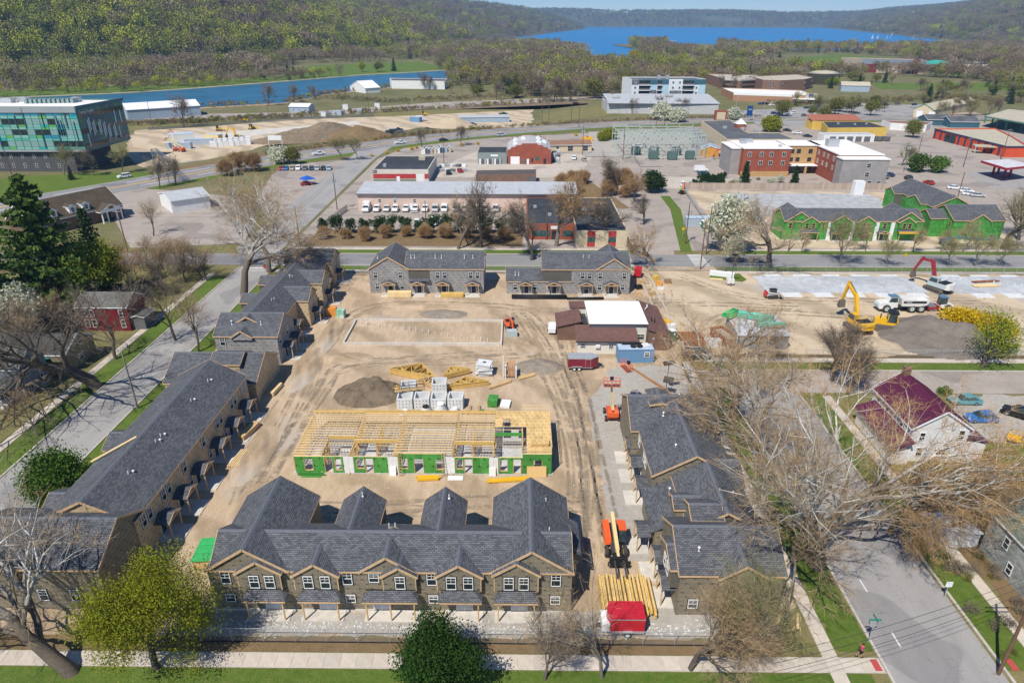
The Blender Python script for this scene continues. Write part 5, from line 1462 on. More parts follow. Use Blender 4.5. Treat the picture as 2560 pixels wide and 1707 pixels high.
x,y=Q(850,420,2035,745);trailer('small red tank trailer beside the lumber pile at the site entrance',x,y,1.3,2.4,1.6,2.1,REDP,(0.0,),0.4,REDP,name='equipment_trailer',door=False)
x,y=Q2(1350,720,170,665);trailer('white flatbed utility trailer standing against the old office',x,y+2.2,1.5,3.4,1.4,1.2,WHITE_M,(0.0,),0.2,WHITE_M,door=False)
excavator('big yellow excavator with its boom folded away from the road',66.6,121.0,R(96),R(2),YELLOW,YELLOW,YELLOW,1.12,boom=[(0.9,1.8),(2.6,5.4),(5.2,6.6),(6.2,3.2),(5.6,1.9)],text='KOMATSU')
excavator('grey-white excavator with a dark red arm beside the concrete slabs',94.0,142.4,R(112),R(6),TEALP,DKRED,WHITEP,1.1,boom=[(0.9,1.8),(2.4,5.6),(4.6,5.4),(5.9,2.4),(5.2,1.2)])
excavator('small orange mini excavator with a black canopy by the foundation',-1.7,121.0,R(-80),R(4),ORANGE,ORANGE,ORANGE,0.62,boom=[(0.9,1.6),(2.2,4.2),(4.0,3.6),(4.8,1.6),(4.4,0.5)],canopy=True,name='mini_excavator')
loose('generator','grey-green generator box in front of the mini excavator','generator',(2.0,1.3,1.2),(-1.3,117.4,0.05),0.1,TEALP)
def dozer(label,x,y,rz):
 o=thing('bulldozer',label,'bulldozer',(x,y,0.05),rz)
 for sg in(-1,1):m=MB();track_unit(m,3.4,0.95,sg*0.95-0.28,sg*0.95+0.28);m.build('track',TRACK,o)
 m=MB();profile(m,[(-1.5,0.6),(1.7,0.6),(1.75,1.7),(0.2,1.9),(-0.1,1.45),(-1.5,1.45)],-0.62,0.62,0.04);m.build('body',YELLOW,o)
 m=MB();profile(m,[(-1.35,1.45),(0.1,1.45),(0.0,2.75),(-1.2,2.75)],-0.7,0.7,0.06);c=m.build('cab',CABGLASS,o)
 m=MB();m.box(-1.35,0.1,-0.75,0.75,2.76,2.9);m.build('cab_roof',BLACK,c)
 m=MB()
 for px in(-1.3,0.02):
  for py in(-0.7,0.7):m.bar((px,py,1.45),(px+(0.1 if px<0 else-0.05),py*0.92,2.78),0.1,0.1)
 m.build('cab_pillar',YELLOW,c)
 m=MB();profile(m,[(2.5,0.1),(2.75,0.25),(2.62,0.7),(2.8,1.2),(2.6,1.2),(2.42,0.7)],-1.65,1.65);m.build('blade',YELLOW,o)
 for sg in(-1,1):m=MB();m.bar((-0.2,sg*0.62,0.5),(2.55,sg*0.62,0.45),0.14,0.2);m.build('push_arm',YELLOW,o)
 m=MB();m.tube((1.0,0.3,1.8),(1.0,0.3,2.5),0.08);m.build('exhaust',BLACK,o)
 return o
dozer('yellow bulldozer pushing up to the crushed stone heap',72.2,121.4,R(160)).scale=(1.3,1.3,1.3)
def dump_truck(label,x,y,rz):
 o=thing('dump_truck',label,'dump truck',(x,y,0.05),rz)
 m=MB();profile(m,[(2.2,0.9),(5.1,0.8),(5.2,1.5),(4.7,1.95),(3.3,2.15),(2.2,2.1)],-1.25,1.25,0.15);m.build('hood',WHITEP,o)
 m=MB();profile(m,[(5.12,0.95),(5.24,0.95),(5.28,1.45),(4.9,1.8)],-0.95,0.95,0.05);m.build('grille',TEALP,o)
 m=MB();profile(m,[(1.2,1.0),(3.3,1.0),(3.4,2.1),(2.9,3.25),(1.4,3.3)],-0.75,0.9,0.08);c=m.build('cab',WHITEP,o)
 m=MB();profile(m,[(1.45,2.2),(3.2,2.2),(2.88,3.12),(1.5,3.15)],-0.78,0.93,0.07);m.build('cab_window',CABGLASS,c)
 m=MB();m.box(1.3,3.0,-0.72,0.87,3.31,3.42);m.build('cab_roof',paint('cab_blue',(0.08,0.20,0.32)),c)
 m=MB();m.box(-4.4,1.3,-0.5,0.5,0.85,1.2);m.build('chassis',DKSTEEL,o)
 m=MB()
 profile(m,[(-5.0,2.6),(-4.4,1.7),(-3.2,1.45),(0.6,1.5),(0.9,3.1),(0.2,2.95),(-4.6,2.75)],-1.45,-1.33)
 profile(m,[(-5.0,2.6),(-4.4,1.7),(-3.2,1.45),(0.6,1.5),(0.9,3.1),(0.2,2.95),(-4.6,2.75)],1.33,1.45)
 m.extr([(-4.4,-1.33,1.7),(-3.2,-1.33,1.45),(-3.2,1.33,1.45),(-4.4,1.33,1.7)],(0,0,0.08));m.box(-3.2,0.6,-1.33,1.33,1.45,1.53);m.extr([(0.6,-1.33,1.5),(0.9,-1.33,3.1),(0.9,1.33,3.1),(0.6,1.33,1.5)],(0.08,0,0));m.extr([(-4.4,-1.33,1.7),(-5.0,-1.33,2.6),(-5.0,1.33,2.6),(-4.4,1.33,1.7)],(0.08,0,0))
 bed=m.build('dump_body',WHITEP,o)
 for sy in(-1,1):
  m=MB();m.box(-4.2,0.5,sy*1.465-0.01,sy*1.465+0.01,2.15,2.6);m.build('black_band',BLACK,bed)
 lettering(bed,'TEREX',0.42,WHITE_M,(-0.6,1.482,2.36),(math.pi/2,0,math.pi))
 for wx in(3.6,-1.6,-3.5):
  for sg in(-1,1):add_wheel(o,wx,sg*1.15,0.85,0.6,TEALP)
 for sg in(-1,1):m=MB();m.rbox((5.2,sg*0.8,1.2),(0.1,0.35,0.25));m.build('headlight',HEADL,o)
 return o
dump_truck('white articulated dump truck parked in front of the concrete slab',80.0,130.9,math.pi)
def roller(label,x,y,rz):
 o=thing('soil_roller',label,'roller',(x,y,0.05),rz)
 m=MB();m.lathe([(0.7,-1.0),(0.75,-0.98),(0.75,0.98),(0.7,1.0)],20,(2.0,0,0.75),axis='Y');m.build('drum',STEEL,o)
 m=MB()
 for sg in(-1,1):m.box(0.6,3.0,sg*1.15-0.1,sg*1.15+0.1,0.5,0.95)
 m.box(2.9,3.1,-1.2,1.2,0.45,1.0);m.box(0.5,0.8,-1.2,1.2,0.5,1.0);m.build('drum_frame',DKRED,o)
 m=MB();profile(m,[(-2.4,0.7),(0.4,0.7),(0.4,1.4),(-0.9,1.5),(-2.3,1.3)],-0.9,0.9,0.1);m.build('body',WHITEP,o)
 m=MB();profile(m,[(-0.9,1.4),(0.45,1.3),(0.4,2.9),(-0.8,2.9)],-0.75,0.75,0.05);c=m.build('cab',CABGLASS,o)
 m=MB();m.box(-1.0,0.55,-0.85,0.85,2.9,3.02);m.build('cab_roof',paint('cab_blue',(0.08,0.20,0.32)),c)
 for sg in(-1,1):add_wheel(o,-1.2,sg*1.0,0.75,0.5,WHITEP)
 return o
roller('white soil roller with a dark red drum frame behind the dump truck',88.4,131.4,math.pi)
def skid_steer(label,x,y,rz,group=None):
 o=thing('track_loader',label,'loader',(x,y,0.05),rz)
 for sg in(-1,1):m=MB();track_unit(m,2.3,0.75,sg*0.72-0.2,sg*0.72+0.2);m.build('track',RUBBER,o)
 m=MB();profile(m,[(-1.5,0.5),(0.9,0.4),(0.9,1.0),(-0.7,1.3),(-1.5,1.5)],-0.5,0.5);m.build('body',WHITEP,o)
 m=MB();profile(m,[(-1.65,0.5),(-1.5,0.5),(-1.2,1.6),(-1.5,1.6)],-0.75,0.75);m.build('rear_door',REDP,o)
 m=MB();profile(m,[(-0.6,1.0),(0.85,0.9),(0.8,1.95),(-0.5,2.0)],-0.47,0.47,0.03);c=m.build('cab',CABGLASS,o)
 m=MB();m.box(-0.65,0.9,-0.5,0.5,2.0,2.08);m.build('cab_roof',BLACK,c)
 for sg in(-1,1):m=MB();m.bar((-1.4,sg*0.66,1.5),(0.9,sg*0.66,1.15),0.12,0.2);m.bar((0.9,sg*0.66,1.15),(1.5,sg*0.66,0.4),0.12,0.18);m.build('lift_arm',WHITEP,o)
 m=MB();profile(m,[(1.5,0.05),(2.3,0.05),(2.3,0.12),(1.7,0.2),(1.65,0.75),(1.5,0.75)],-0.95,0.95);m.build('bucket',BLACK,o)
 return o
skid_steer('white tracked loader with a red back, parked before the first concrete slab',55.4,137.7,0.05)
def telehandler(label,x,y,rz):
 o=thing('telehandler',label,'telehandler',(x,y,0.05),rz)
 for wx in(-1.9,1.7):
  for sg in(-1,1):add_wheel(o,wx,sg*1.05,0.65,0.42,CREAMP)
 m=MB();m.box(-2.6,2.4,-0.55,0.55,0.6,1.1);m.build('chassis',DKSTEEL,o)
 m=MB();profile(m,[(-2.3,0.9),(0.9,0.9),(0.6,1.7),(-2.2,1.9)],-1.25,-0.4,0.06);m.build('engine_cover',ORANGE,o)
 m=MB();profile(m,[(-2.5,0.9),(0.2,0.9),(0.1,1.7),(-2.3,1.8)],0.4,1.25,0.05);m.build('body_panel',ORANGE,o)
 m=MB();profile(m,[(-1.2,1.5),(0.8,1.2),(0.5,2.65),(-1.0,2.65)],0.4,1.25,0.05);c=m.build('cab',CABGLASS,o)
 m=MB();m.box(-1.1,0.55,0.38,1.27,2.65,2.75);m.build('cab_roof',ORANGE,c)
 m=MB();m.bar((-2.8,0,2.35),(2.6,0,1.55),0.42,0.5);m.bar((2.0,0,1.62),(3.7,0,1.35),0.3,0.36);m.build('boom',CREAMP,o)
 m=MB();m.box(3.5,3.9,-1.0,1.0,0.6,1.6);m.box(3.9,4.0,-1.2,1.2,0.6,1.2);m.box(2.8,3.5,-0.5,0.5,0.7,1.5);m.build('carriage',BLACK,o)
 for sg in(-1,1):m=MB();m.box(4.0,6.6,sg*0.5-0.09,sg*0.5+0.09,1.42,1.5);m.build('fork',DKSTEEL,o)
 return o
telehandler('orange telehandler with a cream boom and long forks over the wall frames',11.15,60.3,-math.pi/2)
boom_lift('orange boom lift with its boom raised straight up near the row house with box dormers',14.3,88.3,R(90),ORANGE,CREAMP,[(-1.2,0,1.9),(-0.9,0.1,2.6),(-1.0,0.5,6.3)],R(180))
boom_lift('orange boom lift stretching its long boom towards the blue container',22.3,92.4,R(198),ORANGE,paint('boom_tan',(0.70,0.36,0.16)),[(-1.4,0,2.0),(2.5,0.1,5.0),(5.3,0.2,7.2),(5.9,0.2,7.3)],R(0))
x,y=Q2(2130,420,1290,1060)
BLUEM=paint('lift_blue',(0.02,0.17,0.42),0.4,0.15)
boom_lift('blue boom lift with its boom lowered flat towards the green gable',x,y,0.0,BLUEM,BLUEM,[(-2.2,0,1.7),(2.5,0.2,2.2),(11.5,0.3,1.5)],0.0,GALV)
o=thing('light_tower','small black solar lamp mast behind the row house with box dormers','lamp mast',(*Q3(1480,880,575,330),0.05))
m=MB();m.tube((0,0,0),(0,0,5.6),0.06);m.build('mast',DKSTEEL,o)
m=MB();m.rbox((0,0,5.7),(2.0,0.8,0.08),0.3,rx=0.5);m.build('solar_panel',BLACK,o)
m=MB();m.rbox((0.1,-0.5,2.9),(1.6,1.1,0.08),-0.4,rx=0.7);m.build('solar_panel',BLACK,o)
def porta(label,x,y,rz,col,roofc=None):
 o=thing('portable_toilet',label,'toilet cabin',(x,y,0.05),rz)
 m=MB();m.box(-0.6,0.6,-0.6,0.6,0.1,2.15);m.build('cabin',col,o)
 m=MB();m.lathe([(0.86,2.15),(0.75,2.25),(0.5,2.38)],4);m.xf(Matrix.Rotation(math.pi/4,4,'Z'));m.build('roof',roofc or WHITE_M,o)
 m=MB();m.box(-0.42,0.42,-0.63,-0.6,0.2,2.0);m.build('door',col,o)
 m=MB();m.box(-0.15,0.2,-0.645,-0.63,1.4,1.75);m.build('door_sign',WHITE_M,o)
porta('dark green portable toilet beside the grey container at the second site',*Q2(1700,480,315,495),0.1,paint('toilet_green',(0.015,0.14,0.09),0.5,0.05))
porta('green and white portable toilet beside the maroon-roofed old office',*Q2(1350,720,1805,720),0.3,paint('toilet_green',(0.015,0.14,0.09)))
o=thing('loader_bucket_machine','small yellow site machine parked along the old office wall','machine',(*Q2(1350,720,1730,520),0.05),1.75)
m=MB();profile(m,[(-1.6,0.3),(1.5,0.3),(1.5,1.0),(0.4,1.2),(-1.6,1.1)],-0.6,0.6,0.1);m.build('body',YELLOW,o)
m=MB();m.box(-2.6,-1.7,-0.8,0.8,0.1,1.3);m.build('tank',WHITE_M,o)
for wx in(-1.0,1.0):
 for sg in(-1,1):add_wheel(o,wx,sg*0.6,0.32,0.25)
def bin_box(label,x,y,rz,L,W,h,mat,name='steel_bin',fill=None):
 o=thing(name,label,'steel bin',(x,y,0.05),rz)
 for sy in(-1,1):
  m=MB();m.box(-L/2,L/2,sy*W/2-0.05,sy*W/2+0.05,0.1,h)
  for k in range(int(L/0.8)+1):m.box(-L/2+0.8*k-0.05,-L/2+0.8*k+0.05,sy*(W/2+0.09)-0.04,sy*(W/2+0.09)+0.04,0.1,h)
  m.build('side',mat,o)
 for sx in(-1,1):m=MB();m.box(sx*L/2-0.05,sx*L/2+0.05,-W/2,W/2,0.1,h);m.build('end',mat,o)
 m=MB();m.box(-L/2,L/2,-W/2,W/2,0.05,0.2);m.build('floor',mat,o)
 if fill:m=MB();m.box(-L/2+0.1,L/2-0.1,-W/2+0.1,W/2-0.1,0.2,h*0.7);m.build('rubble',fill,o)
 return o
x,y=Q2(1750,650,330,1170);bin_box('rust-red open waste bin full of scrap below the bare tree',x+0.5,y+1.8,1.9,6.0,2.4,1.8,paint('bin_rust',(0.24,0.05,0.03)),fill=GRAVEL)
x,y=Q2(1350,720,2050,680);loose('trench_box','flat rusty brown steel trench box beside the sidewalk strip','trench box',(4.4,2.6,0.8),(x,y-0.3,0.05),0.0,RUST)
x,y=Q2(1350,720,2110,810);loose('trench_box','upright rusty brown trench plate next to the flat one','trench box',(3.6,1.6,1.3),(x,y,0.05),0.02,RUST)
x,y=Q2(1750,650,190,1200);loose('white_tank_box','white plastic-wrapped crate beside the rust-red bin','crate',(2.6,1.4,1.4),(x,y+0.6,0.05),0.1,WHITE_M)
x,y=Q2(1350,720,2130,960);loose('tarp_heap','black tarp-covered heap at the fence corner','tarp',(4.6,2.6,1.2),(x,y+0.4,0.05),0.1,M('black_tarp',(0.03,0.04,0.04),0.5,1.5,0.4,bump=0.8))
x,y=Q2(1750,650,850,1220)
o=thing('storage_shed','grey metal shed with a pale roof behind the bare tree','shed',(x,y,0))
m=MB();m.box(-4.6,4.6,0,8.5,0,2.7);m.build('wall',M('shed_grey',(0.35,0.36,0.38),0.2,1,0.7),o)
m=MB();m.extr([(-4.8,-0.2,2.75),(4.8,-0.2,2.75),(4.8,8.7,3.3),(-4.8,8.7,3.3)],(0,0,0.1));m.build('roof',M('shed_roof',(0.55,0.57,0.62),0.1,1,0.6),o)
m=MB();m.box(2.0,4.4,-0.06,-0.01,0.1,2.4);m.build('door',M('shed_door',(0.25,0.26,0.28),0.2,1),o)
def pipe_bundle(label,x,y,z,rz,L,n,col,r=0.16,name='pipe_bundle'):
 o=thing(name,label,'pipes',(x,y,z),rz);me=MB();me.tube((-L/2,0,0),(L/2,0,0),r,n=8);me=me.mesh('pipe',col,True)
 k=0;row=0
 while k<n:
  c=max(1,5-row)
  for i in range(c):
   if k<n:link('pipe',me,o,(rng.uniform(-.1,.1),(i-(c-1)/2)*r*2.05,r+row*r*1.8));k+=1
  row+=1
 return o
GRN=M('green_pipe',(0.03,0.50,0.16),0.2,2,0.4);TEAL=M('teal_pipe',(0.06,0.60,0.46),0.2,2,0.4)
pipe_bundle('bright green pipe bundle on the shed roof',x-4.2,y+7.6,3.45,0.7,3.2,12,GRN,0.2)
pipe_bundle('longer teal pipe bundle lying across the shed roof',x+0.3,y+6.6,3.38,-0.35,6.5,12,TEAL,0.18)
pipe_bundle('teal pipe bundle nearer the front edge of the shed roof',x+2.2,y+3.4,3.15,-0.12,5.4,12,TEAL,0.15)
pipe_bundle('long black drain pipes laid along the row house with the low wing',4.5,136.9,0.05,0.0,12.0,12,BLACK,0.14)
pipe_bundle('loose black drain pipes continuing beside the long ones',14.5,136.6,0.05,0.03,8.0,7,BLACK,0.12)
PAL=('tan pallet of bricks wrapped in film','open pallet of pale blocks with torn film','pallet of shingles with an orange cover','black-wrapped pallet of roofing','pallet of lumber off-cuts','low heap of loose boards','yellow tarp over a pallet','white crate beside the pallets','brown stack of crates')
PALC=((0.55,0.38,0.22),(0.60,0.50,0.38),(0.70,0.33,0.07),(0.02,0.02,0.02),(0.52,0.36,0.2),(0.50,0.34,0.18),(0.68,0.46,0.10),(0.7,0.7,0.7),(0.30,0.19,0.11))
PX=((2040,870),(2110,820),(2180,800),(2040,830),(2130,870),(2060,790),(2160,765),(2190,835),(2240,790))
for k,(px,py)in enumerate(PX):
 x,y=Q(850,420,px,py)
 o=thing('pallet_load',PAL[k]+' at the site entrance corner','pallet',(x,y,0.05),rng.uniform(-.4,.4),'pallets at the site entrance')
 m=MB();m.box(-0.75,0.75,-0.6,0.6,0,0.14);m.build('pallet',WOOD,o)
 m=MB();h=rng.uniform(0.5,1.1);m.box(-0.7,0.7,-0.55,0.55,0.14,h);m.rbox((0.05,0,h+0.06),(1.2,0.9,0.12),0.2);m.build('load',M('pallet_%d'%k,PALC[k],0.35,4,0.8),o)
x,y=Q2(1700,480,570,1150)
loose('wrapped_bundle','long white plastic-wrapped bundle lying on the entrance grass island','bundle',(5.6,1.2,1.0),(x,y,0.07),-0.35,WHITE_M)
loose('plywood_sheet','plywood sheet lying flat on the entrance grass island','plywood',(3.0,0.9,0.05),(*Q2(1700,480,495,1195),0.08),-0.2,WOOD_L)
o=thing('light_tower','mobile light tower with a tall black mast beside the entrance island','light tower',(*Q2(1700,480,680,1270),0.05))
m=MB();m.box(-0.8,0.8,-0.6,0.6,0.4,1.5);m.build('body',WHITEP,o)
m=MB();m.tube((0.2,0,1.5),(0.2,0,7.2),0.07);m.build('mast',DKSTEEL,o)
m=MB();m.box(-0.4,0.8,-0.15,0.15,7.0,7.4);m.build('lamp_head',BLACK,o)
for sg in(-1,1):add_wheel(o,0,sg*0.7,0.3,0.2)
for k,(px,py)in enumerate(((620,760),(750,760))):
 x,y=Q(1700,1270,px+45,py+60-10)
 o=thing('sawhorse_trestle',('wooden trestle on the gravel apron nearer the wall','wooden trestle nearer the fence bend')[k],'trestle',(x,y,0.05),1.2)
 for sy in(-0.4,0.4):
  m=MB();m.bar((-0.8,sy,0),(-0.7,sy*0.6,0.7),0.06,0.05);m.build('leg',WOOD_L,o);m=MB();m.bar((0.8,sy,0),(0.7,sy*0.6,0.7),0.06,0.05);m.build('leg',WOOD_L,o)
 m=MB();m.box(-1.0,1.0,-0.12,0.12,0.7,0.82);m.build('beam',WOOD_L,o)
def ccw(p):
 a=sum(p[i][0]*p[(i+1)%len(p)][1]-p[(i+1)%len(p)][0]*p[i][1]for i in range(len(p)))
 return p if a>0 else p[::-1]
def flat_block(label,poly,h,wall,roof,parapet=0.4,name='building',cat='building',group=None,z0=0.0,inset=0.3):
 poly=ccw(poly)
 cx,cy=sum(p[0]for p in poly)/len(poly),sum(p[1]for p in poly)/len(poly)
 o=thing(name,label,cat,(cx,cy,0),0,group)
 loc=[(p[0]-cx,p[1]-cy)for p in poly]
 n=len(loc)
 for i in range(n):
  a,b=loc[i],loc[(i+1)%n]
  m=MB();m.face([(*a,z0),(*b,z0),(*b,h+parapet),(*a,h+parapet)])
  L=math.hypot(b[0]-a[0],b[1]-a[1]);nx,ny=-(b[1]-a[1])/L*inset,(b[0]-a[0])/L*inset
  m.face([(b[0]+nx,b[1]+ny,z0),(a[0]+nx,a[1]+ny,z0),(a[0]+nx,a[1]+ny,h+parapet),(b[0]+nx,b[1]+ny,h+parapet)])
  m.face([(*a,h+parapet),(*b,h+parapet),(b[0]+nx,b[1]+ny,h+parapet),(a[0]+nx,a[1]+ny,h+parapet)])
  m.build('wall',wall if not isinstance(wall,list)else wall[i%len(wall)],o)
 m=MB();m.face([(*p,h)for p in loc]);m.build('roof',roof,o)
 o['_poly']=[float(v)for p in loc for v in p]
 return o
def side_windows(o,i,us,zs,w,h,style='plain',fmat=None,pmat=None):
 """windows along side i of a flat block; us are fractions of the side"""
 pv_=list(o['_poly']);loc=[(pv_[2*k],pv_[2*k+1])for k in range(len(pv_)//2)]
 a,b=loc[i],loc[(i+1)%len(loc)]
 ang=math.atan2(b[1]-a[1],b[0]-a[0])
 nx,ny=math.sin(ang),-math.cos(ang)
 for z in zs:
  for u in us:
   add_window(o,a[0]+(b[0]-a[0])*u+nx*0.02,a[1]+(b[1]-a[1])*u+ny*0.02,z,ang,w,h,style,fmat=fmat,pmat=pmat,tape=False)
def side_panel(o,i,u0,u1,z0,z1,mat,name='wall_panel',proud=0.08):
 pv_=list(o['_poly']);loc=[(pv_[2*k],pv_[2*k+1])for k in range(len(pv_)//2)]
 a,b=loc[i],loc[(i+1)%len(loc)]
 L=math.hypot(b[0]-a[0],b[1]-a[1]);d=((b[0]-a[0])/L,(b[1]-a[1])/L);n=(d[1],-d[0])
 p=lambda u,k:(a[0]+(b[0]-a[0])*u+n[0]*k,a[1]+(b[1]-a[1])*u+n[1]*k)
 m=MB();m.prism(ccw([p(u0,0.005),p(u1,0.005),p(u1,proud),p(u0,proud)]),z0,z1)
 return m.build(name,mat,o)
def unit(o,x,y,z,sx,sy,sz,mat=None,name='roof_unit'):
 m=MB();m.box(x-sx/2,x+sx/2,y-sy/2,y+sy/2,z,z+sz);m.box(x-sx*0.3,x+sx*0.3,y-sy*0.3,y+sy*0.3,z+sz,z+sz+0.12)
 return m.build(name,mat or GALV,o)
def gabled(label,p0,p1,depth,h,pitch,wall,roof,axis='x',name='building',cat='building',wins=(),ewins=(),wwins=(),trim=None,group=None,cap=False,oh=0.4):
 ang=math.atan2(p1[1]-p0[1],p1[0]-p0[0]);L=math.hypot(p1[0]-p0[0],p1[1]-p0[1])
 hs=House(name,label,cat,p0[0],p0[1],group,rz=ang if abs(ang)>1e-5 else 1e-5)
 hs.volume(0,L,0,depth,h,axis,pitch,'',None,roof=roof,core=wall,trim=trim or WHITE,cap=cap,oh=oh)
 for(u,z,w,hh)in wins:add_window(hs.root,u,-0.02,z,0,w,hh,'plain',tape=False)
 for(v,z,w,hh)in ewins:add_window(hs.root,L+0.02,v,z,math.pi/2,w,hh,'plain',tape=False)
 for(v,z,w,hh)in wwins:add_window(hs.root,-0.02,v,z,-math.pi/2,w,hh,'plain',tape=False)
 return hs
FLATDK=M('dark_membrane',(0.055,0.06,0.068),0.35,0.25,0.8,big=0.3)
FLATGR=M('grey_membrane',(0.12,0.125,0.135),0.3,0.2,0.8,big=0.2)
FLATWH=M('white_roofing',(0.82,0.80,0.78),0.06,0.3,0.7,big=0.08)
PINK=M('pale_pink_wall',(0.66,0.50,0.42),0.08,0.5,0.8,big=0.1)
METALR=rows('blue_grey_metal',(0.47,0.49,0.51),(0.33,0.35,0.38),80,0.5,0.03,0.15,0.5,0.2,c2=(0.50,0.51,0.53))
REDBR=rows('red_brick',(0.36,0.085,0.045),(0.30,0.16,0.12),0.08,0.22,0.008,0.25,0.9,0.1,c2=(0.30,0.065,0.035))
TANBR=rows('tan_brick',(0.52,0.33,0.15),(0.44,0.32,0.18),0.2,0.4,0.01,0.15,0.9,0.1,c2=(0.48,0.29,0.12))
GREYBL=rows('grey_block',(0.36,0.34,0.33),(0.28,0.27,0.26),0.2,0.4,0.012,0.2,0.9,0.1,c2=(0.32,0.30,0.29))
DKBRICK=rows('dark_brick',(0.10,0.10,0.105),(0.14,0.14,0.14),0.09,0.25,0.01,0.2,0.9,0.1)
BRICK2=rows('brown_brick_far',(0.27,0.15,0.10),(0.3,0.22,0.18),0.1,0.3,0.01,0.25,0.9,0)
CREAM=M('cream_wall',(0.62,0.52,0.36),0.12,0.5,0.8)
REDW=M('red_wall',(0.42,0.05,0.05),0.15,0.7,0.7)
WHITEW=M('white_wall',(0.74,0.74,0.72),0.1,0.5,0.8)
YEL=M('yellow_wall',(0.66,0.46,0.10),0.12,0.5,0.8)
BLGR=M('blue_grey_wall',(0.34,0.42,0.50),0.12,0.5,0.7)
DKTEAL=M('dark_teal_wall',(0.05,0.13,0.17),0.15,0.5,0.6)
LTBLUE=M('light_blue_wall',(0.42,0.62,0.72),0.1,0.5,0.6)
DKGREY=M('dark_grey_wall',(0.14,0.14,0.15),0.15,0.5,0.7)
BROWNR=M('brown_roof',(0.26,0.15,0.10),0.2,0.6,0.85)
TANR=M('tan_roof',(0.48,0.43,0.33),0.15,0.4,0.8)
o=flat_block('five-storey office of teal and green glass panels over a dark brick base',[(-246,269.6),(-170.8,269.6),(-169.2,300),(-246,300)],24.3,M('office_core',(0.05,0.16,0.16),0.2,0.3,0.3),FLATWH,0.7,'glass_office',z0=8)
PCOL=[M('panel_%d'%i,c,0.12,0.6,0.25,spec=0.5)for i,c in enumerate(((0.10,0.38,0.30),(0.16,0.45,0.40),(0.12,0.40,0.10),(0.02,0.40,0.36),(0.03,0.24,0.38),(0.22,0.46,0.40)))]
GREYMETAL=M('grey_fascia',(0.33,0.36,0.37),0.08,0.4,0.5)
rg=random.Random(11)
nb=20
for i in range(nb):
 u0,u1=0.2+0.8*i/nb+0.002,0.2+0.8*(i+1)/nb-0.002
 for z0,z1,kind in((8.9,9.9,'s'),(10.0,12.1,'w'),(12.2,13.1,'s'),(13.2,14.3,'s'),(14.4,16.4,'w'),(16.5,17.3,'s'),(17.4,18.2,'s'),(18.3,20.4,'w'),(20.5,21.6,'s'),(21.7,22.6,'t')):
  if kind=='s':side_panel(o,0,u0,u1,z0,z1,PCOL[rg.choice((0,1,1,5,5,1,2,3,4,5)if z0!=14.3 else(3,4))],'facade_panel',0.06)
  elif kind=='t':side_panel(o,0,u0,u1,z0,z1,PCOL[4]if i%3 else DKTEAL,'facade_panel',0.06)
  else:side_panel(o,0,u0,u1,z0,z1,GLASS if rg.random()<0.33 else M('facade_glass',(0.22,0.36,0.34),0.1,0.5,0.15),'facade_window',0.05)
for k in range(26):
 u=0.2+0.79*rg.random();z=rg.choice((9.5,12,14,17));side_panel(o,0,u,u+0.003,z,z+rg.choice((4.5,6,7.5)),DKTEAL,'fin',0.35)
side_panel(o,0,0,1,22.7,25.0,GREYMETAL,'fascia',0.3);side_panel(o,0,0,1,8.0,8.8,GREYMETAL,'fascia',0.1)
DK2=[M('side_panel_%d'%i,c,0.15,0.5,0.25,spec=0.5)for i,c in enumerate(((0.02,0.12,0.16),(0.03,0.17,0.18),(0.02,0.09,0.14),(0.05,0.20,0.12)))]
for i in range(10):
 for j in range(8):
  side_panel(o,1,0.02+0.096*i,0.112+0.096*i,9+1.9*j,10.8+1.9*j,DK2[rg.randrange(4)]if j%3 else GLASS,'facade_panel',0.06)
for k in range(16):
 u=0.1+0.8*((k*0.37)%1);z=9.5+7*((k*0.61)%1);side_panel(o,1,u,u+0.012,z,z+5.0,WHITE_M,'fin',0.4)
side_panel(o,1,-0.01,1.02,24.0,25.1,DKTEAL,'fascia',0.5)
pvv=list(o['_poly'])
lettering(o,'Cayuga Health',1.5,WHITE,(pvv[2]+0.6,pvv[3]+5.5,22.6),(math.pi/2,0,math.pi/2-0.05))
for i in range(11):unit(o,8+1.7*i,2+0.3*i,24.3,1.1,3.6,1.6,M('teal_unit',(0.25,0.34,0.33),0.2,1))
for x,y,s_ in((-2,4,5),(2,8,4),(24,8,3),(-8,6,5),(-14,4,4)):unit(o,x,y,24.3,s_,3,1.8)
m=MB();m.box(-38,31,-14.0,12,0,7.95);bs=m.build('brick_base',DKBRICK,o)
for z in(1.6,5.2):
 for k in range(8):add_window(bs,-8+4.6*k,-14.05,z,0,1.0,1.7,'plain',tape=False)
o=flat_block('long pale pink warehouse behind a row of white work trucks',[(-51.3,211.6),(18.2,211.6),(18.2,224),(-51.3,224)],5.2,PINK,METALR,0.0,'warehouse')
m=MB();m.extr([(-35.0,-6.8,5.35),(35.2,-6.8,5.35),(35.2,6.6,6.4),(-35.0,6.6,6.4)],(0,0,0.15));m.build('metal_roof',METALR,o)
m=MB();m.box(-35.1,35.3,-6.95,-6.82,5.15,5.5);m.build('gutter',DKGREY,o)
for u in(0.10,0.17,0.26):side_windows(o,0,(u,),(2.6,),1.0,1.1)
side_panel(o,0,0.165,0.18,3.4,5.0,GALV,'louvre');side_panel(o,0,0.235,0.25,0.1,2.3,WHITE,'door')
o=flat_block('dark flat-roofed building with red front and teal windows behind bare trees',[(2.3,180.5),(15.2,180.5),(15.2,211.4),(2.3,211.4)],4.3,REDBR,FLATDK,0.2)
for u0,u1 in((0.1,0.48),(0.75,0.97)):side_panel(o,0,u0,u1,1.0,2.6,GLASS_T,'window_band')
side_panel(o,0,0.52,0.62,0.1,2.6,GLASS,'door');side_panel(o,0,0.5,0.64,3.0,3.9,WHITEW,'sign_panel')
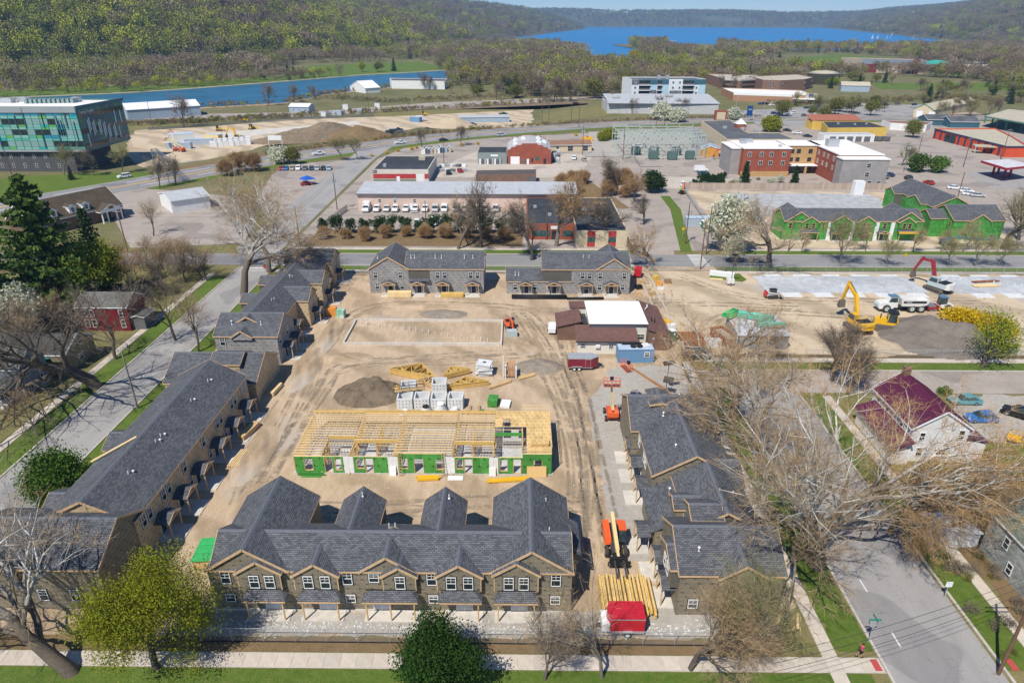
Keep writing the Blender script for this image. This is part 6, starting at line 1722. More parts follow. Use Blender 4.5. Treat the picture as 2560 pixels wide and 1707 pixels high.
for x,y in((-4,3),(3,8),(0,-6),(4,-9)):unit(o,x,y,4.3,1.0,1.0,0.6)
o=flat_block('dark flat-roofed building with cream front and red window columns by the lane',[(15.25,174),(28.9,174),(28.9,211),(15.25,211)],4.3,CREAM,FLATDK,0.2)
for u in(0.22,0.63):side_panel(o,0,u,u+0.15,0.1,4.4,REDW,'red_column');side_panel(o,0,u+0.005,u+0.145,1.4,2.8,GLASS_T,'window',0.12)
for x,y in((-3,3),(3,10),(2,-8)):unit(o,x,y,4.3,1.0,1.0,0.6)
o=flat_block('small dark-roofed office with a wide red stripe along its wall',[(-54.4,252),(-33.8,252),(-33.8,279.6),(-54.4,279.6)],4.8,M('pale_band',(0.62,0.58,0.50),0.1,0.6),FLATDK,0.15)
side_panel(o,0,0.0,0.77,1.6,3.3,REDW,'red_stripe');side_panel(o,0,0.93,1.0,1.6,3.3,REDW,'red_stripe');side_panel(o,0,0.0,0.77,0.0,1.3,M('sage',(0.20,0.22,0.15),0.1,1),'base_band');side_panel(o,0,0.78,0.92,0,3.3,WHITEW,'garage_door');side_panel(o,0,0.42,0.48,0,2.4,WHITE,'door',0.12)
pn=side_panel(o,0,0.0,0.07,3.7,4.7,BLACK,'sign_panel',0.1)
lettering(o,'PLS',0.8,WHITE,(-9.6,-13.95,4.2),(math.pi/2,0,0))
unit(o,5.5,6,4.8,2.6,2.0,1.1,TANR);unit(o,-6.8,-8,4.8,1.2,1.2,1.1)
o=thing('brick_hall','red brick hall with stepped parapet and arched grey metal roof','building',(4.2,288.2,0))
st=[(-9.1,0),(9.1,0),(9.1,6.0),(7.6,6.0),(7.6,7.0),(5.6,7.0),(5.6,7.8),(3.2,7.8),(3.2,8.5),(-3.2,8.5),(-3.2,7.8),(-5.6,7.8),(-5.6,7.0),(-7.6,7.0),(-7.6,6.0),(-9.1,6.0)]
for y0 in(0,23.6):m=MB();m.extr([(x,y0,z)for x,z in st],(0,0.4,0));m.build('gable_wall',REDBR,o)
for sx in(-1,1):m=MB();m.box(sx*9.0-0.15,sx*9.0+0.15,0.4,23.6,0,5.6);m.build('side_wall',REDBR,o)
m=MB();arc=[(9.2*math.sin(a),5.2+3.4*(math.cos(a)-0)-0.2)for a in[R(-90+18*k)for k in range(11)]]
arc=[(-9.3+1.86*k,5.4+2.9*(1-((-9.3+1.86*k)/9.3)**2))for k in range(11)]
for k in range(10):m.extr([(arc[k][0],0.42,arc[k][1]),(arc[k+1][0],0.42,arc[k+1][1]),(arc[k+1][0],23.5,arc[k+1][1]),(arc[k][0],23.5,arc[k][1])],(0,0,0.12))
m.build('arched_roof',M('grey_metal_roof',(0.48,0.46,0.45),0.15,0.4,0.5),o)
for x,y in((-6,6),(-6,15),(-2.5,13),(4,6),(4,15),(6.5,11)):
 zz=5.4+2.9*(1-(x/9.3)**2);m=MB();m.extr([(x-1,y,zz-0.2),(x+1,y,zz-0.2),(x+1,y,zz+0.7),(x,y,zz+1.5),(x-1,y,zz+0.7)],(0,1.8,0));m.build('roof_dormer',WHITE_M,o)
for x,w,z0,z1,mt in((-6.0,3.8,0.1,3.2,WHITE),(-2.2,1.2,0.1,2.2,DKGREY),(-0.6,0.9,0.1,2.2,WHITE),(1.2,0.8,1.0,2.6,GLASS),(3.3,1.6,1.6,3.2,GLASS_T),(6.5,1.1,0.1,2.4,DOORM)):
 m=MB();m.box(x-w/2,x+w/2,-0.06,-0.01,z0,z1);m.build('door' if z0<0.5 else 'window',mt,o)
o=flat_block('grey-green annex with a dark roof joined to the brick hall',[(-17.6,288.4),(-5.3,288.4),(-5.3,303),(-17.6,303)],4.6,M('annex_grey',(0.24,0.28,0.27),0.1,0.8),FLATDK,0.1)
side_panel(o,0,0.45,0.7,3.2,3.9,WHITE,'window');
for k in range(9):side_panel(o,0,0.06+0.085*k,0.12+0.085*k,0.05,2.2,(WHITE_M,DKGREY,GALV)[k%3],'leaning_board',0.5)
gabled('low brown-roofed garage row beside the brick hall',(13.6,318),(33.5,320),9,3.0,0.3,CREAM,BROWNR,wins=((4,0.3,1.4,2.2),(10,0.2,2.6,2.3),(17,0.2,2.6,2.3)))
o=flat_block('long low shed with a sagging dark roof behind the warehouse',[(-16,248.5),(6.2,250.5),(6.4,259),(-16,257)],3.6,BRICK2,M('sag_roof',(0.10,0.085,0.085),0.3,1,0.9),0.1,'shed','shed')
side_panel(o,0,0.85,0.98,0.1,2.8,DKGREY,'gate')
for k in range(8):
 lab=('white wooden garden shed','dark grey garden shed','pale grey garden shed','cream garden shed','white garden shed with tan door','slate garden shed','blue-grey garden shed','tan garden shed')[k]+' in the display row beside the highway'
 x,y=G(1053+9.2*k,386-0.6*k)
 gabled(lab,(x,y),(x+1.9,y),2.6,2.2,0.8,(WHITEW,DKGREY,GALV,CREAM,WHITEW,DKTEAL,BLGR,TANR)[k],(DKGREY,BLGR)[k%2],'y','garden_shed','shed',group='garden sheds for sale',oh=0.1)
HB=House('brick_building','three-storey L-shaped building of red brick, tan brick and grey block with a white roof','building',108,268)
for x0,x1,y0,y1,h,mt,nm in((86.2,104.4,265.2,283.5,10.3,REDBR,'red_block'),(104.42,118.4,272.6,284.5,10.3,TANBR,'tan_block'),(117.2,133.4,252.5,283.4,10.3,REDBR,'red_wing'),(116.4,133.2,247.2,252.48,9.6,GREYBL,'grey_block'),(82.6,86.18,268.5,283.3,9.8,GREYBL,'grey_wing')):
 m=MB();m.box(x0,x1,y0,y1,0,h);HB.part(m,nm,mt)
 m=MB();m.box(x0-0.25,x1+0.25,y0-0.25,y1+0.25,h,h+0.35);HB.part(m,'white_roof',FLATWH)
m=MB();m.box(86.0,104.6,264.95,265.15,0,1.9);HB.part(m,'tan_base',TANBR)
for z in(4.3,7.5):
 for x in(88.6,93.2,97.0,101.8):HB.win(x,265.15,z,0,1.4,1.7,'slider',tape=False)
 for x in(107.6,110.2,114.8):HB.win(x,272.55,z,0,1.6,1.6,'plain',fmat=DKGREY,tape=False)
 for y in(270.2,265.4,261.6,256.4):HB.win(117.15,y,z,-math.pi/2,1.3,1.7,'slider',tape=False)
 HB.win(126.0,247.15,z-0.6,0,1.7,1.5,'plain',tape=False)
for x in(127.5,130.8):HB.win(x,247.15,0.6,0,1.7,1.5,'plain',tape=False)
m=MB();m.box(104.8,117.0,268.6,272.5,3.2,3.5);HB.part(m,'entrance_canopy',WHITE);m=MB();m.box(112.2,113.0,268.8,269.4,0,3.2);HB.part(m,'canopy_column',TANBR)
m=MB();m.box(105.5,116.5,272.4,272.58,0.1,3.0);HB.part(m,'entrance_glass',GLASS)
for x,y,sx,sy,sz in((121.5,270,4.2,3.4,2.6),(127,276,7,5,1.2),(91,279,5,2.2,1.3),(89,276,2,2,1.0),(101,268.5,1.2,1.2,0.7)):
 m=MB();m.box(x-sx/2,x+sx/2,y-sy/2,y+sy/2,10.66,10.66+sz);HB.part(m,'roof_unit',GALV if sx<6 else FLATWH)
T5=lambda x,y,z:Q2(1500,130,x,y,z)
T6=lambda x,y,z:Q2(1750,270,x,y,z)
o=flat_block('dark flat-roofed store with a purple and yellow mural on its side wall',[T6(20,185,5.5),T6(410,168,5.5),T6(640,345,5.5),T6(1080,345,5.5),T6(1310,440,5.5),T6(370,440,5.5)],5.5,CREAM,FLATGR,0.35)
side_panel(o,0,0.0,0.25,0.5,5.0,M('mural_purple',(0.45,0.15,0.60),0.6,0.6,0.8,c2=(0.75,0.60,0.70)),'mural');
for x,y in((0,4),(4,-4),(-8,8)):unit(o,x,y,5.5,2,1.4,1.0)
m=MB();tx,ty=T5(1650,935,5.5);m.box(-3.2,3.2,-1.2,1.2,0,10.5);tw=tag(m.build('sign_tower',REDBR,None,False,(tx,ty+1.5,0)),'square red brick tower with a blank cream panel behind the dark-roofed store','tower')
m=MB();m.box(-2.3,2.3,-1.27,-1.21,5.8,9.6);m.build('blank_panel',CREAM,tw)
tx,ty=T5(1925,1010,6.5);o=thing('roof_turret','brick turret with a white glass pyramid roof on the dark-roofed store','turret',(tx,ty+1.0,0))
m=MB();m.box(-2.4,2.4,-2.4,2.4,0,7.4);m.build('wall',REDBR,o);m=MB();m.lathe([(3.6,7.4),(0.05,10.0)],4);m.xf(Matrix.Rotation(math.pi/4,4,'Z'));m.build('glass_pyramid',M('frosted_glass',(0.75,0.72,0.70),0.1,1,0.2),o)
hs=gabled('small yellow painted cabin with a grey roof beside the substation',T5(1385,1430,0),T5(1620,1440,0),7,3.2,0.4,M('mural_yellow',(0.70,0.36,0.06),0.4,0.8,c2=(0.40,0.20,0.06)),BLGR,'y','cabin','cabin')
T8=lambda x,y,z:Q2(1900,100,x,y,z)
o=flat_block('yellow store with a flat black roof',[T8(930,1212,4.5),T8(1745,1205,4.5),T8(1455,1118,4.5),T8(850,1120,4.5)],4.5,YEL,FLATDK,0.3)
for x,y in((-6,2),(2,0),(9,2)):unit(o,x,y,4.5,1.0,1.0,0.7)
a,b_=T8(720,1110,4.5),T8(1375,1108,4.5);o=flat_block('yellow shop wing with a brown sloping roof behind the black roof',[a,b_,(b_[0],b_[1]+9),(a[0],a[1]+9)],4.5,YEL,BROWNR,0.1)
m=MB();L=b_[0]-a[0];m.extr([(-L/2-0.5,-5,4.7),(L/2+0.5,-5,4.7),(L/2+0.5,5.2,6.6),(-L/2-0.5,5.2,6.6)],(0,0,0.2));m.build('sloping_roof',M('rust_roof',(0.36,0.13,0.08),0.15,0.6,0.8),o)
a,b_=T8(880,1300,3.4),T8(1575,1300,3.4);o=flat_block('white bus garage with a pale grey roof',[a,b_,(b_[0],b_[1]+7.5),(a[0],a[1]+7.5)],3.4,WHITEW,METALR,0.1,'garage','garage')
for k in range(5):side_panel(o,0,0.12+0.17*k,0.24+0.17*k,0.1,2.6,DKGREY,'garage_door')
a,b_=T8(640,1290,0),T8(870,1300,0)
o=flat_block('white low shop with dark windows left of the bare tree and the red storage wall',[Q2(2130,270,510,300,0),Q2(2130,270,1000,330,0),Q2(2130,270,1100,190,3.6),Q2(2130,270,410,170,3.6)],3.6,WHITEW,BROWNR,0.1)
RS=lambda x,y,z=0:Q2(2130,270,x,y,z)
o=flat_block('orange-red self storage building with dark pillars and a pale roof',[RS(2115,545,4.2),RS(2420,545,4.2),(RS(2420,545,4.2)[0]+12,RS(2420,545,4.2)[1]+30),RS(1960,290,4.2),RS(1130,300,4.2)],4.2,M('orange_red',(0.62,0.09,0.035),0.15,0.6,0.7),TANR,0.5)
pp=list(o['_poly']);nside=len(pp)//2
for k in range(11):side_panel(o,nside-1,0.02+0.09*k,0.035+0.09*k,0,4.7,M('navy_pillar',(0.03,0.05,0.11),0.1,1),'pillar',0.3)
for i in(0,nside-1):side_panel(o,i,0,1,4.3,4.9,MATS['navy_pillar'],'fascia',0.25)
side_panel(o,nside-1,0.18,0.34,0.2,3.6,GLASS,'entrance',0.2)
cx,cy=RS(1830,520,3.2);m=MB();m.box(-5.5,5.5,-2.5,2.5,3.1,3.6)
for sx in(-5,5):m.box(sx-0.2,sx+0.2,-2.2,-1.8,0,3.1)
tag(m.build('entrance_canopy',TANR,None,False,(cx,cy-1.5,0),-0.35),'flat pale canopy on posts at the red storage entrance','canopy')
def canopy(label,corners,h,t,roofm,edgem,posts,name,cat):
 poly=ccw(corners);cx,cy=sum(p[0]for p in poly)/len(poly),sum(p[1]for p in poly)/len(poly)
 o=thing(name,label,cat,(cx,cy,0))
 m=MB();m.prism([(p[0]-cx,p[1]-cy)for p in poly],h,h+t);m.build('canopy',edgem,o)
 m=MB();m.prism([((p[0]-cx)*0.96,(p[1]-cy)*0.96)for p in poly],h+t,h+t+0.04);m.build('roof_deck',roofm,o)
 for x,y in posts:m=MB();m.box(x-0.3-cx,x+0.3-cx,y-0.3-cy,y+0.3-cy,0,h);m.build('post',edgem,o)
 return o
c4=[RS(1760,735,5),RS(2110,840,5),RS(2480,800,5),RS(2150,715,5)]
canopy('dark red fuel station canopy on four posts',c4,4.6,0.8,M('pale_deck',(0.6,0.6,0.62),0.3,1.2),M('canopy_red',(0.34,0.02,0.035),0.1,1,0.5),[RS(1920,915),RS(2070,960),RS(1990,900),RS(2150,945)],'fuel_canopy','canopy')
c4=[RS(1810,112,6),RS(2140,15,6),RS(2560,60,6),RS(2560,240,6)]
canopy('open pavilion with a wide pale roof sheltering parked vehicles',c4,5.4,0.6,TANR,M('pav_green',(0.10,0.22,0.16),0.1,1),[RS(1810,205),RS(1900,255),RS(1970,280),RS(2090,310),RS(2180,270),RS(2300,330)],'pavilion','pavilion')
hs=gabled('long tan hall with a pale roof and green gable',Q(1700,0,1590,800),Q(1700,0,1720,812),75,5.0,0.55,CREAM,TANR,'y','hall','hall',trim=M('green_trim',(0.02,0.28,0.12),0.1,1))
for u in(3.5,10.5):add_window(hs.root,u,-0.03,0.2,0,3.6,3.8,'none',pmat=WHITE,tape=False,name='garage_door')
for lab,x,y,w,dp,mt in(('dark-roofed low house behind the red storage roof',1020,240,13,12,FLATGR),('grey-roofed low house beside the pavilion',1330,270,16,12,FLATGR)):
 p=RS(x,y);gabled(lab,p,(p[0]+w,p[1]-1),dp,3.2,0.35,DKTEAL,mt,'x','low_house','house')
a,b_=T5(95,842,0),T5(1640,870,0)
o=flat_block('long grey-white warehouse below the apartment block',[a,(b_[0],a[1]-4),(b_[0]+2,a[1]+28),(a[0],a[1]+32)],6.2,M('wh_wall',(0.50,0.50,0.50),0.12,0.4),METALR,0.1,'warehouse')
L=b_[0]-a[0];m=MB();m.extr([(-L/2-0.3,-16.5,6.4),(L/2+0.3,-18.5,6.4),(L/2+0.3,14,9.2),(-L/2-0.3,16,9.2)],(0,0,0.2));m.build('sloping_roof',METALR,o)
ay=a[1]+42
def Yx(px,y):d=G(px,400);return d[0]/d[1]*y
x0,x1=Yx(1500+360*430/2352,ay),Yx(1500+1325*430/2352,ay)
xm=x0+(x1-x0)*0.52
APG=M('apt_white',(0.70,0.72,0.74),0.06,0.5,0.6)
o=flat_block('five-storey apartment block of white, grey and teal panels with recessed balconies',[(x0,ay),(x1,ay),(x1-4,ay+20),(x0-4,ay+20)],17.2,APG,FLATDK,0.6,'apartment_block')
for u0,u1 in((0.09,0.50),(0.69,1.0)):
 side_panel(o,0,u0,u1,14.2,17.7,DKTEAL,'facade_panel',0.1)
for u0,u1,z0,z1,mt in((0.26,0.34,10.5,14,LTBLUE),(0.42,0.5,7.2,14,LTBLUE),(0.91,1.0,4,14,LTBLUE),(0.0,0.09,14,17.6,DKGREY),(0.26,0.34,0.3,10.4,DKGREY),(0.52,0.68,0.3,10.2,DKGREY),(0.84,1.0,0.3,3.9,DKGREY),(0.42,0.5,0.3,7.1,DKGREY)):side_panel(o,0,u0,u1,z0,z1,mt,'facade_panel',0.08)
for z in(0.8,4.2,7.5,10.9,14.3):
 for u in(0.05,0.3,0.46,0.56,0.65,0.88,0.96):side_windows(o,0,(u,),(z+0.5,),1.4,1.5)
 for u0,u1 in((0.1,0.25),(0.35,0.41),(0.69,0.84)):
  side_panel(o,0,u0,u1,z,z+2.5,GLASS,'balcony_recess',0.12);side_panel(o,0,u0-0.005,u1+0.005,z-0.7,z-0.2,WHITE,'balcony_slab',0.9);side_panel(o,0,u0,u1,z-0.15,z+0.7,DKGREY,'railing',0.85)
for x in(-3,3):unit(o,x,2,17.2,2.4,2.4,2.2)
def wide(label,pts,h,wall,roof,**kw):return flat_block(label,[T8(x,y,h)for x,y in pts],h,wall,roof,**kw)
o=flat_block('two-storey brown brick clinic with ribbon windows',[T5(1660,505,0),T5(1900,520,0),T5(2200,500,0),T5(2352,520,0),(T5(2352,520,0)[0]+3,T5(2352,520,0)[1]+55),(T5(1660,505,0)[0],T5(1660,505,0)[1]+60)],8,BRICK2,TANR,0.5)
for i in range(3):
 for z in(1.4,5.0):side_panel(o,i,0.12,0.85,z,z+1.6,GLASS,'ribbon_window')
 side_panel(o,i,0,1,7.3,8.6,M('pale_fascia',(0.60,0.56,0.50),0.1,1),'fascia',0.1)
for k in range(7):unit(o,-12+4.3*k,-10+3*(k%3),8,2,2,1.2)
o=flat_block('brown brick hall with a pale roof beside the round tank',[T8(20,700,0),T8(260,710,0),T8(590,690,0),T8(715,660,0),(T8(715,660,0)[0],T8(715,660,0)[1]+40),(T8(20,700,0)[0],T8(20,700,0)[1]+40)],8.5,BRICK2,TANR,0.5)
for i,us in((0,(0.45,0.6)),(1,(0.1,)),(2,(0.05,0.85)),(3,(0.3,))):
 for z in(1.2,5.4):side_windows(o,i,us,(z,),2.0,1.8)
p=T8(925,615,0);o=thing('round_tank','round pale concrete tank with a shallow dome','tank',(p[0],p[1]+12,0));m=MB();m.lathe([(14.5,0),(14.5,9.3),(14.9,9.3),(14.9,9.8)],40);m.build('tank_wall',M('tank_conc',(0.42,0.39,0.34),0.12,0.3,0.8),o,True);m=MB();m.lathe([(14.7,9.8),(8,11.2),(1.5,11.8),(0.1,11.9)],40);m.build('dome',TANR,o,True)
S3=lambda x,y,z=0:Q(1700,0,x,y,z)
a,b_=S3(360,690),S3(930,712)
o=flat_block('brown supermarket with a white roof edge',[a,b_,(b_[0]+4,b_[1]+42),(a[0]+2,a[1]+42)],5.2,M('market_brown',(0.40,0.22,0.13),0.1,0.5),FLATWH,0.5,'supermarket')
side_panel(o,0,0,0.74,4.2,5.8,WHITE,'fascia');side_panel(o,0,0.74,1.0,0.2,2.6,GLASS,'shop_window',0.2);side_panel(o,0,0.72,1.0,2.8,3.6,WHITE,'canopy',2.5);side_panel(o,0,0.86,1.0,3.6,7.2,TANR,'sign_wall',0.4)
sgp=side_panel(o,0,0.90,0.95,4.4,6.8,M('sign_blue',(0.01,0.06,0.22),0.05,1),'sign_panel',0.55)
pv_=list(o['_poly']);ang=math.atan2(pv_[3]-pv_[1],pv_[2]-pv_[0])
ex,ey=pv_[0]+(pv_[2]-pv_[0])*0.925+math.sin(ang)*0.62,pv_[1]+(pv_[3]-pv_[1])*0.925-math.cos(ang)*0.62
lettering(sgp,'ALDI',0.8,WHITE,(ex,ey,5.0),(math.pi/2,0,ang))
p=S3(468,828);o=thing('pylon_sign','tall dark blue pylon sign standing among the shop trees','sign',(p[0],p[1],0));m=MB();m.box(-0.3,0.3,-0.3,0.3,0,3);m.build('post',GALV,o);m=MB();m.box(-1.6,1.6,-0.35,0.35,3,8.6);m.build('sign_panel',MATS['sign_blue'],o);lettering(o,'ALDI',1.0,WHITE,(0,-0.37,6.6),(math.pi/2,0,0))
gabled('blue-grey barn with a tan roof beside the evergreen hedge',T8(1100,705,0),T8(1490,715,0),12,5.0,0.4,BLGR,TANR,'x','barn','barn')
a,b_=T8(1370,445,0),T8(2240,470,0)
o=flat_block('four-storey hotel with dark red and grey panels',[a,b_,(b_[0]+6,b_[1]+20),(a[0]-8,a[1]+40)],13.5,M('hotel_tan',(0.50,0.40,0.32),0.15,0.4),FLATGR,0.8,'hotel','hotel')
for u0,u1,z0,z1,mt in((0,0.25,0,9,M('hotel_red',(0.17,0.025,0.03),0.1,0.5)),(0.0,1.0,9.1,14.4,M('hotel_grey',(0.22,0.26,0.31),0.1,0.5)),(0.66,0.78,0,9,DKTEAL),(0.79,0.90,0,15,M('hotel_red',(0.17,0.025,0.03),0.1,0.5))):side_panel(o,0,u0,u1,z0,z1,mt,'facade_panel',0.1 if z1<14.6 else 0.4)
for z in(2,5.2,10.4):side_windows(o,0,(0.3,0.36,0.42,0.48,0.54,0.6,0.7,0.93,0.97),(z,),1.8,1.9)
a,b_=S3(1690,480),S3(2250,490)
o=flat_block('long low store with a teal hipped corner and white roof edge',[a,b_,(b_[0]+10,b_[1]+60),(a[0],a[1]+60)],6.5,WHITEW,FLATGR,0.6)
m=MB();m.lathe([(24,6.6),(4,11)],4);m.xf(Matrix.Rotation(math.pi/4,4,'Z'));q=m.build('teal_hip_roof',M('teal_roof',(0.05,0.36,0.28),0.1,0.5,0.6),o,False,(-(b_[0]-a[0])/2+8,-16,0))
gabled('white gabled boathouse at the end of the inlet basin',G(876,228),G(914,234),14,4.0,0.35,WHITEW,M('white_metal_roof',(0.75,0.76,0.78),0.05,0.5),'y','boathouse','boathouse')
a,b_=G(980,222),G(1112,224);flat_block('long white waterfront workshop with arched doors',[a,b_,(b_[0],b_[1]+26),(a[0]-6,a[1]+26)],6.5,WHITEW,FLATGR,0.3,'workshop')
gabled('small white house with blue-grey walls on the waterfront road',G(724,281),G(773,282),9,3.6,0.35,BLGR,M('white_metal_roof',(0.75,0.76,0.78)),'x','house','house',wins=((3,1,1,1.2),(7,1,1,1.2),(11,1,1,1.2)))
p=Q2(0,200,1760,555);gabled('large white metal boat shed beside the glass office',p,(p[0]+34,p[1]+24),22,6.0,0.25,BLGR,M('white_metal_roof',(0.75,0.76,0.78)),'x','boat_shed','shed')
p=Q2(0,200,2140,465);gabled('low blue-roofed boat store by the basin',p,(p[0]+17,p[1]+9),9,3.5,0.15,DKTEAL,WHITEW,'x','boat_store','shed')
for lab,px,py,L,W,hh,rzz,cl in(('long white site cabin with a grey roof in the contractor yard',455,352,12,7,3.6,0.5,'w'),('pale blue office cabin nearest the white wrapped blocks',500,362,13,3,2.8,0.18,'b'),('pale blue cabin beside the orange crane base',450,372,11,3,2.8,0.1,'b'),('cream cargo container in the contractor yard',535,351,9,3,3.0,-0.35,'c'),('white cargo container by the fence of the contractor yard',808,292,7,2.6,2.6,-0.5,'w'),('white and blue container beside the yard road',845,288,7,2.6,2.6,-0.4,'b'),('small blue-white hut near the yard fence',900,284,3.5,3,3,0,'b'),('white hut at the yard gate',865,275,3.5,3,3.4,0,'w'),('pale hut by the silt fence',944,270,3.5,3,3,0,'w')):
 x,y=G(px,py);container(lab,x,y,rzz,L,W,hh,{'w':WHITEP,'b':paint('cabin_blue',(0.40,0.47,0.55)),'c':CREAMP}[cl],'site_cabin',flat=True)
x,y=G(1210,305);o=thing('lockup_row','row of pale blue lock-up units with a ribbed roof in the contractor yard','lock-ups',(x,y,0),0.12)
m=MB();m.box(-15,15,-3,3,0,2.8);m.build('wall',M('lockup_blue',(0.33,0.42,0.50),0.1,0.8),o);m=MB();m.extr([(-15.3,-3.3,2.85),(15.3,-3.3,2.85),(15.3,3.3,3.5),(-15.3,3.3,3.5)],(0,0,0.15));m.build('roof',METALR,o)
for k in range(9):m=MB();m.box(-14.3+3.2*k,-11.6+3.2*k,-3.06,-3.01,0.1,2.5);m.build('roller_door',MATS['lockup_blue'],o)
x,y=G(1040,305);container('blue container among the parked trucks of the contractor yard',x,y,-0.5,7,2.6,2.8,BLUEC,flat=True)
sx0,sy0=G(1548,392);o=thing('substation','fenced electricity substation of pale green steel frames and transformers','substation',(sx0,sy0,0))
SG=M('substation_steel',(0.42,0.50,0.44),0.15,2,0.5)
for i in range(7):
 for j in range(4):
  m=MB();m.box(i*6.3-0.14,i*6.3+0.14,j*9-0.14,j*9+0.14,0,9.5+(j%2));m.build('steel_post',SG,o)
for j in range(4):
 for z in(6.0,9.2):m=MB();m.bar((0,j*9,z),(37.8,j*9,z),0.3,0.35);m.build('cross_beam',SG,o)
for i in range(7):m=MB();m.bar((i*6.3,0,9.2),(i*6.3,27,9.2),0.25,0.3);m.build('cross_beam',SG,o)
im=MB();im.lathe([(0.16,0),(0.28,0.3),(0.16,0.6),(0.28,0.9),(0.12,1.3)],8);im=im.mesh('insulator',GALV)
for i in range(6):
 for j in range(4):
  for k in range(3):link('insulator',im,o,(i*6.3+1.2+1.9*k,j*9,6.2))
for x,y in((8,4.5),(16,4.5),(26,4.0),(14,-6),(22,-7),(30,-6)):
 m=MB();m.box(x-1.6,x+1.6,y-1.2,y+1.2,0.3,3.6);m.box(x-2.1,x-1.65,y-1.0,y+1.0,0.6,3.2);m.box(x+1.65,x+2.1,y-1.0,y+1.0,0.6,3.2);t_=m.build('transformer',M('transformer_green',(0.10,0.16,0.15),0.2,2),o)
 for k in(-0.8,0,0.8):link('insulator',im,t_,(x+k,y,3.6))
for k in range(12):
 x,y=10+2.4*k,-8+(k%3)*2;m=MB();m.bar((x,y,0),(x,y,5.2),0.2,0.2);m.bar((x-1,y,5.0),(x+1,y,5.0),0.2,0.25);m.build('switch_stand',SG,o)
WSID=rows('white_clapboard',(0.80,0.80,0.80),(0.5,0.5,0.5),0.2,60,0.02,0.08,0.6,0.15,c2=(0.78,0.78,0.78))
PURP=M('purple_metal',(0.105,0.018,0.055),0.15,0.5,0.45,spec=0.5)
PH=House('white_house','white clapboard house with a ribbed purple metal roof','house',57,82)
PH.volume(53.4,61.0,77.3,88.3,5.4,'y',0.66,'',None,roof=PURP,core=WSID,trim=WHITE,cap=False,oh=0.35)
for k in range(28):
 for sg in(-1,1):
  y=77.2+0.41*k;m=MB();m.bar((57.2,y,8.14),(57.2+sg*4.1,y,5.42),0.06,0.07);PH.part(m,'roof_rib',PURP)
m=MB();m.box(50.9,53.38,76.6,87.0,0,2.4);PH.part(m,'porch_wall',WSID)
m=MB();m.extr([(50.4,76.0,2.6),(53.4,76.0,3.7),(53.4,87.5,3.7),(50.4,87.5,2.6)],(0,0,0.1));PH.part(m,'porch_roof',PURP)
m=MB();m.box(61.0,64.0,77.5,82,0,2.9);PH.part(m,'side_wing',WSID);m=MB();m.extr([(61.02,77.2,4.0),(64.4,77.2,2.9),(64.4,82.3,2.9),(61.02,82.3,4.0)],(0,0,0.1));PH.part(m,'wing_roof',PURP)
PH.win(60.0,77.26,3.6,0,0.85,1.5,'plain',tape=False);PH.win(57.8,77.26,1.0,0,1.6,1.1,'plain',tape=False);PH.win(54.8,77.26,3.4,0,0.8,1.3,'plain',tape=False);PH.win(55,77.26,0.9,0,0.9,1.4,'plain',tape=False)
for y in(80,84,86.6):PH.win(53.36,y,3.9,-math.pi/2,0.85,1.3,'plain',tape=False)
m=MB();m.box(56.6,57.5,87.4,88.2,7.2,9.2);PH.part(m,'chimney',BRICK)
KH=House('grey_house','weathered white-grey house with a mossy green shingle roof by the east street','house',57,54)
SIDG=rows('grey_clapboard',(0.50,0.52,0.50),(0.25,0.26,0.25),0.3,0.55,0.02,0.25,0.8,0.2)
KH.volume(53.2,62,42,60.2,5.2,'y',0.6,'',None,roof=SHINGLE_GRN,core=SIDG,trim=WHITE,cap=False)
for y in(57.0,52.5,48.0):KH.win(53.15,y,3.0,-math.pi/2,0.85,1.4,'plain',tape=False);KH.win(53.15,y-1.5,0.8,-math.pi/2,0.85,1.4,'plain',tape=False)
m=MB();m.box(48.9,53.0,60.4,63.6,0,2.1);m.box(48.7,53.1,60.2,63.8,2.1,2.25);tag(m.build('white_shed',WHITE_M),'white flat-topped shed beside the mossy-roofed house','shed')
m=None
RH=House('red_house','dark red clapboard house with white window trim and a grey roof','house',-80,121)
REDC=rows('red_clapboard',(0.19,0.018,0.022),(0.08,0.01,0.01),0.18,60,0.02,0.12,0.7,0.2,c2=(0.17,0.016,0.02))
RH.volume(-85.5,-75.8,118.9,125.5,5.0,'x',0.55,'',None,roof=SHINGLE_OLD,core=REDC,trim=WHITE,cap=False)
RH.volume(-75.78,-73.2,119.6,123.6,2.6,'y',0.3,'',None,roof=SHINGLE_OLD,core=DKGREY,trim=WHITE,cap=False)
for x in(-77.0,-84.0,-82.6):RH.win(x,118.85,3.0,0,0.8,1.5,'plain',tape=False);RH.win(x,118.85,0.8,0,0.9,1.7,'plain',tape=False)
DH=House('brown_house','low house with a wide dark weathered roof behind the grey gabled house','house',-84,105)
DH.volume(-96,-77.2,101.2,109.5,3.6,'x',0.5,'',None,roof=rows('shingle_dark_old',(0.10,0.095,0.09),(0.03,0.03,0.03),0.16,0.4,0.015,0.45),core=M('olive_wall',(0.24,0.21,0.13),0.15,0.6),trim=WHITE,cap=False)
DH.win(-77.15,105,1.0,math.pi/2,1.2,1.2,'plain',tape=False)
LH=House('grey_gabled_house','blue-grey gabled house with a white porch and teal lean-to roof','house',-84,95)
LH.volume(-92,-79.1,92.9,99.2,5.2,'x',0.7,'',None,roof=SHINGLE_OLD,core=M('slate_wall',(0.22,0.24,0.27),0.12,0.6),trim=WHITE,cap=False)
for y in(94.6,97.3):LH.win(-79.05,y,3.2,math.pi/2,0.7,1.4,'plain',tape=False);LH.win(-79.05,y,0.9,math.pi/2,0.7,1.4,'plain',tape=False)
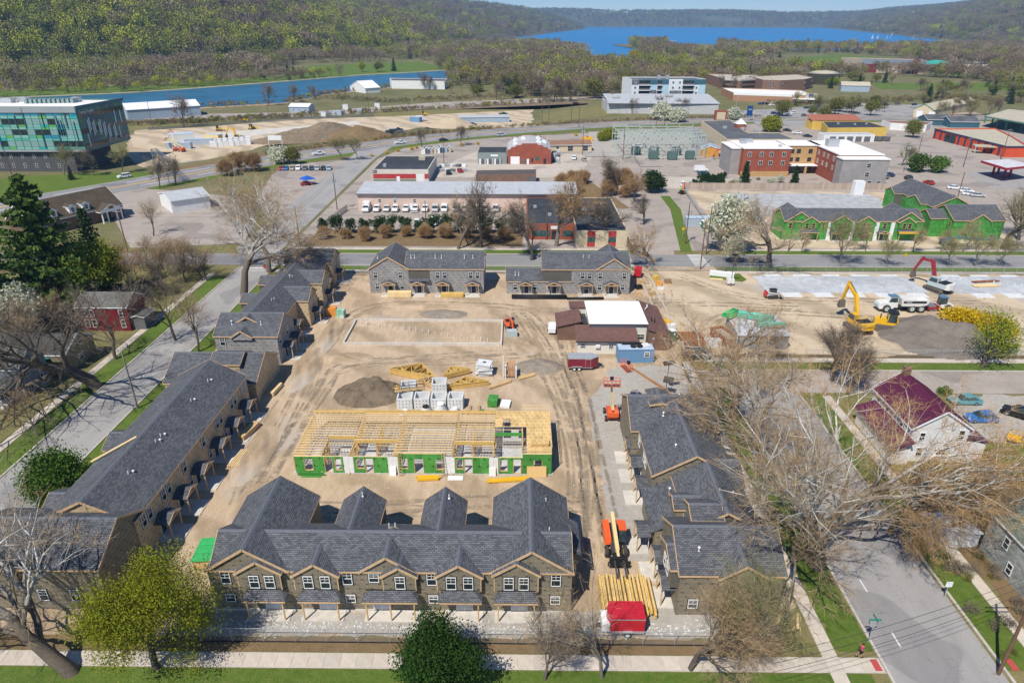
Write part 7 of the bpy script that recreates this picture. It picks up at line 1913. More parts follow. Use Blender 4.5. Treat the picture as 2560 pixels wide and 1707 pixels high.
m=MB();m.extr([(-85,99.3,3.4),(-80.0,99.3,3.4),(-79.6,103,2.5),(-85,103,2.5)],(0,0,0.1));LH.part(m,'lean_to_roof',M('teal_tin',(0.02,0.34,0.26),0.12,0.6,0.5))
m=MB();m.extr([(-92,89.2,2.6),(-80.2,89.2,2.6),(-80.2,92.8,3.4),(-92,92.8,3.4)],(0,0,0.12));LH.part(m,'porch_roof',SHINGLE_OLD)
for x in(-91.6,-87,-80.5):m=MB();m.box(x-0.1,x+0.1,89.4,89.6,0.3,2.6);LH.part(m,'porch_post',WHITE)
m=MB();m.box(-92,-80.3,89.3,92.8,0,0.35);m.box(-92,-80.3,89.3,89.4,0.35,1.1);LH.part(m,'porch_deck',WHITE)
bp0,bp1=Vector((-134.5,180.0)),Vector((-122.2,203.5));ang=math.atan2(bp1.y-bp0.y,bp1.x-bp0.x);Lb=(bp1-bp0).length
BK=House('brick_bank','brick bank with a brown roof, white dormers and a columned entrance','bank',bp0.x,bp0.y,rz=ang)
BK.volume(0,Lb,0,13,3.8,'x',0.72,'',None,roof=SHINGLE_BR,core=BRICK,trim=WHITE,cap=False)
for u in(6.5,12.0,16.0):
 BK.volume(u-1.0,u+1.0,0.6,4.5,6.2,'y',0.6,'',None,z0=4.0,roof=SHINGLE_BR,core=WHITE,trim=WHITE,cap=False,oh=0.15,ohr=0.1,t=0.08);add_window(BK.root,u,0.55,4.7,0,1.1,1.3,'plain',tape=False)
BK.volume(Lb-8.5,Lb-1.5,-2.2,6,3.4,'y',0.5,'',None,z0=3.1,roof=SHINGLE_BR,core=WHITE,trim=WHITE,cap=False)
for u in(Lb-8.0,Lb-6.4,Lb-3.6,Lb-2.0):m=MB();m.lathe([(0.3,0),(0.22,0.2),(0.2,2.9),(0.3,3.1)],10,(u,-1.9,0));BK.part(m,'column',WHITE,smooth=False)
m=MB();m.box(Lb-6.6,Lb-3.4,-0.08,-0.02,0.1,3.0);BK.part(m,'entrance_door',GLASS)
m=MB();m.box(Lb-5.7,Lb-4.3,-2.3,-2.22,3.9,4.7);BK.part(m,'gable_sign',M('sign_amber',(0.45,0.25,0.05),0.5,3,c2=(0.05,0.03,0.03)))
for u in(3,8.5,13.5):add_window(BK.root,u,-0.02,1.0,0,1.4,1.7,'plain',tape=False)
gabled('white metal garage behind the big sycamore',Q2(400,200,180,1980-150),Q2(400,200,700,1900-150),14,4.0,0.2,WHITEW,METALR,'x','garage','garage')
x,y=G(425,452);o=thing('highway_gantry','grey lattice steel gantry with a yellow sign spanning the highway','gantry',(x,y,0),-0.95)
m=MB()
for sy in(-1,1):
 for z in(6.5,8.5):m.bar((-24,sy,z),(4,sy,z),0.18,0.18)
 for k in range(14):m.bar((-24+2*k,sy,6.5),(-22+2*k,sy,8.5),0.12,0.12)
for k in range(15):m.bar((-24+2*k,-1,8.5),(-24+2*k,1,8.5),0.12,0.12);m.bar((-24+2*k,-1,6.5),(-24+2*k,1,6.5),0.12,0.12)
m.build('truss',STEEL,o)
for sx in(-24,4):
 for sy in(-1,1):m=MB();m.tube((sx,sy,0),(sx,sy,8.6),0.16);m.build('leg',STEEL,o)
m=MB();m.box(-10,-8.4,-1.2,-1.1,6.7,8.3);m.build('yellow_sign',paint('sign_yellow',(0.75,0.42,0.02)),o)
def bark_mat(name,low,high,z0,z1,patch=0.4):
 m,nt,b=_mat(name)
 v=_coord(nt,'Object')
 sp=_n(nt,'ShaderNodeSeparateXYZ');nt.links.new(v,sp.inputs[0])
 f=_noise(nt,v,0.9,4,0.6)
 mr=_n(nt,'ShaderNodeMapRange');mr.inputs[1].default_value=z0;mr.inputs[2].default_value=z1
 nt.links.new(sp.outputs[2],mr.inputs[0])
 ad=_n(nt,'ShaderNodeMath',operation='ADD');nt.links.new(mr.outputs[0],ad.inputs[0])
 ml=_n(nt,'ShaderNodeMath',operation='MULTIPLY_ADD');nt.links.new(f,ml.inputs[0]);ml.inputs[1].default_value=patch*2;ml.inputs[2].default_value=-patch
 nt.links.new(ml.outputs[0],ad.inputs[1])
 col=_ramp(nt,ad.outputs[0],((0.25,low),(0.7,high)))
 col=_mix(nt,1.0,col,_ramp(nt,_noise(nt,v,5,3),((0.3,(0.72,)*3),(0.7,(1.12,)*3))),'MULTIPLY')
 nt.links.new(col,b.inputs['Base Color']);b.inputs['Roughness'].default_value=0.9;b.inputs['Specular IOR Level'].default_value=0.15
 return m
SYC=bark_mat('sycamore_bark',(0.16,0.13,0.10),(0.62,0.60,0.55),3.0,9.0)
DARKB=M('dark_bark',(0.14,0.115,0.09),0.35,2.0,0.95,c2=(0.075,0.062,0.05))
GREYB=M('grey_bark',(0.26,0.23,0.19),0.35,2.0,0.95,c2=(0.16,0.14,0.115))
TWIG_T=M('twig_tan',(0.46,0.33,0.19),0.3,0.8,0.95,c2=(0.33,0.23,0.13),rnd=0.15)
TWIG_B=M('twig_brown',(0.24,0.19,0.145),0.3,0.8,0.95,c2=(0.17,0.135,0.10),rnd=0.2)
TWIG_O=M('twig_orange',(0.44,0.28,0.13),0.3,0.8,0.95,c2=(0.31,0.20,0.10),rnd=0.15)
TWIG_G=M('twig_budding',(0.30,0.29,0.12),0.3,0.8,0.95,c2=(0.24,0.20,0.10),rnd=0.2)
L_YEL=leafmat('leaf_chartreuse',(0.36,0.40,0.03),(0.20,0.25,0.015))
L_OLV=leafmat('leaf_olive',(0.34,0.35,0.02),(0.17,0.20,0.012))
L_GRN=leafmat('leaf_green',(0.13,0.25,0.03),(0.06,0.14,0.015))
L_DRK=leafmat('leaf_glossy_green',(0.06,0.14,0.02),(0.025,0.075,0.01))
L_PIN=leafmat('pine_needles',(0.14,0.22,0.04),(0.06,0.12,0.025),trans=0.15)
L_EVG=leafmat('evergreen',(0.04,0.085,0.022),(0.02,0.045,0.012),trans=0.08)
L_WHT=leafmat('blossom_white',(0.72,0.72,0.62),(0.50,0.54,0.40),0.1)
L_FOR=leafmat('forsythia_yellow',(0.78,0.52,0.01),(0.58,0.42,0.01),0.1)
L_GLD=leafmat('willow_gold',(0.46,0.37,0.02),(0.30,0.26,0.02))
L_BUD=leafmat('spring_bud',(0.24,0.25,0.05),(0.15,0.15,0.045))
class Tree:
 def __init__(s,seed):s.r=random.Random(seed);s.wood=MB();s.tw=MB();s.tips=[]
 def limb(s,p,d,L,r0,r1,seg,n,wob=0.12,up=0.0):
  pts=[(Vector(p),r0)]
  d=Vector(d).normalized();q=Vector(p)
  for k in range(seg):
   d=(d+Vector((s.r.gauss(0,wob),s.r.gauss(0,wob),s.r.gauss(0,wob)+up))).normalized()
   q=q+d*(L/seg)
   pts.append((q.copy(),r0+(r1-r0)*(k+1)/seg))
  mb=s.wood
  ring=None
  for i,(c,r)in enumerate(pts):
   t=(pts[min(i+1,seg)][0]-pts[max(i-1,0)][0]).normalized()
   u=t.orthogonal().normalized();w=t.cross(u)
   base=len(mb.v)
   for k in range(n):
    a=2*math.pi*k/n;mb.v.append(tuple(c+(u*math.cos(a)+w*math.sin(a))*r))
   if ring is not None:
    off=min(range(n),key=lambda o_:(Vector(mb.v[ring])-Vector(mb.v[base+o_])).length)
    for k in range(n):
     j=(k+1)%n
     mb.f.append((ring+k,ring+j,base+(j+off)%n,base+(k+off)%n));mb.mi.append(0)
   ring=base
  return pts,d
 def blade(s,p,d,L,w):
  d=d.normalized();u=d.orthogonal().normalized()*(w/2)
  a=s.r.random()*6.28
  u=Matrix.Rotation(a,3,d)@u
  m=p+d*L
  s.tw.face([tuple(p-u),tuple(p+u),tuple(m)])
  return m
 def leaf(s,p,sz):
  d=Vector((s.r.gauss(0,1),s.r.gauss(0,1),s.r.gauss(0,0.7))).normalized();u=d.orthogonal().normalized()
  u=Matrix.Rotation(s.r.random()*6.28,3,d)@u;w=d.cross(u)
  s.tw.face([tuple(p-u*sz),tuple(p+w*sz*0.6),tuple(p+u*sz),tuple(p-w*sz*0.6)])
 def branch(s,p,d,L,r,lev,maxlev,kids,spread,up,shrink,wob):
  seg=6 if lev<2 else(4 if lev<maxlev else 2)
  n=7 if lev==0 else(5 if lev==1 else(4 if lev==2 else 3))
  pts,dd=s.limb(p,d,L,r,r*(0.5 if lev<maxlev else 0.35),seg,n,wob,up)
  if lev==maxlev:
   s.tips.append((pts[-1][0],dd));s.tips.append((pts[-2][0],dd))
   return
  nk=kids[lev]
  for k in range(nk):
   t=0.35+0.65*(k+s.r.random()*0.7)/nk if lev>0 else 0.45+0.55*(k+s.r.random()*0.6)/nk
   t=min(t,1.0);i=min(int(t*seg),seg-1);f=t*seg-i
   q=pts[i][0].lerp(pts[i+1][0],f);rr=pts[i][1]+(pts[i+1][1]-pts[i][1])*f
   a=2.4*k+s.r.random()*1.2+lev
   o_=dd.orthogonal().normalized();o_=Matrix.Rotation(a,3,dd)@o_
   sp=spread*s.r.uniform(0.7,1.25)
   nd=(dd*math.cos(sp)+o_*math.sin(sp))
   s.branch(q,nd,L*shrink*s.r.uniform(0.75,1.15)*(1.15-0.4*t if lev else 1),rr*s.r.uniform(0.45,0.68),lev+1,maxlev,kids,spread,up,shrink,wob)
  s.branch(pts[-1][0],dd,L*shrink*0.9,pts[-1][1]*0.9,lev+1,maxlev,kids,spread,up,shrink,wob)
 def twigs(s,per,L,w,sub=2):
  for p,d in s.tips:
   for k in range(per):
    dd=(d+Vector((s.r.gauss(0,0.75),s.r.gauss(0,0.75),s.r.gauss(0.15,0.6)))).normalized()
    l=L*s.r.uniform(0.5,1.2)
    q=s.blade(p,dd,l,w)
    for j in range(sub):
     d2=(dd+Vector((s.r.gauss(0,0.7),s.r.gauss(0,0.7),s.r.gauss(0,0.6)))).normalized()
     s.blade(p+dd*l*s.r.uniform(0.3,0.9),d2,l*0.55,w*0.8)
 def leaves(s,per,rad,sz):
  for p,d in s.tips:
   for k in range(per):
    s.leaf(p+Vector((s.r.gauss(0,rad),s.r.gauss(0,rad),s.r.gauss(0,rad*0.7))),sz*s.r.uniform(0.6,1.3))
 def out(s,wm,tm):return s.wood.mesh('trunk',wm,True,uv=False),s.tw.mesh('crown',tm,False,uv=False)
PROTO={}
def proto(key,fn):
 if key not in PROTO:
  a=fn();z=max(max(v.co.z for v in m.vertices)for m in a if len(m.vertices))
  PROTO[key]=(a[0],a[1],z,getattr(fn,'H',z))
 return PROTO[key]
def mk_sycamore(seed,twm=None,wood=None,H=20.0,per=15,kids=(5,5,6),spread=0.58,tl=0.33,w=0.022,lean=0.1,sub=3,r0=0.5,tw=1.0):
 def f():
  t=Tree(seed);t.branch((0,0,-0.3),(lean,0.03,1),H*tl,r0,0,3,kids,spread,0.03,0.8,0.19)
  t.twigs(per,tw,w,sub);return t.out(wood or SYC,twm or TWIG_T)
 f.H=H;return f
def mk_bare(seed,H=12.0,twm=None,wood=None,per=5,kids=(5,4,4),spread=0.55,tl=0.34,w=0.03,r0=0.22,tw=0.8,sub=2):
 def f():
  t=Tree(seed);t.branch((0,0,-0.2),(0.03,0.02,1),H*tl,r0,0,3,kids,spread,0.04,0.75,0.14)
  t.twigs(per,tw,w,sub);return t.out(wood or DARKB,twm or TWIG_B)
 f.H=H;return f
def mk_leafy(seed,H,leaf,per=14,rad=0.45,sz=0.13,kids=(6,5,4),spread=0.6,r0=0.28,tl=0.30,wood=None,shrink=0.74):
 def f():
  t=Tree(seed);t.branch((0,0,-0.2),(0.02,0.04,1),H*tl,r0,0,3,kids,spread,0.04,shrink,0.12)
  t.leaves(per,rad,sz);return t.out(wood or DARKB,leaf)
 f.H=H;return f
def mk_conifer(seed,H,leaf,base=0.12,width=0.26,per=16,sz=0.30,whorl=0.45,droop=-0.12,ragged=0.3):
 def f():
  t=Tree(seed);rr=t.r
  t.limb((0,0,-0.2),(0,0,1),H,H*0.018,0.03,8,6,0.01)
  z=H*base
  while z<H*0.985:
   k=1-(z-H*base)/(H*(1-base));L0=H*width*(k**0.8)+0.2
   nb_=max(4,int(6+3*k))
   a0=rr.random()*6
   for b_ in range(nb_):
    L=L0*rr.uniform(1-ragged,1.05);a=a0+6.283*b_/nb_+rr.gauss(0,0.15)
    d=Vector((math.cos(a),math.sin(a),droop+0.35*(1-k)))
    pts,dd=t.limb((0,0,z),d,L,0.05*(0.4+k),0.015,2,3,0.05,0.06)
    n=int(per*(0.35+L/(H*width)))
    for j in range(n):
     f_=0.2+0.85*rr.random();p=Vector((0,0,z)).lerp(pts[-1][0],min(f_,1.05))
     p=p+Vector((rr.gauss(0,0.12*L0*0.5+0.08),rr.gauss(0,0.12*L0*0.5+0.08),rr.gauss(0,0.12)))
     t.leaf(p,sz*rr.uniform(0.6,1.2))
   z+=whorl*rr.uniform(0.8,1.2)*(0.5+0.5*H/12)
  return t.out(BARK,leaf)
 return f
def mk_bush(seed,leaf,n=1200,sz=0.10,h=1.0,r=0.6,lumps=7,wood=None,spike=False):
 def f():
  t=Tree(seed);rr=t.r
  for k in range(6):t.limb((rr.gauss(0,0.08),rr.gauss(0,0.08),-0.05),(rr.gauss(0,0.4),rr.gauss(0,0.4),1),h*0.75,0.03,0.01,3,3,0.1)
  cs=[(Vector((rr.uniform(-r,r)*0.55,rr.uniform(-r,r)*0.55,h*rr.uniform(0.25,0.75))),rr.uniform(0.35,0.6)*r)for _ in range(lumps)]
  for k in range(n):
   c,q=cs[k%lumps];d=Vector((rr.gauss(0,1),rr.gauss(0,1),rr.gauss(0,1))).normalized()
   p=c+d*q*(rr.random()**0.4)*(1.0 if not spike else 0.8)
   p.z=max(0.03,p.z*(1.0 if not spike else 1.1));t.leaf(p,sz*rr.uniform(0.6,1.3))
  return t.out(wood or DARKB,leaf)
 return f
def put(key,fn,x,y,label,group=None,s=1.0,h=None,rz=None,name='tree',cat='tree',sz=None,tilt=None,parts=('trunk','crown')):
 a=proto(key,fn)
 o=thing(name,label,cat,(x,y,0.03),TR.random()*6.28 if rz is None else rz,group)
 s=(h or s*a[3])/a[2]
 o.scale=(s,s,s)
 if tilt:o.rotation_euler=(tilt[0],tilt[1],o.rotation_euler[2])
 link(parts[0],a[0],o);link(parts[1],a[1],o)
 return o
TR=random.Random(99)
S=G
syc=lambda k:(('syc%d'%k),mk_sycamore(20+k,lean=0.12))
put('sycA',mk_sycamore(31,H=22,lean=-0.05,per=9,kids=(5,5,6)),*S(612,749),'great white-limbed sycamore over the roofs of the stepped row house',h=29,rz=0.4)
put('sycB',mk_sycamore(32,H=19,lean=0.0,per=8,kids=(5,5,5),spread=0.5,r0=0.45),*S(675,681),'smaller white-limbed sycamore at the crossroads stop line',h=24,s=0.92,rz=2.0)
put('oakA',mk_sycamore(33,twm=TWIG_B,wood=DARKB,H=20,lean=-0.12,per=6,kids=(5,5,5),spread=0.75,w=0.022,r0=0.6),*S(243,968),'gnarled dark-barked tree spreading over the red house and west street',h=26,s=1.0,rz=0.2)
put('sycC',mk_sycamore(34,H=19,lean=-0.30,per=6,kids=(5,5,5),spread=0.66,r0=0.55),*S(182,1680),'leaning sycamore with pale limbs beside the south sidewalk and the yellow-green tree',h=22,s=0.95,rz=0.0)
put('mapleA',mk_leafy(41,15,L_OLV,per=75,rad=0.5,sz=0.075,kids=(7,6,5),spread=0.75,r0=0.3,tl=0.26,shrink=0.8),*S(392,1668),'broad yellow-green leafing tree at the foot of the long row house',h=13.5,s=0.82)
put('magA',mk_leafy(42,9,L_DRK,per=50,rad=0.34,sz=0.075,kids=(7,6,5),spread=0.62,r0=0.2,tl=0.20,shrink=0.78),*S(1095,1740),'dense glossy dark green tree on the south verge',h=8.4,s=0.78)
put('bareS1',mk_bare(43,8,per=6,w=0.014,r0=0.12,spread=0.5,kids=(7,5,5),tw=0.6),*S(1362,1700),'thin dark twiggy street tree on the south verge before the last porch',h=9.3,s=0.85)
put('bareS2',mk_bare(44,11,twm=TWIG_T,wood=GREYB,per=3,w=0.018,r0=0.14,spread=0.35,kids=(5,4,3),tl=0.38),*S(1505,1692),'slender forked street tree before the red box trailer',h=15,s=0.9)
put('bareS3',mk_bare(45,9,twm=TWIG_T,per=5,w=0.015,r0=0.16,spread=0.6,kids=(9,6,5),tl=0.30,tw=0.7),*S(1725,1672),'wide dense bare tree hiding the corner of the row house with box dormers',h=12.5,s=0.95)
put('bareS4',mk_bare(46,9,twm=TWIG_G,wood=GREYB,per=4,w=0.018,r0=0.10,spread=0.35,kids=(6,4,4),tl=0.36),*S(1846,1676),'slim budding tree by the sidewalk crossing',h=14.5,s=0.95)
put('sycD',mk_sycamore(35,H=20,lean=0.32,per=9,kids=(5,5,6),spread=0.72,r0=0.6),*S(2040,1416),'huge leaning sycamore throwing white limbs over the east street',h=24,s=0.98,rz=0.15)
put('sycE',mk_sycamore(36,H=18,lean=0.1,per=9,kids=(5,5,6),spread=0.6,r0=0.42),*S(1919,1202),'tan-crowned sycamore leaning from the east verge, middle of its row',h=22,s=0.88,rz=0.6)
put('sycF',mk_sycamore(37,twm=TWIG_O,H=18,lean=0.04,per=8,kids=(5,5,5),spread=0.55,r0=0.45),*S(1832,1047),'brown-trunked sycamore on the east verge nearest the corner fence',h=22,s=0.88,rz=1.2)
put('sycG',mk_sycamore(38,twm=TWIG_O,H=18,lean=0.0,per=9,kids=(5,5,5),spread=0.6,r0=0.4),*S(2026,1400),'upright orange-twigged sycamore beside the huge leaning one',h=22,s=0.8,rz=2.6)
put('sycF',mk_sycamore(37),*S(1835,905),'orange-twigged tree standing before the grey shed',h=13.5,s=0.72,rz=3.4)
put('sycF',None,*S(2370,1360),'tan-twigged sycamore in the wild lot across the east street',h=9,rz=4.0)
put('sycG',None,*S(2225,1330),'orange-twigged sycamore at the kerb across the east street',h=11,rz=0.9)
put('bareM1',mk_bare(47,14,twm=TWIG_B,per=6,w=0.024,r0=0.28,spread=0.42,kids=(7,5,5),tl=0.22,tw=0.9),*S(2078,952),'upright many-stemmed bare tree on the middle street verge',h=12.5,s=0.95)
put('bareM1',mk_bare(47),*S(2120,985),'second many-stemmed bare tree leaning over the middle street',h=10,s=0.75,rz=2.2)
put('budA',mk_leafy(48,12,L_YEL,per=7,rad=0.5,sz=0.10,kids=(6,5,4),spread=0.75,r0=0.3,tl=0.24),*S(2457,917),'spreading yellow-green tree behind the crushed stone heap',h=12,s=0.85)
put('pineA',mk_conifer(51,22,L_PIN,0.10,0.38,80,0.42,0.7,0.02,0.5),*S(150,790),'tall shaggy pine in front of the brick bank',h=29,s=1.05,name='pine_tree')
put('pineA',mk_conifer(51,22,L_PIN),*S(-20,845),'shaggy pine rising behind the low dark-roofed house',h=23,s=0.85,rz=2.0,name='pine_tree')
put('spruceA',mk_conifer(52,17,L_EVG,0.06,0.22,22,0.30,0.6,-0.15),*S(262,740),'dark spruce behind the chartreuse maple',h=20,s=0.9,name='spruce_tree')
put('mapleY',mk_leafy(53,13,L_YEL,per=26,rad=0.45,sz=0.12,kids=(7,6,5),spread=0.62,tl=0.26,shrink=0.76),*S(228,770),'bright chartreuse maple beside the shaggy pine',h=18,s=0.95)
put('blossA',mk_leafy(54,8,L_WHT,per=15,rad=0.3,sz=0.12,kids=(7,6,4),spread=0.38,r0=0.14,tl=0.20,shrink=0.74),*S(110,838),'narrow white-blossomed tree beside the red house',h=12,s=1.05,name='blossom_tree')
put('greenA',mk_leafy(55,8,L_GRN,per=34,rad=0.45,sz=0.09,kids=(8,6,5),spread=0.85,r0=0.2,tl=0.16,shrink=0.85),*S(150,1225),'broad fresh green tree between the west street and the long row house',h=7.5,s=0.9)
for k,(px,py,lab)in enumerate(((292,898,'slim bare tree by the utility pole on the west sidewalk'),(95,1090,'bare crab-apple with spidery twigs beside the white porch'),(497,880,'twin-stemmed bare sapling on the verge by the stepped row house'),(440,850,'orange-twigged bare tree over the west street'),(330,760,'tangled bare tree behind the red house'),(395,720,'tangled bare tree in the corner garden'),(60,985,'bare tree hanging over the grey gabled house'),(440,690,'reddish bare thicket tree at the street corner'),(385,590,'two-trunked bare tree on the bank lawn'))):
 put('bareW%d'%(k%3),mk_bare(60+k%3,12,twm=(TWIG_B,TWIG_O,TWIG_T)[k%3],wood=GREYB if k%2 else DARKB,per=5,w=0.024,r0=0.2),*S(px,py),lab,h=(16,8.5,12,14,13,12,14,11,11)[k])
for k in range(16):
 px,py=TR.uniform(255,520),TR.uniform(655,742)
 if px>470 and py<700:continue
 put('bareW%d'%(k%3),None,*S(px,py),('tangled dark bare tree in the thicket at the crossroads corner','orange bare tree in the thicket at the crossroads corner','tan bare tree in the thicket at the crossroads corner')[k%3],('dark thicket trees','orange thicket trees','tan thicket trees')[k%3],h=TR.uniform(7,12))
for k in range(9):
 px,py=TR.uniform(-20,230),TR.uniform(720,900)
 put('bareW%d'%(k%3),None,*S(px,py),('dark bare garden tree under the shaggy pine','orange bare garden tree under the shaggy pine','tan bare garden tree under the shaggy pine')[k%3],('dark garden trees','orange garden trees','tan garden trees')[k%3],h=TR.uniform(8,14))
for k,(px,py,s_,lab)in enumerate(((1201,618,1.25,'biggest bare tree behind the two back-street row houses, with a forked trunk'),(1146,623,0.95,'pale-limbed bare tree beside the biggest forked one'),(1329,650,1.0,'bare tree between the two back-street row houses'),(1391,615,1.3,'tall dark bare tree against the red-fronted building'),(1501,606,0.95,'bare tree against the cream-fronted building'),(1633,662,0.95,'bare tree by the zebra crossing at the entrance lane'),(1541,489,0.9,'leaning bare tree by the lane behind the dark roofs'),(1585,505,0.8,'reddish bare tree along the lane'),(1610,560,0.7,'bare sapling beside the lane'))):
 kk=k%4
 put('bareB%d'%kk,mk_bare(70+kk,14,twm=(TWIG_B,TWIG_T,TWIG_B,TWIG_O)[kk],wood=(DARKB,SYC,DARKB,GREYB)[kk],per=8,w=0.034,r0=0.36,spread=0.5,kids=(5,5,5),tl=0.34),*S(px,py),lab,h=(21,16,17,22,16,12.5,15,12,10)[k])
put('sycH',mk_sycamore(39,H=19,lean=0.0,per=8,kids=(5,5,5),spread=0.6,r0=0.5),*S(1919,668),'white-limbed sycamore on the back street before the green-sheathed row house',h=21.5,s=0.95)
put('blossB',mk_leafy(56,9,L_WHT,per=15,rad=0.36,sz=0.14,kids=(7,6,4),spread=0.42,r0=0.16,tl=0.2,shrink=0.76),*S(1832,640),'tall white-blossomed tree beside the grey container',h=16.5,s=1.2,name='blossom_tree')
put('blossA',mk_leafy(54,8,L_WHT),*S(1841,665),'small white-blossomed street tree by the crossing',h=8,s=0.62,rz=1.0,name='blossom_tree')
for k,px in enumerate((2098,2212,2370,2437,2494)):
 put('streetT',mk_bare(75,8,twm=TWIG_G,wood=GREYB,per=5,w=0.026,r0=0.13,spread=0.5,kids=(6,4,4)),*S(px,668),'young budding street tree along the south side of the back street','young street trees on the back street',h=(14.5,8.5,9,10,9)[k])
for k,(px,s_)in enumerate(((2003,0.7),(2164,0.9),(2281,0.95),(2350,0.8),(2405,1.1))):
 put('streetU',mk_bare(76,9,twm=TWIG_T,wood=SYC,per=4,w=0.026,r0=0.14,spread=0.5,kids=(6,4,4)),*S(px,630),'pale young street tree before the green-sheathed houses','pale street trees before the green houses',s=s_)
put('oakR',mk_bare(77,15,twm=TWIG_G,wood=DARKB,per=5,w=0.03,r0=0.4,spread=0.65,kids=(6,5,4)),*S(2504,622),'big dark spreading tree at the end of the green-sheathed houses',h=17,s=1.1)
put('oakR',mk_bare(77),*S(2545,600),'big dark tree behind the one at the end of the green houses',h=15,s=0.95,rz=2.0)
def_hedge=mk_bush(81,L_EVG,1500,0.13,3.4,1.5,9)
for k in range(15):
 x=-56+3.9*k
 put('hedge',def_hedge,x+TR.uniform(-.5,.5),186.5+TR.uniform(-.8,.8),'rounded dark evergreen in the hedge along the warehouse yard','evergreens along the warehouse yard',s=TR.uniform(1.2,1.75),name='evergreen_shrub',cat='shrub',parts=('stem','foliage'))
arb=mk_conifer(82,4.5,L_EVG,0.02,0.17,16,0.22,0.3,0.3,0.1)
for k in range(9):
 x,y=Q2(1750,270,15+36*k,1065);put('arb',arb,x,y,'narrow upright arborvitae in the row beside the brick building','arborvitae row by the brick building',s=TR.uniform(0.85,1.1),name='arborvitae',cat='shrub')
for k,(px,py,key,fn,s_,lab)in enumerate(((1620,480,'evgB',mk_leafy(83,9,L_EVG,per=24,rad=0.4,sz=0.16,kids=(7,6,4),spread=0.55,tl=0.15),1.0,'dark rounded cedar at the end of the substation fence'),(1860,465,'spruceB',mk_conifer(84,9,L_EVG,0.03,0.24,18,0.28,0.45),1.0,'dark spruce against the red brick wall'),(1985,460,'spruceB',None,0.75,'stubby spruce beside the building entrance'),(2120,460,'bushW',mk_bush(85,L_WHT,900,0.16,3.2,1.8,8),1.0,'white flowering bush beside the brick building wing'),(2300,430,'evgC',mk_leafy(86,11,L_PIN,per=16,rad=0.5,sz=0.2,kids=(7,6,4),spread=0.6,tl=0.14),0.72,'big dark pine clump beside the parking lot'),(2350,432,'evgC',None,0.65,'second dark pine clump beside the parking lot'),(2255,415,'bareR',mk_bare(87,12,twm=TWIG_G,per=6,w=0.035,r0=0.25,spread=0.6,kids=(7,5,4)),0.9,'round-crowned bare tree at the edge of the parking lot'),(2280,345,'greenB',mk_leafy(88,9,L_BUD,per=14,rad=0.6,sz=0.2,kids=(7,5,4),spread=0.7),1.1,'budding green tree before the red storage wall'),(1918,330,'greenC',mk_leafy(89,8,L_OLV,per=16,rad=0.6,sz=0.22,kids=(7,5,4),spread=0.8,tl=0.2),1.15,'round olive-green tree beside the pylon sign'),(1660,300,'blossC',mk_leafy(90,10,L_WHT,per=16,rad=0.6,sz=0.26,kids=(7,5,4),spread=0.7,tl=0.15),1.25,'wide white-blossomed tree behind the substation'),(1690,305,'blossC',None,0.95,'lower white-blossomed tree beside the wide one'),(1830,300,'blossC',None,0.85,'white-blossomed tree behind the brick sign tower'),(700,408,'blossC',None,0.85,'white-blossomed tree beside the parked cars on the west street'),(735,410,'greenB',None,0.9,'olive tree behind the row of parked cars'),(600,430,'thick',mk_bare(91,8,twm=TWIG_O,per=8,w=0.04,r0=0.12,spread=0.7,kids=(8,5,4),tl=0.18),1.2,'brown thicket tree along the highway fence'),(640,428,'thick',None,1.1,'second brown thicket tree along the highway fence'),(570,440,'thick',None,1.0,'third brown thicket tree beside the gantry'),(1530,348,'greenC',None,0.8,'low green bush-tree beside the substation yard'),(1505,352,'greenC',None,0.6,'low green bush-tree nearest the garage row'))):
 if fn is None:fn=lambda:None
 put(key,fn,*S(px,py),lab,s=s_,name=('spruce_tree' if 'spruce' in key else('bush' if key=='bushW' else 'tree')),cat='bush' if key=='bushW' else 'tree')
for k in range(14):
 px,py=TR.uniform(1395,1600),TR.uniform(455,500)
 put('thick',None,*S(px,py),'brown bare thicket tree along the lane behind the dark roofs','lane thicket trees',h=TR.uniform(4,8))
for k in range(10):
 x,y=-54+5.6*k,TR.uniform(179,184)
 put('thick',None,x,y,'brown bare bush along the back street hedge','back street hedge bushes',h=TR.uniform(3,5))
for k in range(22):
 q=k%3;x,y=TR.uniform(64,114),TR.uniform(245,262)
 if x>84 and y>259:continue
 put(('hedge','scrub1','bushW')[q],(None,mk_bush(96,L_BUD,1000,0.09,1.6,1.8,9),None)[q],x,y,('dark evergreen shrub in the garden of the brick building','budding shrub in the garden of the brick building','white flowering shrub in the garden of the brick building')[q],('brick building evergreens','brick building budding shrubs','brick building white shrubs')[q],s=TR.uniform(0.6,1.2),name='garden_shrub',cat='shrub',parts=('stem','foliage'))
fors=mk_bush(92,L_FOR,2200,0.11,2.2,1.7,10)
for k in range(6):
 x,y=S(2382+24*k,822+5*k);put('fors',fors,x,y,'yellow forsythia bush in the hedge beside the crushed stone heap','forsythia bushes in the corner hedge',s=TR.uniform(1.5,2.2),name='forsythia_bush',cat='bush',parts=('stem','foliage'))
gb=mk_bush(93,L_GRN,1400,0.10,1.5,1.3,8)
for px,py,s_,lab in((2470,850,1.6,'green bush below the forsythia hedge'),(2510,880,1.4,'green bush under the spreading yellow-green tree'),(2360,985,0.9,'round green bush behind the purple-roofed house'),(2468,1142,0.9,'round clipped bush on the lawn of the purple-roofed house'),(500,935,0.8,'fresh green shrub at the verge of the west street')):
 put('gbush',gb,*S(px,py),lab,s=s_,name='garden_bush',cat='bush',parts=('stem','foliage'))
yb=mk_bush(94,L_FOR,500,0.12,1.3,0.9,6)
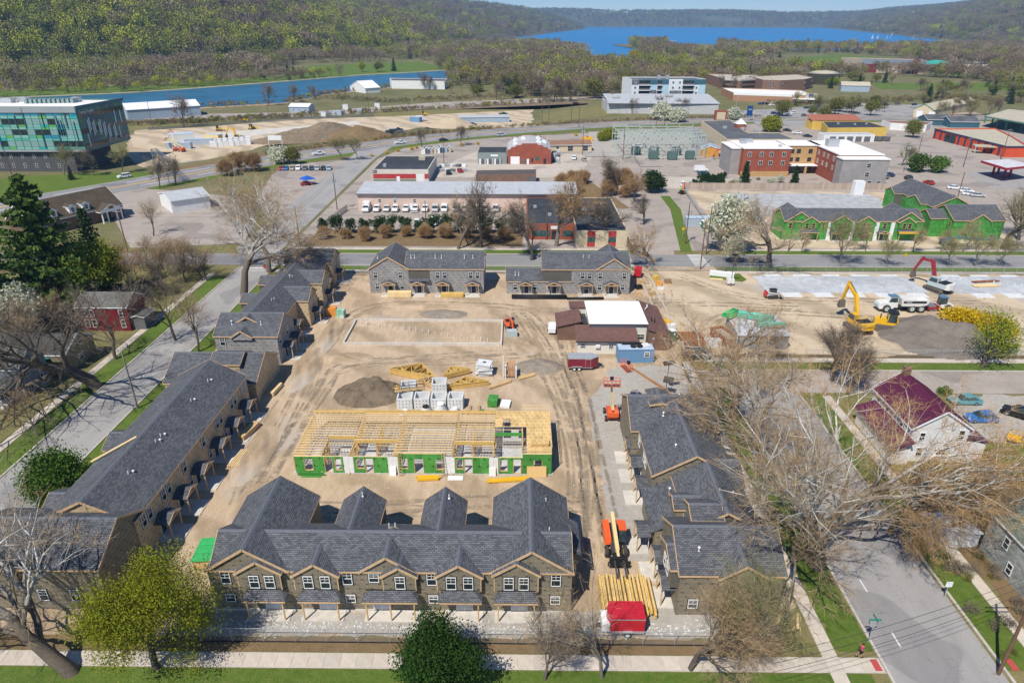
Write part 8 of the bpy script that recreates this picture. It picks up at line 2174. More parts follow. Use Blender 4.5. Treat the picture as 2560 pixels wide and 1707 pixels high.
for k,(px,py)in enumerate(((968,385),(995,380),(1030,376),(1042,372),(930,392),(1120,372),(1155,365),(1195,362),(1440,340))):
 put('ybush',yb,*S(px,py),'yellow flowering bush on the highway verge','yellow bushes on the highway verge',s=TR.uniform(0.9,1.6),name='forsythia_bush',cat='bush',parts=('stem','foliage'))
scr=mk_bush(95,TWIG_B,900,0.10,2.4,2.0,9)
scr2=mk_bush(96,L_BUD,1000,0.09,1.6,1.8,9)
for k in range(46):
 x,y=TR.uniform(50.5,76),TR.uniform(60.5,75)
 if 53<x<66 and y>75:continue
 if x<55 and y<64.5:continue
 put('scrub%d'%(k%2),(scr,scr2)[k%2],x,y,('brown twiggy scrub bush in the wild lot by the east street','olive budding scrub bush in the wild lot by the east street')[k%2],('brown scrub in the wild lot','olive scrub in the wild lot')[k%2],s=TR.uniform(0.5,1.0),name='scrub_bush',cat='bush',parts=('stem','foliage'))
for k in range(26):
 x,y=TR.uniform(46.3,52.5),TR.uniform(45,60)
 put('scrub%d'%(k%2),(scr,scr2)[k%2],x,y,('brown twiggy scrub along the fence of the mossy-roofed house','olive scrub along the fence of the mossy-roofed house')[k%2],('brown scrub by the mossy roof','olive scrub by the mossy roof')[k%2],s=TR.uniform(0.3,0.6),name='scrub_bush',cat='bush',parts=('stem','foliage'))
for k in range(34):
 x,y=TR.uniform(-96,-76),TR.uniform(125.5,156)
 put('scrub%d'%(k%2),(scr,scr2)[k%2],x,y,('brown bramble bush in the corner garden behind the red house','olive bramble bush in the corner garden behind the red house')[k%2],('brown brambles in the corner garden','olive brambles in the corner garden')[k%2],s=TR.uniform(0.6,1.3),name='bramble_bush',cat='bush',parts=('stem','foliage'))
def scatter_trees(n,xs,ys,kinds,label,group,smin=0.8,smax=1.2,avoid=()):
 c=0;tries=0
 while c<n and tries<n*20:
  tries+=1
  x,y=TR.uniform(*xs),TR.uniform(*ys)
  if any(a0<x<a1 and b0<y<b1 for a0,a1,b0,b1 in avoid):continue
  k=TR.randrange(len(kinds));key,fn=kinds[k]
  put(key,fn,x,y,label[k],group[k],s=TR.uniform(smin,smax));c+=1
FARB=('farb',mk_bare(101,13,twm=TWIG_B,per=4,w=0.07,r0=0.25,kids=(6,4,4),spread=0.55,tw=1.2,sub=1))
FARG=('farg',mk_bare(102,13,twm=TWIG_G,wood=GREYB,per=4,w=0.07,r0=0.22,kids=(6,4,4),spread=0.5,tw=1.2,sub=1))
FARL=('farl',mk_leafy(103,10,L_BUD,per=7,rad=0.8,sz=0.32,kids=(6,5,3),spread=0.7))
FARY=('fary',mk_leafy(104,11,L_YEL,per=8,rad=0.8,sz=0.34,kids=(6,5,3),spread=0.6))
FARW=('farw',mk_leafy(105,13,L_GLD,per=8,rad=0.9,sz=0.34,kids=(6,5,3),spread=0.6))
FARC=('farc',mk_conifer(106,12,L_EVG,0.04,0.24,9,0.5,0.8))
for k,(px,py,q,s_,lab)in enumerate(((290,215,FARY,1.1,'yellow-green park tree beyond the inlet nearest the glass office'),(485,200,FARY,1.2,'rounded yellow-green willow on the park lawn'),(548,208,FARL,0.7,'small green tree at the inlet bank'),(660,200,FARL,0.6,'young green tree on the inlet bank by the park drive'),(425,195,FARC,1.0,'dark spruce on the park lawn beside the willow'),(250,200,FARC,0.9,'dark spruce near the picnic shelter'),(720,190,FARC,1.0,'dark spruce beside the playing field'),(735,190,FARC,0.8,'second dark spruce beside the playing field'),(310,192,FARL,0.9,'olive tree beside the picnic shelter'),(905,180,FARY,1.1,'yellow-green tree at the end of the playing field'),(945,180,FARL,1.2,'green tree at the end of the playing field'),(985,178,FARC,1.2,'dark fir at the end of the playing field'),(1165,205,FARW,1.2,'golden willow behind the waterfront workshop'),(1290,160,FARW,1.3,'tall golden willow by the boat basin'),(1585,165,FARW,1.6,'largest golden willow in front of the lake'),(1060,225,FARB,1.2,'dark bare tree before the waterfront workshop'),(1075,225,FARB,1.0,'second dark bare tree before the waterfront workshop'),(460,320,FARB,1.5,'tall bare tree on the basin bank'),(672,265,FARB,1.3,'dark bare tree on the spit of the basin'),(735,258,FARB,1.1,'dark bare tree at the tip of the basin spit'),(785,250,FARB,0.9,'dark bare tree behind the small white house'),(1190,230,FARB,1.2,'tall bare tree by the waterfront road bend'),(1130,235,FARG,0.9,'bare tree at the workshop corner'),(1055,370,FARB,0.8,'bare sapling on the highway verge by the garden sheds'),(1152,365,FARB,0.8,'bare sapling on the highway verge beside the annex'),(895,400,FARG,0.9,'bare roadside tree near the small office'),(855,402,FARG,0.9,'pale bare roadside tree near the west street mouth'),(400,470,FARB,0.9,'bare tree at the foot of the gantry'),(440,462,FARB,0.9,'bare tree on the verge beside the gantry'),(160,440,FARG,1.0,'bare tree on the office lawn'),(235,440,FARB,0.9,'bare tree below the office corner'),(305,432,FARG,0.9,'bare tree beside the office ramp'),(180,450,FARC,0.45,'little spruce on the office lawn'))):
 put(q[0],q[1],*S(px,py),lab,s=s_,name='spruce_tree' if q is FARC else 'tree')
GL=['bare brown tree in the waterfront grove','budding bare tree in the waterfront grove','olive leafing tree in the waterfront grove','dark fir in the waterfront grove']
GG=['bare waterfront trees','budding waterfront trees','olive waterfront trees','waterfront firs']
scatter_trees(60,(-20,130),(520,760),[FARB,FARG,FARL],GL,GG,1.1,1.7)
scatter_trees(14,(-40,20),(560,640),[FARB,FARG,FARL,FARC],GL,GG,0.8,1.3)
SL=['bare tree among the shops beyond the highway','budding tree among the shops beyond the highway','olive tree among the shops beyond the highway','dark spruce among the shops beyond the highway']
SG_=['bare shop trees','budding shop trees','olive shop trees','shop spruces']
for px0,px1,py0,py1,n,ks in((2300,2560,225,262,26,[FARB,FARG,FARL,FARC]),(2040,2300,205,225,16,[FARL,FARG,FARC,FARY]),(1950,2230,258,300,20,[FARG,FARL,FARB]),(1700,1890,195,235,8,[FARB,FARG,FARL]),(1770,1960,160,185,16,[FARC,FARC,FARB]),(1570,1760,170,190,14,[FARC,FARC,FARL]),(1520,1720,268,288,10,[FARB]),(2300,2500,268,300,12,[FARB,FARG]),(1420,1700,262,285,0,[FARB])):
 for k in range(n):
  q=TR.choice(ks);i=[FARB,FARG,FARL,FARC,FARY].index(q);i=min(i,3)if q is not FARY else 2
  x,y=S(TR.uniform(px0,px1),TR.uniform(py0,py1));put(q[0],q[1],x,y,SL[i],SG_[i],s=TR.uniform(0.6,1.1),name='spruce_tree' if q is FARC else 'tree')
HID=bpy.data.collections.new('wood_pieces')
def crown_piece(name,seed,mat,n,sz,shape='round',blades=False):
 rr=random.Random(seed);t=Tree(seed)
 lumps=[(Vector((rr.gauss(0,0.22),rr.gauss(0,0.22),rr.uniform(0.42,0.74))),rr.uniform(0.18,0.30))for _ in range(7)]
 for k in range(n):
  if shape=='cone':
   z=rr.random()**1.3;r_=(1-z)*0.26*(0.5+0.5*rr.random());a=rr.random()*6.28;p=Vector((r_*math.cos(a),r_*math.sin(a),z))
  else:
   c,q=lumps[k%7];d=Vector((rr.gauss(0,1),rr.gauss(0,1),rr.gauss(0,1))).normalized();p=c+d*q*rr.random()**0.5
  if blades and k%2:t.blade(p,Vector((p.x*1.2+rr.gauss(0,.3),p.y*1.2+rr.gauss(0,.3),0.8)),sz*2.4,sz*0.30)
  else:t.leaf(p,sz*rr.uniform(0.6,1.3))
 t.tw.f+=[];
 for k in range(3):
  a=rr.random()*6.28;w0=0.012
  i=len(t.tw.v);q=Vector((rr.gauss(0,0.1),rr.gauss(0,0.1),0.7))
  t.tw.v+=[(-w0,0,-0.05),(w0,0,-0.05),tuple(q)];t.tw.f.append((i,i+1,i+2));t.tw.mi.append(0)
 o=bpy.data.objects.new(name,t.tw.mesh(name,mat,False,uv=False));HID.objects.link(o)
 return o
F_BR=leafmat('wood_brown',(0.27,0.20,0.135),(0.18,0.135,0.09),0.35,0);F_GY=leafmat('wood_grey',(0.37,0.30,0.22),(0.25,0.20,0.15),0.3,0)
F_OL=leafmat('wood_olive',(0.30,0.31,0.06),(0.19,0.20,0.045),0.35,0.1);F_YG=leafmat('wood_yellowgreen',(0.50,0.50,0.04),(0.30,0.33,0.03),0.3,0.1)
F_DK=leafmat('wood_conifer',(0.035,0.07,0.025),(0.02,0.045,0.018),0.3,0)
PIECES=[crown_piece('wood_a',1,F_BR,420,0.04,blades=True),crown_piece('wood_b',2,F_GY,420,0.04,blades=True),crown_piece('wood_c',3,F_OL,380,0.038),crown_piece('wood_d',4,F_YG,400,0.038),crown_piece('wood_e',5,F_DK,260,0.04,'cone'),crown_piece('wood_f',6,F_OL,320,0.035)]
def instancer(name,pts,scl,idx,pieces_col):
 me=bpy.data.meshes.new(name)
 me.from_pydata([tuple(p)for p in pts],[],[])
 n=len(pts)
 a=me.attributes.new('scl','FLOAT_VECTOR','POINT');a.data.foreach_set('vector',np.array(scl,np.float32).ravel())
 a=me.attributes.new('rot','FLOAT_VECTOR','POINT');r_=np.zeros((n,3),np.float32);r_[:,2]=np.random.RandomState(5).rand(n)*6.28;a.data.foreach_set('vector',r_.ravel())
 a=me.attributes.new('pick','INT','POINT');a.data.foreach_set('value',np.array(idx,np.int32))
 o=link(name,me)
 ng=bpy.data.node_groups.new(name,'GeometryNodeTree')
 ng.interface.new_socket('Geometry',in_out='INPUT',socket_type='NodeSocketGeometry');ng.interface.new_socket('Geometry',in_out='OUTPUT',socket_type='NodeSocketGeometry')
 gi=ng.nodes.new('NodeGroupInput');go=ng.nodes.new('NodeGroupOutput')
 ip=ng.nodes.new('GeometryNodeInstanceOnPoints');ci=ng.nodes.new('GeometryNodeCollectionInfo')
 ci.inputs['Collection'].default_value=pieces_col;ci.inputs['Separate Children'].default_value=True;ci.inputs['Reset Children'].default_value=True
 ip.inputs['Pick Instance'].default_value=True
 def na(nm,ty):
  q=ng.nodes.new('GeometryNodeInputNamedAttribute');q.data_type=ty;q.inputs['Name'].default_value=nm;return q.outputs[0]
 mp=ng.nodes.new('GeometryNodeMeshToPoints');ng.links.new(gi.outputs[0],mp.inputs[0])
 ng.links.new(mp.outputs[0],ip.inputs['Points']);ng.links.new(ci.outputs[0],ip.inputs['Instance'])
 ng.links.new(na('pick','INT'),ip.inputs['Instance Index']);ng.links.new(na('rot','FLOAT_VECTOR'),ip.inputs['Rotation']);ng.links.new(na('scl','FLOAT_VECTOR'),ip.inputs['Scale'])
 ng.links.new(ip.outputs[0],go.inputs[0])
 md=o.modifiers.new('scatter','NODES');md.node_group=ng
 o['kind']='stuff'
 return o
rs=np.random.RandomState(3)
def patch(x,y,k=0.006,ph=0.0):return math.sin(x*k+ph)*math.cos(y*k*0.8+ph*2)+0.5*math.sin(x*k*2.7+y*k*1.9+ph)
def wood(name,fn,xs,ys,n,smin,smax,mix,cond=None):
 P,S_,I=[],[],[]
 while len(P)<n:
  x,y=rs.uniform(*xs),rs.uniform(*ys)
  z=fn(x,y)
  if z<0 or(cond and not cond(x,y,z)):continue
  v=0.62*y+40
  if abs(x)>0.80*y+60:continue
  q=min(0.999,max(0.0,rs.rand()+0.30*patch(x,y,0.009)))
  a=0
  for a,t in enumerate(np.cumsum(mix)):
   if q<t:break
  s_=rs.uniform(smin,smax)*(0.85 if a==4 else 1)
  P.append((x,y,z-0.4));S_.append((s_*rs.uniform(0.8,1.15),s_*rs.uniform(0.8,1.15),s_*rs.uniform(0.85,1.25)));I.append(a)
 return instancer(name,P,S_,I,HID)
wood('hillside_wood',hill_left,(-1900,0),(620,2000),12500,21,34,(0.26,0.07,0.24,0.22,0.11,0.10))
wood('ridge_wood',hill_left,(-3000,700),(2000,7500),16000,20,34,(0.42,0.12,0.14,0.07,0.13,0.12))
wood('east_hill_wood',hill_right,(1250,4800),(1500,6500),14000,20,34,(0.45,0.12,0.14,0.05,0.12,0.12))
wood('far_shore_wood',hill_far,(-2000,5500),(6000,7600),9000,22,40,(0.40,0.10,0.22,0.08,0.14,0.06),lambda x,y,z:patch(x,y,0.004,1)>-0.5 or z<25)
flat=lambda x,y:0.0 if True else 0
def in_poly(x,y,poly):
 c=False
 for i in range(len(poly)):
  x1,y1=poly[i];x2,y2=poly[i-1]
  if(y1>y)!=(y2>y)and x<(x2-x1)*(y-y1)/(y2-y1)+x1:c=not c
 return c
LAND=[(-4000,-300),(4000,-300)]+SHORE[::-1]
INL=inlet_s+inlet_n[::-1]
FIELDS=[[GD(610,178),GD(690,148),GD(960,138),GD(1010,150),GD(985,168),GD(820,174)],[GD(1770,170),GD(1735,138),GD(1930,122),GD(2070,133),GD(2090,170)],[(p[0]+5,p[1]-8)for p in inlet_n]+[(p[0]-10,p[1]+42)for p in inlet_n[::-1]]]
def clear(x,y,z):
 return in_poly(x,y,LAND)and not in_poly(x,y,INL)and not any(in_poly(x,y,f)for f in FIELDS)
wood('park_wood',lambda x,y:0.0,(-900,100),(600,1700),4300,13,21,(0.34,0.36,0.12,0.07,0.05,0.06),lambda x,y,z:clear(x,y,z)and y>interp(x,[(-900,560),(-420,640),(-322,700),(-246,790),(-177,885),(-120,935),(-72,960),(-32,990),(100,1000)]))
wood('shore_wood',lambda x,y:0.0,(-20,1500),(760,2250),3800,13,21,(0.36,0.26,0.16,0.05,0.10,0.07),lambda x,y,z:clear(x,y,z)and(patch(x,y,0.011,2)>-0.35 or y>1300)and x>interp(y,[(700,20),(860,0),(1200,-20),(1600,190)])and not(300<x<560 and 780<y<900)and not(0.085<x/y<0.15 and y>850)and not(0.2<x/y<0.27 and y>1050 and x>300))
wood('grove_wood',lambda x,y:0.0,(-70,135),(540,980),900,11,18,(0.40,0.24,0.18,0.08,0.06,0.04),lambda x,y,z:clear(x,y,z)and not(-130<x<0 and 500<y<660)and y>560)
wood('bank_trees',lambda x,y:0.0,(-420,0),(500,1000),260,7,13,(0.30,0.14,0.26,0.18,0.08,0.04),lambda x,y,z:interp(x,[(p[0],p[1]+16)for p in inlet_n])<y<interp(x,[(p[0],p[1]+95)for p in inlet_n])and not in_poly(x,y,FIELDS[0]))
wood('valley_wood',lambda x,y:0.0,(-60,900),(600,900),1000,10,16,(0.36,0.20,0.22,0.07,0.10,0.05),lambda x,y,z:clear(x,y,z)and patch(x,y,0.02,4)>0.1 and x>60 and not(100<x<420 and 560<y<700))
brush_pieces=bpy.data.collections.new('brush_pieces')
for i_,(mt,bl)in enumerate(((F_BR,True),(F_OL,False),(F_GY,True))):
 hid_before=list(HID.objects);q=crown_piece('brush_%d'%i_,40+i_,mt,90,0.09,blades=bl);HID.objects.unlink(q);brush_pieces.objects.link(q)
def brush(name,pts,wdt,n,smin,smax):
 P,S_,I=[],[],[]
 for k in range(n):
  i=rs.randint(len(pts)-1);t=rs.rand();a,b_=pts[i],pts[i+1]
  P.append((a[0]+(b_[0]-a[0])*t+rs.normal(0,wdt),a[1]+(b_[1]-a[1])*t+rs.normal(0,wdt),0));s_=rs.uniform(smin,smax);S_.append((s_*1.3,s_*1.3,s_));I.append(rs.choice([0,0,1,2]))
 return instancer(name,P,S_,I,brush_pieces)
brush('basin_brush',[GD(300,288),GD(480,280),GD(700,268),GD(1000,250),GD(1300,232)],4,500,1.5,3.5)
brush('inlet_brush',inlet_s[:9],5,500,1.5,4)
brush('highway_brush',[(x-11,y+9)for x,y in HWY[20:52]],2.0,500,0.8,2.2)
brush('reed_brush',[GD(760,225),GD(900,235),GD(1100,225),GD(1400,215)],6,400,1.5,3.0)
brush('market_brush',[GD(1780,240),GD(2000,235),GD(2180,225),GD(2350,235)],5,500,1.5,4)
def slabs(name,x0,x1,y0,y1,n,axis,z=0.075,mat=None):
 o=MB();o.box(x0-0.03,x1+0.03,y0-0.03,y1+0.03,0.0,z-0.02);o=struct(o.build(name,KERB))
 me=MB();L=((x1-x0)if axis=='x' else(y1-y0))/n
 if axis=='x':me.box(0.012,L-0.012,0,y1-y0,0,0.03)
 else:me.box(0,x1-x0,0.012,L-0.012,0,0.03)
 me=me.mesh('paving_slab',mat or WALK)
 for k in range(n):
  link('paving_slab',me,o,(x0+(L*k if axis=='x' else 0),y0+(L*k if axis=='y' else 0),z-0.02+0.004*((k*7)%3)))
 return o
slabs('south_sidewalk',-72,29.2,43.72,45.2,66,'x')
slabs('east_sidewalk',29.25,30.65,38,107,46,'y')
slabs('corner_sidewalk',30.7,34.4,43.74,45.1,2,'x')
slabs('middle_sidewalk',31.5,125,107.0,108.5,60,'x')
slabs('west_sidewalk',-74.4,-73.0,55,152,60,'y')
slabs('back_sidewalk',-59,29,153.4,154.9,55,'x')
slabs('back_sidewalk_east',50.5,170,153.4,154.9,70,'x')
slabs('back_sidewalk_north',-62,28.5,171.0,172.4,55,'x')
slabs('back_sidewalk_far',54,170,171.0,172.4,60,'x')
slabs('east_yard_path',49.3,50.6,44,95,30,'y')
m=MB()
for a,c in(((28.6,152.9),(28.6,108.9)),((31.0,107),(31.0,152.9))):m.bar((*a,0.06),(*c,0.06),0.25,0.12)
struct(m.build('site_kerb',KERB))
for nm,x,y0,y1,w in(('east_kerb',34.65,20,96,0.25),('east_far_kerb',45.75,20,96,0.25),('west_kerb',-60.3,20,157,0.25),('west_far_kerb',-68.95,20,157,0.25)):
 m=MB();m.box(x-w/2,x+w/2,y0,y1,0,0.16);struct(m.build(nm,KERB))
for nm,x0,x1,y in(('back_kerb',-59,29,158.1),('back_kerb_east',50.5,260,158.1),('back_kerb_north',-62,29,167.5),('back_kerb_far',54,260,167.5),('middle_kerb',34,260,103.8)):
 m=MB();m.box(x0,x1,y-0.12,y+0.12,0,0.16);struct(m.build(nm,KERB))
def paintmark(quads,mat=None,name='road_marking',z=0.066):
 for q in quads:
  m=MB();m.face([(x,y,z)for x,y in q]);struct(m.build(name,mat or MARK_W))
paintmark([rect(43.6,47.4,158.7+1.05*k,159.2+1.05*k)for k in range(9)],name='zebra_stripe')
paintmark([rect(-68,-61,155.6,156.1),rect(-68,-61,154.0,154.3),rect(-68,-61,168.4,168.8),rect(-68,-61,170.0,170.3)],name='stop_line')
paintmark([rect(37.2,37.35,46.5,48.3),rect(37.2,37.35,53.5,55.3),rect(25.2,28.6,158.7,159.3),rect(25.2,28.6,160.3,160.8),rect(25.2,28.6,161.8,162.3),rect(25.2,28.6,163.3,163.8)])
for k,(x,y)in enumerate(((33.9,43.9),(46.8,44.1))):
 m=MB();m.box(-0.32,0.32,0,1.25,0,0.03);tag(m.build('tactile_pad',paint('brick_red',(0.45,0.06,0.06),0.8,0.1),None,False,(x,y-0.1,0.085 if k==0 else 0.07)),('red tactile pad at the kerb near the pedestrian','faded red tactile pad across the east street')[k],'tactile pad')
def mesh_mat(name,c,a):
 m,nt,b=_mat(name);b.inputs['Base Color'].default_value=(*c,1);b.inputs['Roughness'].default_value=0.6;b.inputs['Alpha'].default_value=a
 v=_coord(nt,'Object');nt.links.new(_ramp(nt,_noise(nt,v,3),((0.3,tuple(x*0.8 for x in c)),(0.7,c))),b.inputs['Base Color'])
 return m
CHAIN=mesh_mat('chain_link',(0.35,0.37,0.38),0.16)
CLOTH=mesh_mat('fence_cloth',(0.10,0.13,0.16),0.6)
_post={}
def fence(label,pts,h=1.8,step=3.0,top=True,cloth=None):
 x0,y0=pts[0];o=thing('chain_link_fence',label,'fence',(x0,y0,0.03))
 if h not in _post:_post[h]=MB().tube((0,0,0),(0,0,h+0.08),0.035,n=6).mesh('post',GALV)
 for(ax,ay),(bx,by)in zip(pts[:-1],pts[1:]):
  L=math.hypot(bx-ax,by-ay);n=max(1,int(L/step))
  for k in range(n+1):link('post',_post[h],o,(ax+(bx-ax)*k/n-x0,ay+(by-ay)*k/n-y0,0))
  a,b_=(ax-x0,ay-y0),(bx-x0,by-y0)
  m=MB();m.face([(*a,0.05),(*b_,0.05),(*b_,h),(*a,h)]);m.build('mesh_panel',cloth or CHAIN,o)
  if top:m=MB();m.bar((*a,h),(*b_,h),0.05,0.05);m.build('top_rail',GALV,o)
  m=MB();m.bar((*a,0.05),(*b_,0.05),0.1,0.1);m.build('silt_sock',BLACK,o)
fence('chain-link fence along the south sidewalk',[(-31,46.5),(24.6,46.5),(27.4,49.4),(27.9,53)])
fence('chain-link fence along the east sidewalk',[(28.2,53),(28.7,92),(28.9,106.5)])
fence('chain-link fence along the back street sidewalk by the slabs',[(31.5,155.1),(50,155.1),(128,153.2)],2.0)
fence('chain-link fence behind the two back-street row houses',[(-40,153.1),(28,153.1)],1.6)
fence('low mesh fence along the middle street yard',[(52,109.2),(92,109.2)],1.4)
fence('dark cloth fence around the warehouse yard corner',[(-57.5,190),(-55,212)],1.8,3,True,CLOTH)
fence('blue-grey mesh fence around the substation yard',[G(1462,392),G(1585,395),G(1600,418),G(1655,418)],2.0,4)
fence('mesh fence along the lane beside the second site',[(50.5,172.8),(56.5,205),(58.5,236)],1.8)
fence('fence around the contractor yard with a black cloth',[GD(340,300),GD(480,290),GD(700,275),GD(860,268)],1.6,6,False,CLOTH)
o=thing('board_fence','long tan board fence behind the second building site','fence',(58.5,242.6,0))
me=MB();me.box(0.01,0.98,-0.04,0.04,0,2.3);me=me.mesh('board',M('fence_tan',(0.46,0.37,0.30),0.15,0.8,0.85,rnd=0.15))
for k in range(74):link('board',me,o,(k,0,0))
def pole(label,x,y,h,arms=1,tilt=0.0,lamp=False,name='utility_pole',mat=None,rz=0.0,transformer=False):
 o=thing(name,label,'pole',(x,y,0),rz)
 m=MB();m.tube((0,0,0),(tilt,0,h),0.17,0.11,8);m.build('shaft',mat or M('pole_wood',(0.17,0.10,0.065),0.3,2),o)
 for k in range(arms):m=MB();m.bar((-1.2+tilt,-0.12,h-0.5-0.9*k),(1.2+tilt,-0.12,h-0.5-0.9*k),0.1,0.12);m.build('cross_arm',GALV,o)
 if lamp:
  m=MB();m.bar((tilt,0,h-1.5),(tilt+2.0,0,h-1.0),0.07,0.07);m.build('lamp_arm',GALV,o)
  m=MB();m.rbox((tilt+2.2,0,h-1.0),(0.7,0.25,0.14));m.build('lamp_head',GALV,o)
 if transformer:m=MB();m.lathe([(0.3,h-3.2),(0.3,h-2.2)],10,(0.4,-0.2,0));m.lathe([(0.3,h-3.2),(0.3,h-2.2)],10,(-0.4,-0.2,0));m.build('transformer',GALV,o)
 return o
GREYP=M('pole_grey',(0.26,0.25,0.20),0.25,2)
for lab,px,py,h,ar,tr in(('grey-green leaning utility pole on the verge of the long row house',344,1021,10,0,0),('dark utility pole beside the bank lot',320,632,11.5,1,0),('utility pole at the crossroads hedge',751,617,11,1,0),('utility pole with transformers on the west street',843,525,12,1,1),('tall brown pole at the zebra crossing',1750,674,12.5,0,0),('brown pole across the zebra crossing',1765,636,12.8,1,0),('brown pole with white boxes at the lane corner',1713,610,11.5,1,1),('bare brown pole before the green-sheathed row house',1971,628,11.5,0,0),('brown utility pole at the corner of the east street',2495,1685,13.5,2,0),('dark pole behind the parked white cars',2388,515,11,0,0),('tall brown pole on the storage lot',2408,418,12,1,0),('brown pole at the end of the storage wall',2502,400,13,2,0),('grey pole with cross arms beside the round bare tree',2258,430,12,3,1),('dark pole on the storage lot by the round bare tree',2290,405,11,1,0),('tall pole beside the brick hall',1456,388,13,1,1),('tall pole in front of the substation',1557,400,13,1,1),('black pole behind the small office',1110,410,12,0,0),('twin-arm pole behind the substation',1640,325,17,2,0),('second tall pole behind the substation',1660,322,17,2,0),('tall transmission pole beside the contractor yard',1355,310,20,2,0),('second transmission pole beside the contractor yard',1372,300,20,2,0),('third transmission pole beside the contractor yard',1428,305,18,1,0),('transmission pole on the yard side of the highway',1447,318,18,1,0),('slim pole by the basin bank',382,320,14,1,0),('tall pole before the basin',673,300,16,1,0),('pole by the yard road',923,285,14,1,0),('pole along the waterfront road',1155,258,14,1,0),('short pole in the warehouse yard',1066,570,8,1,0),('pole in front of the red-fronted building',1366,600,10,0,0),('pole at the office lawn',32,445,12,0,0)):
 pole(lab,*G(px,py),h,ar,transformer=bool(tr),mat=GREYP if 'grey' in lab else None)
for k,(px,py)in enumerate(((1840,272),(1908,285),(2250,370),(712,196),(575,195),(500,195),(780,190),(335,215))):
 pole('grey street lamp on a tall thin mast',*G(px,py),9,0,lamp=True,name='street_lamp',mat=GALV)['group']='grey street lamps'
WIRE=M('wire',(0.05,0.05,0.05),0.1,3)
def wire(label,a,b_,sag=0.8):
 m=MB();P=[Vector(a).lerp(Vector(b_),k/8)+Vector((0,0,-sag*4*(k/8)*(1-k/8)))for k in range(9)]
 for k in range(8):m.tube(P[k],P[k+1],0.018,n=4,caps=False)
 tag(m.build('overhead_wire',WIRE),label,'wire')
c0,c1=G(2495,1685),(-5.0,30.0)
for k in range(3):wire(('upper wire','middle wire','lower wire')[k]+' running from the corner pole over the east street',(c0[0],c0[1],12.8-1.0*k),(20,36.5,11.0-1.0*k))
p0,p1,p2=G(751,617),G(843,525),G(320,632)
for k in range(2):
 wire(('upper','lower')[k]+' wire along the west street to the transformer pole',(*p0,10.4-k),(*p1,11.3-k));wire(('upper','lower')[k]+' wire over the bank lot to the crossroads',(*p2,10.9-k),(*p0,10.4-k))
 wire(('upper','lower')[k]+' wire along the back street to the pole before the green house',(*G(1765,636),12.2-k),(*G(1971,628),11.2-k));wire(('upper','lower')[k]+' wire from the crossroads along the back street hedge',(*p0,9.8-k),(*G(1366,600),9.6-k))
def sign(label,x,y,h,mk,name='road_sign',cat='sign',rz=0.0):
 o=thing(name,label,cat,(x,y,0),rz);m=MB();m.tube((0,0,0),(0,0,h),0.05,n=6);m.build('post',GALV,o);mk(o,h);return o
YS=paint('sign_yellow',(0.75,0.42,0.02),0.5,0.05);GS=paint('sign_green',(0.02,0.25,0.17),0.5,0.05)
def mk_diamond(o,h):m=MB();m.rbox((0,-0.06,h),(0.75,0.03,0.75),0,ry=math.pi/4);m.build('sign_plate',YS,o)
def mk_street(o,h):
 m=MB();m.box(-0.6,0.6,-0.02,0.02,h,h+0.22);m.build('street_plate',GS,o);m=MB();m.box(-0.02,0.02,-0.5,0.5,h+0.24,h+0.44);m.build('street_plate',GS,o)
 m=MB();m.lathe([(0.38,0),(0.38,0.03)],8,axis='Y',c=(0,0.06,h-0.6));m.build('stop_plate_back',GALV,o)
sign('green street name sign on a post at the sidewalk corner',*G(2170,1606),3.0,mk_street,'street_sign')
sign('yellow diamond warning sign on the back street',*G(2256,665),2.8,mk_diamond)
sign('yellow warning sign at the lane corner',*G(1706,593),2.4,mk_diamond)
def mk_white(o,h):m=MB();m.box(-0.35,0.35,-0.05,-0.02,h-0.6,h+0.1);m.build('sign_plate',WHITE,o)
sign('small white sign in the verge of the wild lot',*G(2360,1494),2.2,mk_white)
def mk_stop(o,h):m=MB();m.lathe([(0.38,0),(0.38,0.04)],8,axis='Y',c=(0,-0.08,h));m.build('stop_plate',REDP,o)
sign('red stop sign at the crossroads beside the smaller sycamore',*G(665,690),2.3,mk_stop)
o=thing('board_sign','white board sign on two posts in the contractor yard','sign',(*G(690,367),0));m=MB()
for sx in(-3.2,3.2):m.tube((sx,0,0),(sx,0,5),0.14)
m.build('post',WHITE,o);m=MB();m.box(-3.2,3.2,-0.2,0,3.0,5.2);m.build('panel',WHITE,o)
m=MB();m.box(-0.8,0.8,-0.6,0.6,0,1.4);m.box(-0.85,0.85,-0.65,0.65,1.4,1.5);
car('sedan','teal',*G(2409,1008),math.pi,'teal sedan on the gravel drive behind the purple-roofed house')
car('hatch','blue',*G(2450,1052),math.pi,'bright blue hatchback on the gravel drive')
car('suv','black',*G(2545,1042),2.4,'black car parked askew on the gravel drive')
SD=-math.pi/2
TRK=(('boxtruck','white',515),('pickup','white',655),('suv','silver',790),('pickup','white',910),('pickup','white',1055),('pickup','white',1185),('pickup','white',1320),('van','silver',1460),('van','white',1585),('van','silver',1740),('van','white',1860),('van','white',2000),('van','white',2140),('van','white',2290))
TL=('white box truck at the hedge end of the warehouse row','white pickup with a red rack next to the box truck','silver car between two white pickups','white pickup with a dark flatbed in the warehouse row','plain white pickup in the middle of the warehouse pickups','white pickup with a snow plough and a dark tank behind','white pickup with a red bed, last of the pickups','silver van next to the last pickup','white van second in the line of vans','silver van behind the pale-limbed tree','white van behind the forked tree','white van right of the forked trunk','white van next to last in the warehouse row','white van at the end of the warehouse row')
